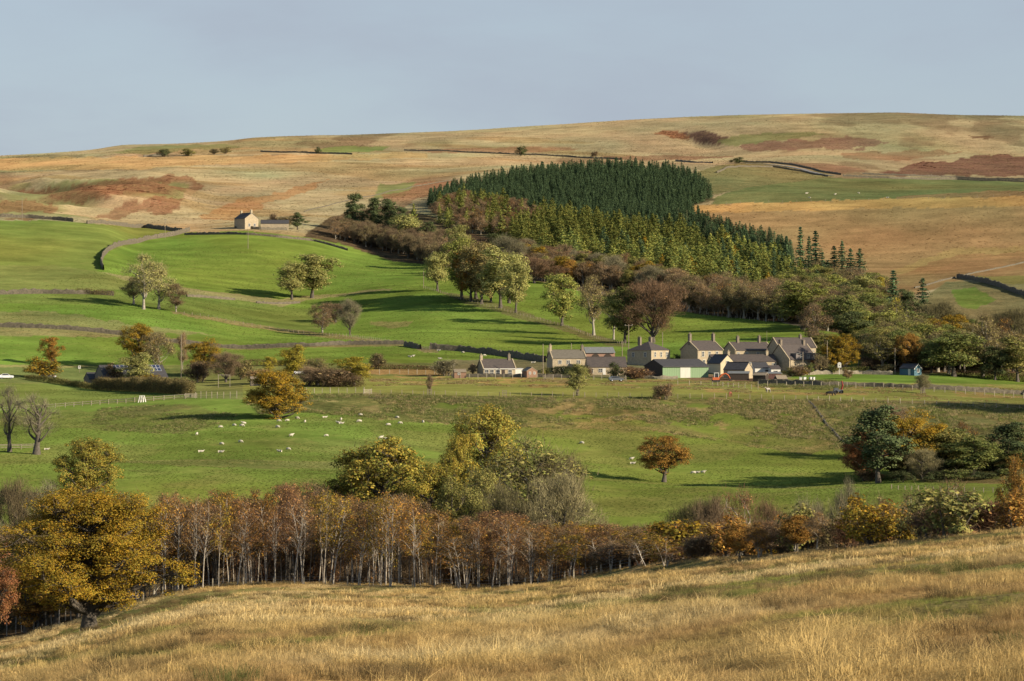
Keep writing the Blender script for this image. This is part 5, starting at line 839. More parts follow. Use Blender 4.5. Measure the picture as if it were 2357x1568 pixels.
# ------------------------------------------------------------------ buildings
STONE = mat_plain('sandstone', (0.47, 0.385, 0.25), scale=1.6, col2=(0.28, 0.23, 0.155), bump=0.5, bscale=5)
STONE_D = mat_plain('dark_sandstone', (0.24, 0.195, 0.14), scale=1.6, col2=(0.15, 0.125, 0.095), bump=0.5, bscale=5)  # darker sandstone; on chimneys the tone stands in for their unlit sides
CREAM = mat_plain('cream_render', (0.60, 0.50, 0.32), var=0.10, scale=0.8)
WHITE = mat_plain('white_paint', (0.62, 0.60, 0.53), var=0.06, scale=1.5)
DOORW = mat_plain('weathered_door', (0.50, 0.50, 0.43), var=0.1, scale=1.0, stretch=(4, 4, .4))
PINK = mat_plain('pink_brick', (0.36, 0.22, 0.155), scale=2.0, col2=(0.25, 0.15, 0.105))
SLATE = mat_plain('slate', (0.115, 0.094, 0.080), scale=1.6, col2=(0.058, 0.05, 0.048), stretch=(0.7, 2.2, 2.2), bump=0.4, bscale=7)
SLATE_P = mat_plain('stone_slate', (0.18, 0.162, 0.125), scale=1.6, col2=(0.105, 0.092, 0.072), stretch=(0.7, 2.2, 2.2), bump=0.4, bscale=7)
SLATE_D = mat_plain('dark_roofing', (0.062, 0.060, 0.062), var=0.3, scale=1.2, stretch=(0.7, 2, 2))
TIN = mat_plain('grey_sheet_roof', (0.19, 0.195, 0.185), var=0.18, scale=0.8, stretch=(2.5, .5, .5), rough=0.6)
GREEN_SHEET = mat_plain('green_sheeting', (0.185, 0.275, 0.145), var=0.12, scale=0.9, stretch=(3.5, 3.5, .25), rough=0.6)
GLASS = mat_plain('window_glass', (0.035, 0.04, 0.045), var=0.3, scale=1.0, rough=0.15)
BLUE = mat_plain('blue_boards', (0.085, 0.165, 0.20), var=0.2, scale=1.0, stretch=(.5, .5, 5))
BROWNB = mat_plain('brown_boards', (0.26, 0.155, 0.10), var=0.2, scale=1.0, stretch=(.5, .5, 5))
CLAD = mat_plain('grey_cladding', (0.165, 0.145, 0.135), var=0.15, scale=1.0)
SOLAR = mat_plain('solar_cell', (0.030, 0.042, 0.085), var=0.2, scale=1.0, rough=0.25); ALU = mat_plain('aluminium', (0.55, 0.56, 0.57), var=0.08, metal=0.4, rough=0.5)
IVY = mat_plain('red_creeper', (0.30, 0.085, 0.040), scale=2.0, col2=(0.16, 0.09, 0.035))
WALLM = mat_plain('drystone', (0.19, 0.16, 0.108), scale=1.3, col2=(0.07, 0.062, 0.043), bump=0.9, bscale=3.0)
WALLP = mat_plain('pale_rubble', (0.34, 0.295, 0.21), scale=1.1, col2=(0.15, 0.13, 0.085), bump=0.9, bscale=2.5)
def window(parent, c, w, h, face='front', bars=2):
    """frame proud of the wall with its pane; c = centre on the wall face, face gives the outward side"""
    rz = {'front': 0, 'right': math.pi / 2, 'left': -math.pi / 2, 'back': math.pi}[face]; f = 0.10
    mb = MB(); mb.box((-w / 2 + f / 2, -.05, 0), (f, .12, h)); mb.box((w / 2 - f / 2, -.05, 0), (f, .12, h)); mb.box((0, -.05, h / 2 - f / 2), (w - 2 * f, .118, f)); mb.box((0, -.07, -h / 2 + f / 2), (w - 2 * f, .16, f)); mb.box((0, -.04, 0), (w - 2 * f, .07, .06))
    for k in range(1, bars): mb.box((-w / 2 + w * k / bars, -.035, 0), (.07, .06, h - 2 * f))
    o = link('window', mb.mesh('window', [WHITE]), parent, c, rz); pn = MB(); pn.box((0, -.012, 0), (w - 2 * f - .01, .02, h - 2 * f - .01)); link('pane', pn.mesh('pane', [GLASS]), o); return o
def house(name, label, u, d, th, L, W, eave, ridge, wall=None, roof=None, chim=(), win=(), rwin=(), lwin=(), door=(), hip=False, coping=True, cat='house', anchor='corner', over=0.22, mono=False, z=None, base=1.6):
    """stone house with its front along local x; anchor: the near left corner or the middle of the plan"""
    wall = wall or STONE; roof = roof or SLATE; th = math.radians(th); p = AT(u, d); ca, sa = math.cos(th), math.sin(th)
    if anchor == 'corner': p = Vector((p.x + ca * L / 2 - sa * W / 2, p.y + sa * L / 2 + ca * W / 2, p.z))
    if z is not None: p.z = z
    t = thing(name, label, cat, p, th); h2 = W / 2
    mb = MB()
    if hip: mb.box((0, 0, (eave - base) / 2), (L, W, eave + base))
    elif mono: mb.prism([(-h2, -base), (h2, -base), (h2, ridge), (-h2, eave)], -L / 2, L / 2)
    else: mb.prism([(-h2, -base), (h2, -base), (h2, eave), (0, ridge), (-h2, eave)], -L / 2, L / 2)
    link('wall', mb.mesh('wall', [wall]), t)
    rb = MB(); tk = 0.16; sl = (ridge - eave) / h2; e = over
    if hip:
        x, y = L / 2 + e, h2 + e; r = max(0.2, L / 2 - h2); zl = eave - 0.02
        V = [(-x, -y, zl), (x, -y, zl), (x, y, zl), (-x, y, zl), (-r, 0, ridge), (r, 0, ridge)]; rb.add(V, [(0, 1, 5, 4), (2, 3, 4, 5), (3, 2, 1, 0)], [(1, 2, 5), (3, 0, 4)])
    elif mono:
        m = (ridge - eave) / W; rb.prism([(-h2 - e, eave - m * e + .01), (h2 + e, ridge + m * e + .01), (h2 + e, ridge + m * e + tk), (-h2 - e, eave - m * e + tk)], -L / 2 - e, L / 2 + e)
    else:
        rb.prism([(-h2 - e, eave - sl * e + .01), (0, ridge + .01), (0, ridge + tk + .06), (-h2 - e, eave - sl * e + tk)], -L / 2 - .08, L / 2 + .08)
        rb.prism([(0, ridge + .01), (h2 + e, eave - sl * e + .01), (h2 + e, eave - sl * e + tk), (0, ridge + tk + .06)], -L / 2 - .08, L / 2 + .08)
        rb.box((0, 0, ridge + tk + .09), (L, .3, .12))
    ro = link('roof', rb.mesh('roof', [roof]), t)
    if coping and not hip and not mono:
        for sx in (-1, 1):
            cb_ = MB(); x0, x1 = (sx * (L / 2 + .10) - .16, sx * (L / 2 + .10) + .16)
            cb_.prism([(-h2 - e - .05, eave - sl * e + .05), (0, ridge + .08), (0, ridge + .36), (-h2 - e - .05, eave - sl * e + .33)], x0, x1); cb_.prism([(0, ridge + .08), (h2 + e + .05, eave - sl * e + .05), (h2 + e + .05, eave - sl * e + .33), (0, ridge + .36)], x0, x1); link('coping', cb_.mesh('coping', [STONE]), t)
    for c in chim:      # x along the ridge, y, height above the ridge, unlit tone painted in?
        x, y, hh = c[0] * L / 2, c[1], c[2]; cm = MB(); z0 = ridge - abs(y) * (0 if hip else sl) - 1.2; zt_ = ridge + hh; cm.box((x, y, (z0 + zt_) / 2), (.75, 1.05, zt_ - z0)); cm.box((x, y, zt_ + .08), (.92, 1.22, .16))
        for s in (-.27, .27): cm.tube([(x, y + s, zt_ + .15), (x, y + s, zt_ + .62)], [.15, .12], 6)
        link('chimney', cm.mesh('chimney', [STONE_D if len(c) > 3 and c[3] else STONE]), ro)
    for x, zc, w, h in win: window(t, ((x - .5) * L, -h2, zc), w, h)
    for y, zc, w, h in rwin: window(t, (L / 2, (y - .5) * W, zc), w, h, 'right')
    for y, zc, w, h in lwin: window(t, (-L / 2, (.5 - y) * W, zc), w, h, 'left')
    for x, w, h, m in door:
        db = MB(); db.box(((x - .5) * L, -h2 - .03, h / 2), (w, .10, h)); link('door', db.mesh('door', [m]), t)
    return t
def lbox(parent, name, c, dim, m, rz=0.0, taper=1.0):
    b = MB(); b.box((0, 0, 0), dim, 0, 0, taper); return link(name, b.mesh(name, [m]), parent, c, rz)
house('stone_cottage', 'long stone cottage with three small windows and a chimney at each end', 1272, 1000, 15, 10.8, 6.6, 4.7, 7.1, roof=SLATE_P, chim=((-.97, 0, 1.5), (.95, 0, 1.4, 1)), win=((.22, 3.5, 1.15, 1.25), (.47, 3.5, 1.15, 1.25), (.775, 3.5, 1.15, 1.25), (.3, 1.3, 1.2, 1.3)), door=((.6, 1.0, 2.0, WOOD_DARK),))
t = house('bungalow', 'low bungalow with white framed windows and a chimney at each gable', 1113, 985, 17, 10.2, 7.0, 2.45, 5.1, chim=((-.95, 0, 1.3), (.80, 0, 1.5, 1)), win=((.10, 1.2, 1.3, 1.8), (.26, 1.2, 1.3, 1.8), (.45, 1.25, 1.5, 1.6), (.83, 1.2, 1.3, 1.7)), door=((.62, 1.0, 2.1, WOOD_DARK),))
lbox(t, 'porch', (6.2, -2.2, 1.0), (2.4, 2.6, 2.6), WHITE); lbox(t, 'porch_roof', (6.2, -2.25, 2.4), (2.8, 3.0, .16), ALU); lbox(t, 'fascia', (0, -3.78, 2.30), (10.2, .12, .22), WHITE)
t = house('open_barn', 'pinkish barn with grey sheet roof and two dark arches', 1348, 1058, 9, 9.8, 7, 2.8, 4.3, wall=PINK, roof=TIN, coping=False, cat='barn', over=.5)
for x in (-1.6, 2.5):
    ab = MB(); ab.box((x, -3.53, .7), (2.6, .12, 1.6)); ab.add([(x - 1.3, -3.59, 1.5), (x + 1.3, -3.59, 1.5), (x + .8, -3.59, 2.15), (x, -3.59, 2.4), (x - .8, -3.59, 2.15)], None, [(0, 1, 2), (0, 2, 3), (0, 3, 4)]); link('arch', ab.mesh('arch', [WOOD_DARK]), t)  # dark plates stand in for the shaded depth of the open arches
t = house('long_low_barn', 'long low stone range with a plain slate roof below the stone cottage', 1353, 995, 6, 12.2, 7.2, 2.45, 5.3, chim=(), win=((.33, 1.35, 1.3, 1.2), (.10, 1.2, 1.0, 1.5)), door=((.42, .9, 2.0, WHITE), (.75, 1.0, 2.0, WOOD_DARK)), cat='barn', coping=False)
house('hipped_farmhouse', 'stone farmhouse with a hipped roof and tall front windows', 1499, 1036, 47, 9.4, 10.2, 5.1, 7.9, chim=((-.96, 0, 1.2, 1), (.55, 1.5, 1.2, 1)), win=((.20, 3.7, .95, 1.7), (.52, 3.7, .95, 1.7), (.82, 3.7, .95, 1.7)), lwin=((.25, 3.6, 1, 1.5), (.75, 3.6, 1, 1.5)), hip=True)
t = house('green_shed', 'green sheeted farm shed with a white sliding door and black roof', 1525, 978, 26, 16.0, 11.6, 3.6, 5.5, wall=WOOD_DARK, roof=SLATE_D, coping=False, cat='shed', over=.35)
n = 20
for i in range(n):
    x = -8 + 16 * (i + .5) / n
    if -1.9 < x < 1.6: continue
    lbox(t, 'sheet', (x, -5.84, 1.6), (16 / n - .03, .07, 3.85), GREEN_SHEET)
for i, x in enumerate((-1.05, .72)): lbox(t, 'door', (x, -5.93, 1.65), (1.74, .09, 3.5), DOORW)
lbox(t, 'gutter', (0, -6.25, 3.42), (16.3, .14, .14), SLATE_D)
house('square_farmhouse', 'two storey stone farmhouse with tall chimneys at both gables behind the green shed', 1606, 1036, 33, 10.0, 9.4, 5.2, 8.0, chim=((-.95, 0, 2.3, 1), (.93, 0, 2.3, 1)), win=((.21, 3.95, 1.0, 1.75), (.47, 3.95, 1.0, 1.75), (.77, 3.95, 1.0, 1.75), (.25, 1.3, 1.1, 1.6), (.75, 1.3, 1.1, 1.6)), door=((.5, 1.1, 2.1, WOOD_DARK),))
house('terrace_row', 'low stone terrace with two broad chimneys on its ridge', 1693, 1050, 23, 13.6, 9.0, 4.0, 6.5, chim=((-.55, 0, 1.9, 1), (.62, 0, 2.0, 1)), win=((.08, 3.0, .9, .9), (.30, 3.0, .9, .9), (.60, 3.0, 1.0, .9), (.86, 3.0, .9, .9)), door=((.46, 1.0, 2.0, WOOD_DARK),))
house('back_house', 'purple slated house behind the red creeper house', 1793, 1044, 22, 13.5, 8.0, 5.4, 8.4, chim=((.45, 0, .9, 1),), win=((.90, 4.0, 1.0, 1.2),), roof=SLATE)
t = house('creeper_house', 'house with dark clad upper storey and red creeper on its wall', 1817, 1012, 36, 11.6, 10.0, 3.9, 8.5, chim=((-.9, 0, 1.4, 1), (.75, 0, 1.3, 1)), win=((.68, 1.4, 1.2, 1.4),), door=((.86, 1.0, 2.1, WHITE),))
db = MB(); db.box((1.1, -4.25, 4.75), (9.2, 2.6, 1.9)); dm = link('dormer', db.mesh('dormer', [CLAD]), t); lbox(dm, 'dormer_roof', (1.1, -4.3, 5.77), (9.6, 3.1, .13), TIN)
for x in (-1.2, 1.6, 4.3): window(t, (x, -5.55, 4.85), 1.15, 1.2)
ib = MB(); rg = np.random.default_rng(3); P = np.stack([rg.normal(4.6, 1.3, 420).clip(1.5, 6.3), np.full(420, -5.1) + rg.uniform(-.12, .02, 420), rg.uniform(.1, 3.6, 420)], 1); quads_at(ib, P, unit(np.array([0, -1, .3]) + rg.normal(size=(420, 3)) * .4), .38, rg); link('creeper', ib.mesh('creeper', [IVY]), t)
house('cottage_row', 'row of low cottages with pale eaves in front of the terrace', 1640, 1010, 12, 21.0, 6.4, 3.45, 5.4, wall=STONE, chim=((-.42, 0, 1.1), (.78, 0, 1.2)), win=((.58, 2.9, .8, .8), (.80, 2.5, 1.0, 1.0), (.95, 2.3, 1.0, 1.3), (.90, .9, .9, 1.2)), coping=False)
t = house('cream_gable_wing', 'cream gable with one brown window facing out of the cottage row', 1660, 1006, -72, 11.0, 4.8, 3.2, 5.7, wall=CREAM, roof=SLATE_D, coping=False, anchor='mid', base=2.6); window(t, (5.5, 0, 3.2), 1.1, 1.5, 'right')
house('white_lean_to', 'white rendered lean to under the cottage row', 1738, 993, 12, 4.4, 3.4, 2.5, 4.0, wall=WHITE, coping=False, mono=True, cat='outbuilding', roof=SLATE_D, door=((.85, .9, 1.9, WOOD_DARK),))
house('white_porch', 'small white porch with a window at the right end of the cottage row', 1775, 990, 12, 3.0, 2.6, 2.3, 3.2, wall=WHITE, coping=False, mono=True, cat='outbuilding', roof=SLATE, win=((.5, 1.3, 1.3, 1.1),))
house('stone_byre', 'small stone byre with a sunlit gable in front of the cottage row', 1699, 980, -33, 7.4, 5.0, 2.7, 4.7, wall=STONE, roof=SLATE_D, anchor='mid', cat='barn', coping=False)
house('timber_lean_to', 'open timber lean to with a grey sheet roof before the stone byre', 1700, 970, -6, 6.2, 3.2, 1.9, 2.4, wall=WOOD_DARK, roof=TIN, anchor='mid', cat='shed', mono=True)
house('tarred_hut', 'black timber hut standing in the rough paddock', 1751, 956, -22, 3.9, 3.0, 1.9, 2.5, wall=WOOD_DARK, roof=WOOD, anchor='mid', cat='shed', coping=False)
house('open_cart_shed', 'dark red cart shed with a flat sheet roof beside the paddock', 1778, 966, 8, 4.6, 3.6, 2.0, 2.3, wall=mat_plain('oxide_boards', (0.10, 0.05, 0.04), var=.3), roof=TIN, anchor='mid', cat='shed', mono=True)
house('hen_house', 'low hen house with a sagging roof right of the cart shed', 1797, 958, 14, 3.2, 2.6, .8, 1.6, wall=WOOD_DARK, roof=WOOD, anchor='mid', cat='shed', coping=False)
house('timber_cabin', 'pink brown timber cabin with a dark hatch left of the bungalow', 1058, 975, 8, 3.6, 2.8, 1.9, 2.5, wall=BROWNB, roof=WOOD, anchor='mid', cat='shed', coping=False, win=((.4, 1.35, .8, .7),))
house('summerhouse', 'brown boarded summerhouse with two windows right of the bungalow', 1219, 978, -68, 4.0, 3.4, 1.9, 2.9, wall=BROWNB, roof=WOOD, anchor='mid', cat='shed', coping=False, rwin=((.28, 1.3, .7, .8), (.72, 1.3, .7, .8)))
t = house('blue_shed', 'dark blue shed with white gable boards at the edge of the wood', 2096, 1000, -48, 6.0, 3.4, 2.1, 3.3, wall=BLUE, roof=SLATE_D, anchor='mid', cat='shed', coping=False, rwin=((.5, 1.4, 1.1, 1.1),), door=((.66, .9, 1.9, WHITE),))
for s in (-1, 1):
    bb = MB(); bb.prism([(s * 1.95, 1.72), (0, 3.28), (0, 3.5), (s * 1.95, 1.95)] if s < 0 else [(0, 3.28), (1.95, 1.72), (1.95, 1.95), (0, 3.5)], 3.09, 3.16); link('bargeboard', bb.mesh('bargeboard', [WHITE]), t)
p = HIT(563, 527, 1500); house('moor_farmhouse', 'lonely stone farmhouse with a sunlit gable on the edge of the moor', 567, p.y + 4, -50, 9.4, 8.4, 4.8, 7.6, chim=((.93, 0, 1.5), (-.93, 0, 1.3)), rwin=((.32, 1.5, 1.2, 1.7), (.72, 1.5, 1.2, 1.7)), anchor='mid', roof=SLATE_D, coping=False)
house('moor_byre', 'long low byre running right from the moor farmhouse', 600, p.y + 10, 4, 14.5, 5.5, 2.3, 4.0, roof=SLATE_D, wall=STONE, coping=False, cat='barn')
t = house('solar_barn', 'converted barn with solar panels on a dark roof behind the tall hedge', 240, 965, 24, 20.0, 11.0, 2.9, 6.3, roof=SLATE_D, wall=STONE_D, coping=False)
sl = (6.3 - 2.9) / 5.5; an = math.atan(sl)
for x0, nc in ((-5.6, 5), (5.8, 3)):
    for i in range(nc):
        for j in range(2):
            s = 0.95 + j * 1.72; y = -s * math.cos(an); zz = 6.3 - s * math.sin(an) + .30
            b = MB(); b.box((0, 0, 0), (1.12, 1.64, .05)); o = link('solar_panel', b.mesh('solar_panel', [SOLAR]), t, (x0 + i * 1.22, y, zz)); o.rotation_euler = (an, 0, 0)
            f = MB(); [f.box(c, dm) for c, dm in (((-.56, 0, .02), (.09, 1.66, .07)), ((.56, 0, .02), (.09, 1.66, .07)), ((0, .82, .02), (1.04, .09, .068)), ((0, -.82, .02), (1.04, .09, .068)))]; link('panel_frame', f.mesh('panel_frame', [ALU]), o)
house('barn_wing', 'small slated wing at the left gable of the solar roofed barn', 206, 972, 24, 4.4, 6, 2.0, 3.7, roof=SLATE_D, wall=STONE_D, coping=False)
house('garden_shed', 'small timber shed below the wooden frame by the gold oak', 588, 938, 10, 3.0, 2.4, 1.9, 2.4, wall=WOOD, roof=WOOD, anchor='mid', cat='shed', coping=False)
# ------------------------------------------------------------------ drystone walls, hedges, fences, gates
def path_pts(pts, step, dmin=420, by_d=False):
    P = [AT(a, b) if by_d else HIT(a, b, dmin) for a, b in pts]; out = []
    for a, b in zip(P[:-1], P[1:]):
        n = max(1, int(round((b - a).length / step)))
        for i in range(n): q = a.lerp(b, i / n); out.append(Vector((q.x, q.y, zat(q.x, q.y))))
    out.append(P[-1]); return out
def wall(pts, label, h=1.4, w=0.6, m=None, dmin=900, seed=1, ragged=0.16, name='drystone_wall'):
    P = path_pts(pts, 0.9, dmin); rng = np.random.default_rng(seed); P = np.array([tuple(q) for q in P]); o = P.mean(0); o[2] = P[:, 2].min(); n = len(P)
    for _ in range(3): P[1:-1, :2] = (P[:-2, :2] + 2 * P[1:-1, :2] + P[2:, :2]) / 4
    P[:, 2] = [zat(a, b) for a, b in P[:, :2]]; Tn = unit(np.gradient(P[:, :2], axis=0)); N = np.stack([-Tn[:, 1], Tn[:, 0]], 1); lv = []
    hh = h * (1 + rng.normal(size=n) * ragged * .6 + (vnoise(np.arange(n) * .15, np.zeros(n), seed) - .5) * ragged * 2)
    for s, wf, zf in ((-1, .62, -.5), (-1, .55, .5), (-1, .42, .92), (-1, .2, 1.06), (1, .2, 1.06), (1, .42, .92), (1, .55, .5), (1, .62, -.5)):
        xy = P[:, :2] + N * (s * w * (wf + rng.normal(size=n) * .07))[:, None]; z = P[:, 2] + (hh * zf if zf > 0 else zf) + (rng.normal(size=n) * .07 * (zf > .8)); lv.append(np.stack([xy[:, 0], xy[:, 1], z], 1))
    V = np.stack(lv, 1).reshape(-1, 3) - o; i = np.arange(n - 1)[:, None] * 8; j = np.arange(7)[None, :]; mb = MB(); mb.add(V, np.stack([i + j, i + j + 1, i + 8 + j + 1, i + 8 + j], -1).reshape(-1, 4), [(0, 7, 6), (0, 6, 1), (1, 6, 5), (1, 5, 2)])
    ob = link(name, mb.mesh(name, [m or WALLM]), None, o); tag(ob, label, 'wall'); return ob
for k, (pts, lab, h, m) in enumerate([
 ([(-80, 498), (0, 500), (60, 502), (120, 506), (168, 511)], 'dark wall along the top of the left hand pasture', 1.6, WALLM), ([(200, 515), (270, 519), (330, 524), (418, 533)], 'dark wall between the pasture and the bracken gully', 1.7, WALLM),
 ([(436, 533), (418, 538), (400, 543), (340, 552), (285, 563), (250, 577), (238, 590), (232, 606), (238, 622)], 'tall wall curving round the left end of the bright green hilltop', 2.0, WALLM), ([(425, 541), (500, 540), (570, 541), (640, 547), (720, 555), (800, 577)], 'sunlit wall along the brow below the moor farmhouse', 1.1, WALLM),
 ([(-80, 680), (0, 678), (100, 676), (180, 677), (262, 681)], 'tumbled wall and hedge bank left of the pale tree pair', 1.7, WALLM), ([(430, 683), (480, 686), (540, 691)], 'short ruined wall right of the pale tree pair', .9, WALLM), ([(590, 698), (640, 700), (690, 698)], 'ruined wall below the spreading pale tree', .8, WALLM),
 ([(-80, 752), (0, 753), (120, 757), (200, 763), (282, 772)], 'grey wall crossing the lower left fields', 1.4, WALLM), ([(380, 786), (450, 794), (560, 803), (640, 800), (720, 797), (800, 794), (930, 793)], 'low grey wall curving across the field above the gardens', 1.2, WALLM),
 ([(931, 797), (968, 804)], 'short dark wall left of the field gateway', 1.6, WALLM), ([(990, 804), (1060, 809), (1120, 815), (1180, 823), (1255, 834)], 'long dark wall running down to the stone cottage', 1.9, WALLM), ([(1040, 868), (1150, 868), (1255, 869), (1350, 871)], 'mossy wall in front of the bungalow garden', .9, WALLM), ([(1450, 871), (1520, 873), (1560, 873)], 'low wall before the green shed', .8, WALLP),
 ([(1745, 884), (1820, 886), (1890, 888), (1990, 890), (2100, 894), (2200, 899), (2357, 909), (2450, 914)], 'long dark wall between the bright paddock and the rough pasture', 1.25, WALLM), ([(2203, 640), (2240, 645), (2290, 658), (2330, 672), (2400, 694)], 'dark wall coming down the right hand hillside', 1.9, WALLM), ([(2105, 664), (2150, 652), (2203, 639), (2280, 622), (2400, 596)], 'tumbled wall under the rust coloured hill', .6, WALLM),
 ([(1700, 374), (1780, 376), (1850, 386), (1935, 403)], 'upper wall of the moor road', 1.2, WALLM), ([(1650, 398), (1700, 384), (1780, 385), (1850, 396), (1905, 407)], 'lower wall of the moor road', 1.0, WALLM), ([(1940, 406), (2050, 411), (2200, 414), (2450, 419)], 'wall under the red brown bracken slope', 1.2, WALLM), ([(1985, 401), (2090, 405), (2200, 409), (2450, 414)], 'second wall cutting the foot of the bracken slope', 1.0, WALLM),
 ([(330, 362), (385, 358)], 'scrap of wall beside the dark round bush on the skyline slope', 1.5, WALLM), ([(600, 350), (700, 352), (810, 356)], 'moor wall above the farmhouse', 1.1, WALLM), ([(930, 347), (1050, 350), (1180, 356), (1300, 361), (1430, 368)], 'moor wall running right above the plantation', 1.1, WALLM), ([(1555, 372), (1640, 376)], 'moor wall right of the plantation top', 1.1, WALLM), ([(700, 488), (800, 462), (950, 430), (1060, 412)], 'faint low wall slanting up the moor to the plantation', .45, WALLM), ([(1850, 864), (1880, 862), (1930, 861), (1990, 861), (2055, 863)], 'pale rubble garden wall above the bright paddock', 1.0, WALLP), ([(540, 526), (600, 529), (660, 530)], 'garden wall of the moor farmhouse', 1.2, WALLM),
 ([(1862, 925), (1888, 956), (1925, 1000), (1955, 1032)], 'low wall running down the bank to the pine clump', .32, WALLM)]):
    wall(pts, lab, h, m=m, seed=300 + k, dmin=700)
def hedge(pts, label, h, w, pal, density=26, dmin=700, seed=1, leaf=0.27, hfun=None):
    P = path_pts(pts, 0.6, dmin); rng = np.random.default_rng(seed); P = np.array([tuple(q) for q in P]); o = P[len(P) // 2].copy(); n = int(len(P) * .6 * density * h * w * 1.7); k = rng.integers(0, len(P), n)
    hv = h * (.8 + .5 * vnoise(np.arange(len(P)) * .22, np.zeros(len(P)), seed)); hv = hv * (hfun(np.linspace(0, 1, len(P))) if hfun else 1)
    a = rng.uniform(0, 6.28, n); r = np.sqrt(rng.uniform(.3, 1, n)); q = P[k] + np.stack([np.cos(a) * r * w * .55, np.sin(a) * r * w * .55, rng.random(n) ** .8 * hv[k]], 1) - o
    mb = MB(); quads_at(mb, q, unit(np.stack([np.cos(a), np.sin(a), np.full(n, .5)], 1) + rng.normal(size=(n, 3)) * .5), leaf, rng); m2 = n // 2; twigs_at(mb, q[:m2], unit(rng.normal(size=(m2, 3)) * .5 + np.array([0, 0, .9])), .8, .05, rng)
    c = link('hedge', mb.mesh('hedge', [LEAF, TWIG]), None, o); tag(c, label, 'hedge'); A, B, tw = PAL[pal]; c.color = (*A, 1); c['leaf_b'] = list(B); c['twig'] = list(tw); return c
hedge([(60, 874), (120, 882), (180, 891), (225, 899)], 'clipped low hedge running from the white car to the barn', 1.6, 1.6, 'olive', seed=41, dmin=850)
hedge([(225, 898), (300, 901), (380, 905), (436, 908)], 'tall dark hedge screening the solar roofed barn', 3.5, 3.6, 'oliveb', 26, seed=42, dmin=850)
hedge([(1268, 868), (1310, 869), (1348, 869)], 'dense dark evergreen hedge before the stone cottage', 2.9, 2.6, 'dark', 30, seed=43, dmin=850)
hedge([(850, 850), (930, 850), (1000, 851)], 'brown hedge along the garden top left of the bungalow', 1.3, 1.6, 'brown', seed=44, dmin=850)
hedge([(700, 888), (760, 890), (832, 891)], 'brown thorn hedge behind the garden fence', 2.4, 2.6, 'brown', 20, seed=45, dmin=850)
hedge([(1942, 858), (1975, 857), (1998, 857)], 'clipped yellow green hedge behind the rubble wall', 1.5, 1.4, 'lime', 34, seed=46, dmin=850)
hedge([(2200, 866), (2280, 872), (2400, 880)], 'dark hedge bank under the wood at the right edge', 2.2, 3.0, 'oliveb', 18, seed=47, dmin=850)
hedge([(176, 676), (220, 679), (262, 681)], 'dark thorn hedge left of the pale tree pair', 2.0, 1.6, 'oliveb', 20, seed=48, dmin=850)
hedge([(560, 845), (640, 842), (720, 843)], 'dark hedge behind the bright yellow tree', 1.8, 1.6, 'brown', 20, seed=49, dmin=850)
POST = MB(); POST.box((0, 0, .45), (.13, .13, 1.5)); POST = POST.mesh('post', [WOOD]); POSTP = MB(); POSTP.box((0, 0, .45), (.15, .15, 1.55)); POSTP = POSTP.mesh('post', [WOOD_PALE])
def fence(pts, label, step=3.2, rails=0, dmin=700, pale=False, ph=1.0, by_d=False, wires=True, name='fence'):
    P = path_pts(pts, step, dmin, by_d); o = P[len(P) // 2].copy(); t = thing(name, label, 'fence', o)
    for q in P: link('post', POSTP if pale else POST, t, q - o, random.uniform(0, .5), (1, 1, ph * random.uniform(.88, 1.12)))
    if rails:
        for a, b in zip(P[:-1], P[1:]):
            for zz in ([.45, .85, 1.15][:rails] if rails == 3 else [.55, 1.08]):
                r = MB(); n = (b - a).cross(Vector((0, 0, 1))).normalized() * -.11; r.tube([a - o + n + Vector((0, 0, zz)), b - o + n + Vector((0, 0, zz))], [.075, .075], 4); link('rail', r.mesh('rail', [WOOD_PALE if pale else WOOD]), t)
    elif wires:
        w = MB()
        for zz in (.35, .7, 1.05): w.tube([q - o + Vector((0, 0, zz)) for q in P], [.012] * len(P), 3, cap=False)
        link('wire', w.mesh('wire', [WIRE]), t)
    return t
random.seed(4)
fence([(-30, 949), (60, 944), (150, 938), (230, 932), (330, 925), (448, 916)], 'pale post and rail fence along the left hand field', 2.6, 2, 820, True)
fence([(450, 917), (500, 917), (545, 917)], 'tall stakes between the rail fence and the gold oak', 2.2, 0, 820, True, 1.5)
fence([(705, 905), (760, 905), (838, 905)], 'garden stake fence right of the gold oak', 2.2, 0, 820, True, 1.2)
fence([(850, 909), (1000, 911), (1150, 913), (1320, 914), (1450, 916), (1560, 917), (1700, 918), (1858, 922)], 'long wire fence along the lip of the bank', 3.0, 0, 800, False, 1.1)
fence([(1858, 922), (1960, 925), (2100, 930), (2240, 937), (2400, 945)], 'wire fence along the rough pasture on the right', 3.0, 0, 800, True, 1.05)
fence([(1745, 890), (1810, 890), (1870, 890), (1990, 894), (2100, 899), (2200, 905), (2400, 918)], 'pale stakes before the long dark wall', 2.8, 0, 850, True, 1.25)
fence([(1560, 886), (1640, 888), (1700, 893), (1745, 897)], 'paddock fence below the orange digger', 3.0, 0, 850, True, 1.1)
fence([(1040, 871), (1120, 871), (1200, 872), (1255, 873), (1330, 874), (1440, 875)], 'garden stakes before the bungalow and cottage', 2.6, 0, 850, True, 1.2)
fence([(850, 862), (920, 861), (1000, 862)], 'wire fence round the kitchen garden', 3.0, 0, 850, True, 1.2)
fence([(405, 722), (480, 731), (560, 748), (640, 760), (735, 771), (805, 777), (900, 790)], 'old fence along the hedge line across the slope', 3.2, 0, 900, False, 1.0)
fence([(2052, 1126), (2130, 1130), (2220, 1133), (2330, 1136)], 'stake fence below the right hand pine clump', 2.4, 0, 600, False, .8)
fence([(-40, 1036), (20, 1035), (78, 1034)], 'rail fence between the two bare old trees', 2.4, 3, 620, True)
fence([(u, float(smooth_lin(DC, u)) + 2.5) for u in (330, 420, 560, 700, 850, 1000, 1150, 1300, 1450)], 'wire fence at the foot of the birch wood', 3.4, 0, 300, True, .85, True)
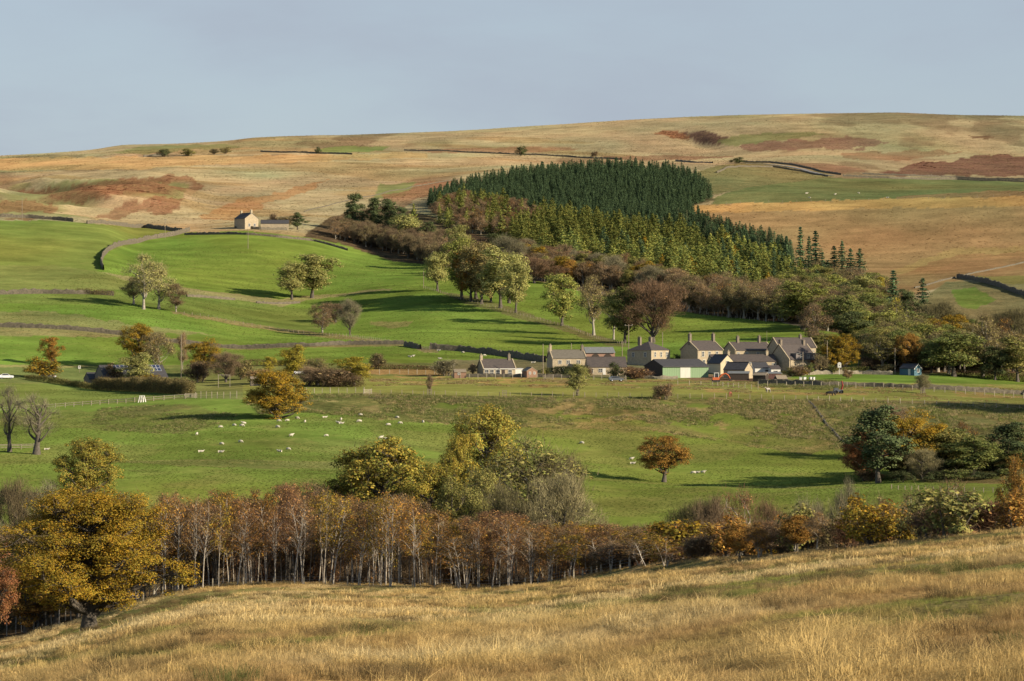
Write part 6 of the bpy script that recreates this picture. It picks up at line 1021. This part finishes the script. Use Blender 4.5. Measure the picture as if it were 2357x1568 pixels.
fence([(975, 664), (1060, 690), (1190, 724), (1300, 752), (1440, 795)], 'fence under the row of trees on the green slope', 3.2, 0, 900, False, .9)
fence([(1180, 634), (1260, 650), (1420, 686), (1600, 721), (1780, 742)], 'fence where the green hill meets the brown woods', 3.4, 0, 900, True, .95)
fence([(1640, 470), (1900, 464), (2100, 459), (2400, 448)], 'distant fence between the green strip and the rust field', 9, 0, 1600, False, 1.1, wires=False)
def gate(u, row, w, label, rz=0.0, dmin=800, pale=False):
    p = HIT(u, row, dmin); m = WOOD_PALE if pale else WOOD; t = thing('field_gate', label, 'gate', p, rz)
    for s in (-1, 1): lbox(t, 'post', (s * w / 2, 0, .55), (.18, .18, 1.7), m)
    for k in range(5): lbox(t, 'rail', (0, -.02, .25 + k * .24), (w - .2, .05, .10), m)
    br = MB(); br.tube([(-w / 2 + .1, -.07, .25), (w / 2 - .1, -.07, 1.2)], [.05, .05], 4); link('brace', br.mesh('brace', [m]), t); return t
gate(440, 917, 3.0, 'field gate at the right end of the pale rail fence', .1, 820, True); gate(980, 806, 2.8, 'gate in the gap of the dark wall', -.3, 900); gate(1262, 874, 2.6, 'gate beside the stone cottage hedge', 0, 850); gate(1335, 876, 2.6, 'gate below the pale green young tree', 0, 850); gate(1428, 877, 3.4, 'wide field gate left of the green shed', 0, 850); gate(846, 907, 2.6, 'propped gate at the corner of the garden fence', .7, 820, True)
# ------------------------------------------------------------------ poles, guards and small things of the farm
def pole(u, base, top, label, r=.13, bar=0.0, dmin=800, m=None, d=None, name='utility_pole'):
    p = AT(u, d) if d else HIT(u, base, dmin); h = (CY - FL * p.z / p.y - top) / FL * p.y; t = thing(name, label, 'pole', p); b = MB(); b.tube([(0, 0, -.5), (0, 0, h)], [r, r * .75], 7); link('shaft', b.mesh('shaft', [m or WOOD]), t)
    if bar:
        lbox(t, 'crossarm', (0, 0, h - .35), (bar, .14, .14), m or WOOD)
        for s in (-.45, 0, .45):
            i = MB(); i.tube([(s * bar, 0, h - .26), (s * bar, 0, h + .02)], [.06, .05], 5); link('insulator', i.mesh('insulator', [WHITE]), t)
    return p, h
for u, base, top, lab, bar, dm in ((51, 505, 455, 'thin pole by the dark wall on the far left', 0, 1500), (380, 549, 504, 'pole with a crossarm beside the curving wall', 1.6, 1500), (571, 573, 528, 'pole standing in the bright green hilltop field', 0, 1400), (975, 664, 624, 'dark pole left of the field clump', 0, 1200), (417, 882, 770, 'tall pale pole behind the solar roofed barn', 0, 900), (1447, 826, 747, 'power pole with a crossarm behind the hipped farmhouse', 2.6, 900), (1432, 826, 784, 'plain pole left of the power pole', 0, 900), (1250, 868, 792, 'dark pole at the left end of the stone cottage', 0, 900), (1261, 850, 800, 'thin pole close to the stone cottage gable', 0, 900), (1315, 828, 790, 'pole rising behind the stone cottage roof', 0, 900), (1525, 820, 765, 'pole rising behind the hipped farmhouse', 0, 900), (1848, 866, 810, 'pale pole in front of the creeper house', 0, 900), (1904, 858, 784, 'pole at the right end of the creeper house', 0, 900), (1691, 840, 806, 'pole before the terrace', 0, 900), (2060, 862, 801, 'tall pale pole left of the blue shed', 0, 900), (1976, 842, 796, 'pole in the shade of the wood', 0, 900), (1765, 830, 762, 'slim mast behind the terrace', 0, 900), (2322, 872, 845, 'frame post under the olive tree', 0, 900)):
    pole(u, base, top, lab, .14 if u not in (1765, 1691) else .06, bar, dm)
pa, ha = HIT(1976, 842, 900), 6.4; pb, hb = HIT(2060, 862, 900), 8.2
for zz in (0, -.9):
    w = MB(); a = pa + Vector((0, 0, ha + zz)); b = pb + Vector((0, 0, hb + zz)); w.tube([a.lerp(b, k / 8) - Vector((0, 0, .5 * (1 - (k / 4 - 1) ** 2))) - a for k in range(9)], [.02] * 9, 3); o = link('power_line', w.mesh('power_line', [WIRE]), None, a); tag(o, ('upper' if zz == 0 else 'lower') + ' wire strung between the shaded pole and the tall pale pole', 'cable')
def guard(u, row, label):
    p = HIT(u, row, 800); t = thing('tree_guard', label, 'tree guard', p)
    for x, y in ((-.55, -.55), (.55, -.55), (.55, .55), (-.55, .55)): lbox(t, 'post', (x, y, .75), (.1, .1, 1.9), WOOD)
    for k in range(4):
        for c, dm in (((0, -.6, .35 + .4 * k), (1.2, .04, .12)), ((0, .6, .35 + .4 * k), (1.2, .04, .12)), ((-.62, 0, .35 + .4 * k), (.04, 1.1, .12)), ((.62, 0, .35 + .4 * k), (.04, 1.1, .12))): lbox(t, 'slat', c, dm, WOOD)
guard(989, 910, 'wooden guard round the leafless sapling'); guard(1328, 911, 'wooden guard round the pale green young tree'); guard(1161, 913, 'empty wooden guard on the lip of the bank'); guard(2124, 906, 'wooden guard round the pale young tree by the long wall')
p = HIT(516, 892, 860); t = thing('garden_swing', 'open timber swing frame beside the thin tan tree', 'swing frame', p)
for x in (-1.7, 1.7): lbox(t, 'post', (x, 0, 1.6), (.14, .14, 4.0), WOOD_PALE)
lbox(t, 'top_beam', (0, 0, 3.66), (3.7, .16, .16), WOOD_PALE); lbox(t, 'side_brace', (-1.7, .7, 1.4), (.12, 1.4, .12), WOOD_PALE)
p = HIT(327, 926, 820); t = thing('hurdle', 'white A frame jump leaning on the pale rail fence', 'jump', p)
for s in (-1, 1):
    for x in (-.9, -.3, .3, .9): b = MB(); b.tube([(x * 1.1, s * .55, -.1), (x * .6, s * .05, 1.75)], [.12, .10], 4); link('leg', b.mesh('leg', [WHITE]), t)
lbox(t, 'ridge_rail', (0, 0, 1.72), (1.5, .14, .12), WHITE)
p = HIT(183, 858, 900); t = thing('road_sign', 'small white sign on a post beside the lane', 'sign', p); lbox(t, 'post', (0, 0, .6), (.1, .1, 1.8), WOOD); lbox(t, 'board', (0, -.08, 1.75), (.8, .05, .95), WHITE); lbox(t, 'panel_mark', (0, -.112, 1.85), (.34, .012, .34), SLATE)
p = HIT(1932, 862, 900); t = thing('dovecote_post', 'white bird box on a tall white post before the beech', 'bird box', p); lbox(t, 'post', (0, 0, .9), (.16, .16, 2.4), WHITE); lbox(t, 'box', (0, 0, 2.75), (1.1, .8, 1.3), WHITE); lbox(t, 'box_roof', (0, 0, 3.55), (1.3, 1.0, .35), WHITE, 0, .35); lbox(t, 'opening', (0, -.41, 2.8), (.25, .03, .3), GLASS)
for i, (u, lab) in enumerate(((1843, 'left pair of white boxes in the bright paddock'), (1852, 'second white box touching the left pair in the paddock'), (1866, 'right pair of white boxes in the bright paddock'), (1872, 'last white box at the right in the bright paddock'))):
    p = HIT(u, 876, 880); t = thing('beehive', lab, 'white box', p, .3 * i); lbox(t, 'body', (0, 0, .45), (.75, .7, .9), WHITE); lbox(t, 'lid', (0, 0, .97), (.86, .8, .12), ALU)
p = HIT(648, 862, 880); t = thing('nest_box', 'square wooden box on a post in the kitchen garden', 'nest box', HIT(1048, 858, 880)); t.location = HIT(1047 - 3, 852, 880); lbox(t, 'post', (0, 0, .6), (.12, .12, 1.6), WOOD); lbox(t, 'box', (0, 0, 1.8), (.9, .7, .95), WOOD_PALE)
for i, (u, r, lab) in enumerate(((2002, 860, 'wooden garden bench by the yellow green hedge'),)):
    p = HIT(u, r, 900); t = thing('garden_bench', lab, 'bench', p); lbox(t, 'seat', (0, 0, .45), (1.6, .5, .08), WOOD); lbox(t, 'backrest', (0, .25, .8), (1.6, .07, .5), WOOD); [lbox(t, 'leg', (s * .7, 0, .2), (.1, .45, .42), WOOD) for s in (-1, 1)]
# ------------------------------------------------------------------ machines
CARW = mat_plain('white_car_paint', (0.80, 0.80, 0.79), var=0.02, rough=0.3); CARD = mat_plain('dark_car_paint', (0.10, 0.11, 0.12), var=0.1, rough=0.3); RUB = mat_plain('rubber', (0.03, 0.03, 0.03), var=0.2); ORANGE = mat_plain('orange_paint', (0.50, 0.12, 0.04), var=0.08, rough=0.5); REDP = mat_plain('red_paint', (0.27, 0.045, 0.03), var=0.1, rough=0.5)
def car(u, row, rz, label, paint, dmin=850):
    p = HIT(u, row, dmin); t = thing('parked_car', label, 'car', p, rz)
    prof = [(-2.15, .35), (2.1, .35), (2.2, .65), (2.1, .95), (1.15, 1.05), (.45, 1.52), (-1.1, 1.55), (-1.95, 1.08), (-2.2, .95)]
    b = MB(); n = len(prof); V = [(x, s * (.86 if z < 1.1 else .68), z) for s in (-1, 1) for x, z in prof]; b.add(V, [(i, (i + 1) % n, n + (i + 1) % n, n + i) for i in range(n)], [(0, i + 1, i) for i in range(1, n - 1)] + [(n, n + i, n + i + 1) for i in range(1, n - 1)]); link('body', b.mesh('body', [paint]), t)
    for s in (-1, 1):
        g = MB(); g.add([(-1.6, s * .835, 1.09), (.95, s * .835, 1.09), (.42, s * .70, 1.46), (-1.05, s * .70, 1.48)], [(0, 1, 2, 3)]); link('side_window', g.mesh('side_window', [GLASS]), t)
        for x in (-1.35, 1.35): w = MB(); w.tube([(0, -.1, 0), (0, .1, 0)], [.33, .33], 12); wh = link('wheel', w.mesh('wheel', [RUB]), t, (x, s * .82, .33)); h = MB(); h.tube([(0, s * .09, 0), (0, s * .115, 0)], [.19, .19], 8); link('rim', h.mesh('rim', [ALU]), wh)
        l = MB(); l.box((2.12, s * .62, .78), (.1, .3, .16)); link('headlight', l.mesh('headlight', [ALU]), t)
    ws = MB(); ws.add([(1.17, -.74, 1.07), (1.17, .74, 1.07), (.50, .62, 1.5), (.50, -.62, 1.5)], [(0, 1, 2, 3)]); link('windscreen', ws.mesh('windscreen', [GLASS]), t)
car(15, 872, .12, 'white hatchback parked at the left edge of the lane', CARW); car(112, 871, -.2, 'pale vehicle half hidden under the golden bush', mat_plain('silver_paint', (0.5, 0.52, 0.55), var=.05, rough=.3)); car(690, 862, .1, 'white car glimpsed behind the upright yellow tree', CARW); car(1418, 878, .2, 'dark car by the wide field gate', CARD)
p = HIT(1648, 880, 900); t = thing('digger', 'orange mini digger with its arm folded in front of the green shed', 'digger', p, .1)
for s in (-1, 1): b = MB(); b.prism([(s * .75 - .22, .1), (s * .75 + .22, .1), (s * .75 + .22, .62), (s * .75 - .22, .62)], -1.1, 1.1); link('track', b.mesh('track', [RUB]), t)
lbox(t, 'chassis', (-.1, 0, 1.05), (2.0, 1.5, .75), ORANGE); cab = lbox(t, 'cab', (.1, .1, 2.05), (1.15, 1.1, 1.25), GLASS)
for x, y in ((-.6, -.56), (.6, -.56), (.6, .56), (-.6, .56)): lbox(cab, 'cab_post', (x, y, 0), (.14, .14, 1.3), WHITE)
lbox(cab, 'cab_roof', (0, 0, .70), (1.45, 1.35, .14), WHITE)
for nm, P, r in (('boom', [(.8, -.2, 1.2), (1.7, -.2, 2.25), (2.7, -.2, 2.55)], [.22, .24, .2]), ('dipper', [(2.7, -.2, 2.6), (3.6, -.2, 2.1), (4.2, -.2, 1.1)], [.2, .18, .15])): b = MB(); b.tube(P, r, 4); link(nm, b.mesh(nm, [ORANGE]), t)
b = MB(); b.box((4.15, -.2, .7), (.55, .7, .7), 0, 0, .7); link('bucket', b.mesh('bucket', [WOOD_DARK]), t)
p = HIT(1932, 906, 850); t = thing('farm_implement', 'dark farm implement with a raised red arm in the pasture', 'implement', p, .2); lbox(t, 'chassis', (-.4, 0, .75), (2.6, 1.1, .6), CARD); lbox(t, 'hopper', (-1.0, 0, 1.25), (1.0, 1.0, .6), CARD, 0, 1.3)
for x in (-1.1, .5):
    for s in (-1, 1): w = MB(); w.tube([(x, s * .7 - .12, .45), (x, s * .7 + .12, .45)], [.45, .45], 12); link('wheel', w.mesh('wheel', [RUB]), t)
b = MB(); b.tube([(.5, 0, .9), (.95, 0, 2.2), (.7, 0, 3.5)], [.26, .24, .16], 4); link('raised_arm', b.mesh('raised_arm', [REDP]), t)
# ------------------------------------------------------------------ the moor road
P = path_pts([(1715, 377), (1780, 380), (1850, 391), (1915, 405)], 8, 1600); mb = MB(); V = []
for i, q in enumerate(P):
    a, b = P[max(i - 1, 0)], P[min(i + 1, len(P) - 1)]; nrm = Vector((-(b - a).y, (b - a).x, 0)).normalized() * 2.2
    for s in (-1, 1): c = q + nrm * s; V.append((c.x, c.y, zat(c.x, c.y) + .25))
mb.add(V, [(2 * i, 2 * i + 1, 2 * i + 3, 2 * i + 2) for i in range(len(P) - 1)]); o = link('road', mb.mesh('road', [mat_plain('tarmac', (0.21, 0.20, 0.19), var=.15)])); o['kind'] = 'structure'; o['label'] = 'grey moor road between two walls'
# ------------------------------------------------------------------ animals
WOOL = mat_plain('wool', (0.52, 0.475, 0.37), var=0.12, scale=6); HIDE = mat_plain('black_hide', (0.018, 0.017, 0.018), var=.3, scale=3); REDH = mat_plain('red_hide', (0.22, 0.075, 0.045), var=.25, scale=3); GREYH = mat_plain('grey_hide', (0.20, 0.16, 0.13), scale=2.0, col2=(0.5, 0.46, 0.4))
def skin_body(V, E, R, mat, sub=1):
    me = bpy.data.meshes.new('skeleton'); me.from_pydata(V, E, []); o = bpy.data.objects.new('skeleton', me); COL.objects.link(o); md = o.modifiers.new('skin', 'SKIN'); md.use_smooth_shade = True
    if not me.skin_vertices: me.skin_vertices.new()
    for i, r in enumerate(R): me.skin_vertices[0].data[i].radius = (r, r) if isinstance(r, (int, float)) else r
    me.skin_vertices[0].data[0].use_root = True; s = o.modifiers.new('sub', 'SUBSURF'); s.levels = sub; s.render_levels = sub
    dg = bpy.context.evaluated_depsgraph_get(); dg.update(); m = bpy.data.meshes.new_from_object(o.evaluated_get(dg)); bpy.data.objects.remove(o); bpy.data.meshes.remove(me); m.materials.clear(); m.materials.append(mat); return m
def quadruped(L, H, rb, head_down, mat, lying=False, neck=.38, rl=.05, fleece=1.0):
    """pelvis, belly, chest, neck, head, tail and four jointed legs in one skin"""
    hz = H - rb if not lying else rb * .9; V = [(-L * .42, 0, hz), (0, 0, hz - rb * .10), (L * .40, 0, hz)]; E = [(0, 1), (1, 2)]; R = [rb * .92, rb * 1.06, rb * .90]
    nk = (L * .60, 0, hz + (.10 * H if not head_down else -.04 * H)); hd = (L * .78, 0, hz + .30 * H) if not head_down else (L * .80, 0, H * .20); mz = (L * .98, 0, hz + .24 * H) if not head_down else (L * .86, 0, H * .05)
    if lying: hd = (L * .72, 0, hz + .35 * H); mz = (L * .92, 0, hz + .28 * H)
    V += [nk, hd, mz, (-L * .55, 0, hz - .02 * H), (-L * .60, 0, hz - .30 * H)]; E += [(2, 3), (3, 4), (4, 5), (0, 6), (6, 7)]; R += [rb * .55, rb * neck, rb * .24, rb * .16, rb * .12]
    if not lying:
        for at, x, s, hind in ((0, -L * .40, -1, 1), (0, -L * .40, 1, 1), (2, L * .36, -1, 0), (2, L * .36, 1, 0)):
            k = len(V); y = s * rb * .52
            if hind: V += [(x + .04 * L, y, hz - rb * .75), (x - .07 * L, y, H * .30), (x - .03 * L, y, 0.02)]
            else: V += [(x, y, hz - rb * .8), (x + .01 * L, y, H * .26), (x, y, 0.02)]
            E += [(at, k), (k, k + 1), (k + 1, k + 2)]; R += [rl * 1.9, rl * 1.1, rl * .9]
    return skin_body(V, E, R, mat)
SHEEP = [quadruped(.95, .80, .30, True, WOOL, rl=.045), quadruped(.95, .82, .30, False, WOOL, rl=.045), quadruped(.95, .80, .30, False, WOOL, True)]
rs = random.Random(12)
SH = [(453, 1002, 1, 0, 'between the bare old trees and the flock'), (507, 985, 0, 1, 'topmost at the left of the flock'), (540, 981, 0, -1, 'just left of the close pair'), (556, 982, 0, 1, 'of the close pair nearest the barn'), (562, 977, 1, -1, 'standing behind in the close pair'), (463, 1041, 2, 1, 'lowest at the left of the flock'), (511, 1024, 0, -1, 'in the middle of the left hand group'), (509, 1042, 2, 1, 'below the left hand group'), (553, 1019, 0, 1, 'right of the left hand group'), (640, 985, 0, -1, 'under the round gold oak, lowest of three'), (641, 971, 0, 1, 'at the left under the round gold oak'), (662, 970, 0, -1, 'in the shade edge right of the round gold oak trunk'), (683, 965, 0, 1, 'just right of the round gold oak'), (702, 973, 1, 0, 'facing away right of the bronze oak'), (670, 1005, 1, 1, 'alone below the round gold oak'), (643, 1040, 2, -1, 'left of a pair near the terrace'), (663, 1036, 0, 1, 'right of a pair near the terrace'), (748, 962, 2, 1, 'lying beside the dark hollow'), (752, 1005, 0, -1, 'alone in the middle of the field'), (779, 974, 2, -1, 'left of the tight trio'), (786, 976, 2, 1, 'lowest of the tight trio'), (785, 968, 1, 0, 'behind in the tight trio'), (829, 957, 0, 1, 'high on the bank right of the trio'), (828, 972, 0, -1, 'grazing right of the trio'), (876, 1010, 1, 1, 'left of the pair above the broad oak'), (888, 1011, 2, -1, 'right of the pair above the broad oak'), (893, 980, 0, 1, 'lower left of three above the gold oaks'), (915, 963, 0, -1, 'upper of three above the gold oaks'), (920, 976, 0, 1, 'right of three above the gold oaks'), (974, 974, 1, 0, 'last at the right end of the flock'), (1340, 1022, 0, -1, 'alone right of the tall gold oak'), (1453, 1059, 1, 1, 'left of the orange gold oak'), (1457, 1068, 2, 1, 'lying left of the orange gold oak'), (1597, 1091, 0, -1, 'left of three right of the orange gold oak'), (1605, 1089, 2, 1, 'middle of three right of the orange gold oak'), (1618, 1090, 1, 1, 'right of three right of the orange gold oak'), (943, 822, 2, -1, 'lying in the field above the garden, left one'), (950, 822, 1, 1, 'standing in the field above the garden, left one'), (1010, 808, 2, 1, 'under the left end of the long dark wall'), (1066, 813, 0, -1, 'under the middle of the long dark wall'), (1114, 820, 0, 1, 'further down the long dark wall'), (1013, 827, 2, -1, 'lying in the field below the long dark wall'), (1228, 836, 2, 1, 'near the lower end of the long dark wall'), (108, 1036, 2, 1, 'lying beside the thick pale bole'), (1857, 446, 2, 1, 'upper left on the distant green strip'), (1863, 456, 2, -1, 'lower left on the distant green strip'), (1922, 449, 1, 1, 'second from left on the distant green strip'), (1977, 446, 1, -1, 'third on the distant green strip'), (2043, 456, 2, 1, 'right on the distant green strip')]
for u, r, pose, dr, lab in SH:
    p = HIT(u, r, 600); far = 1.15 if r < 500 else .88
    o = link('sheep', SHEEP[pose], None, p, (0 if dr > 0 else math.pi if dr < 0 else 1.4) + rs.uniform(-.5, .5), (far * rs.uniform(.92, 1.1),) * 3); tag(o, ('lying' if pose == 2 else 'grazing' if pose == 0 else 'standing') + ' white sheep ' + lab, 'sheep', 'sheep in the fields')
def beast(u, r, m, rz, label, name, cat, down=True, L=1.9, H=1.4):
    o = link(name, quadruped(L, H, .42 if name == 'cow' else .34, down, m, rl=.085), None, HIT(u, r, 840), rz); tag(o, label, cat)
beast(1910, 911, HIDE, 3.3 + 3.1, 'black cow grazing in the rough pasture', 'cow', 'cow'); beast(1681, 914, REDH, 4.4, 'horse in a dark red rug grazing by the fence', 'horse', 'horse', L=1.9, H=1.55); beast(1768, 904, GREYH, 4.0, 'grey brown horse near the paddock stakes', 'horse', 'horse', False, 1.7, 1.4)
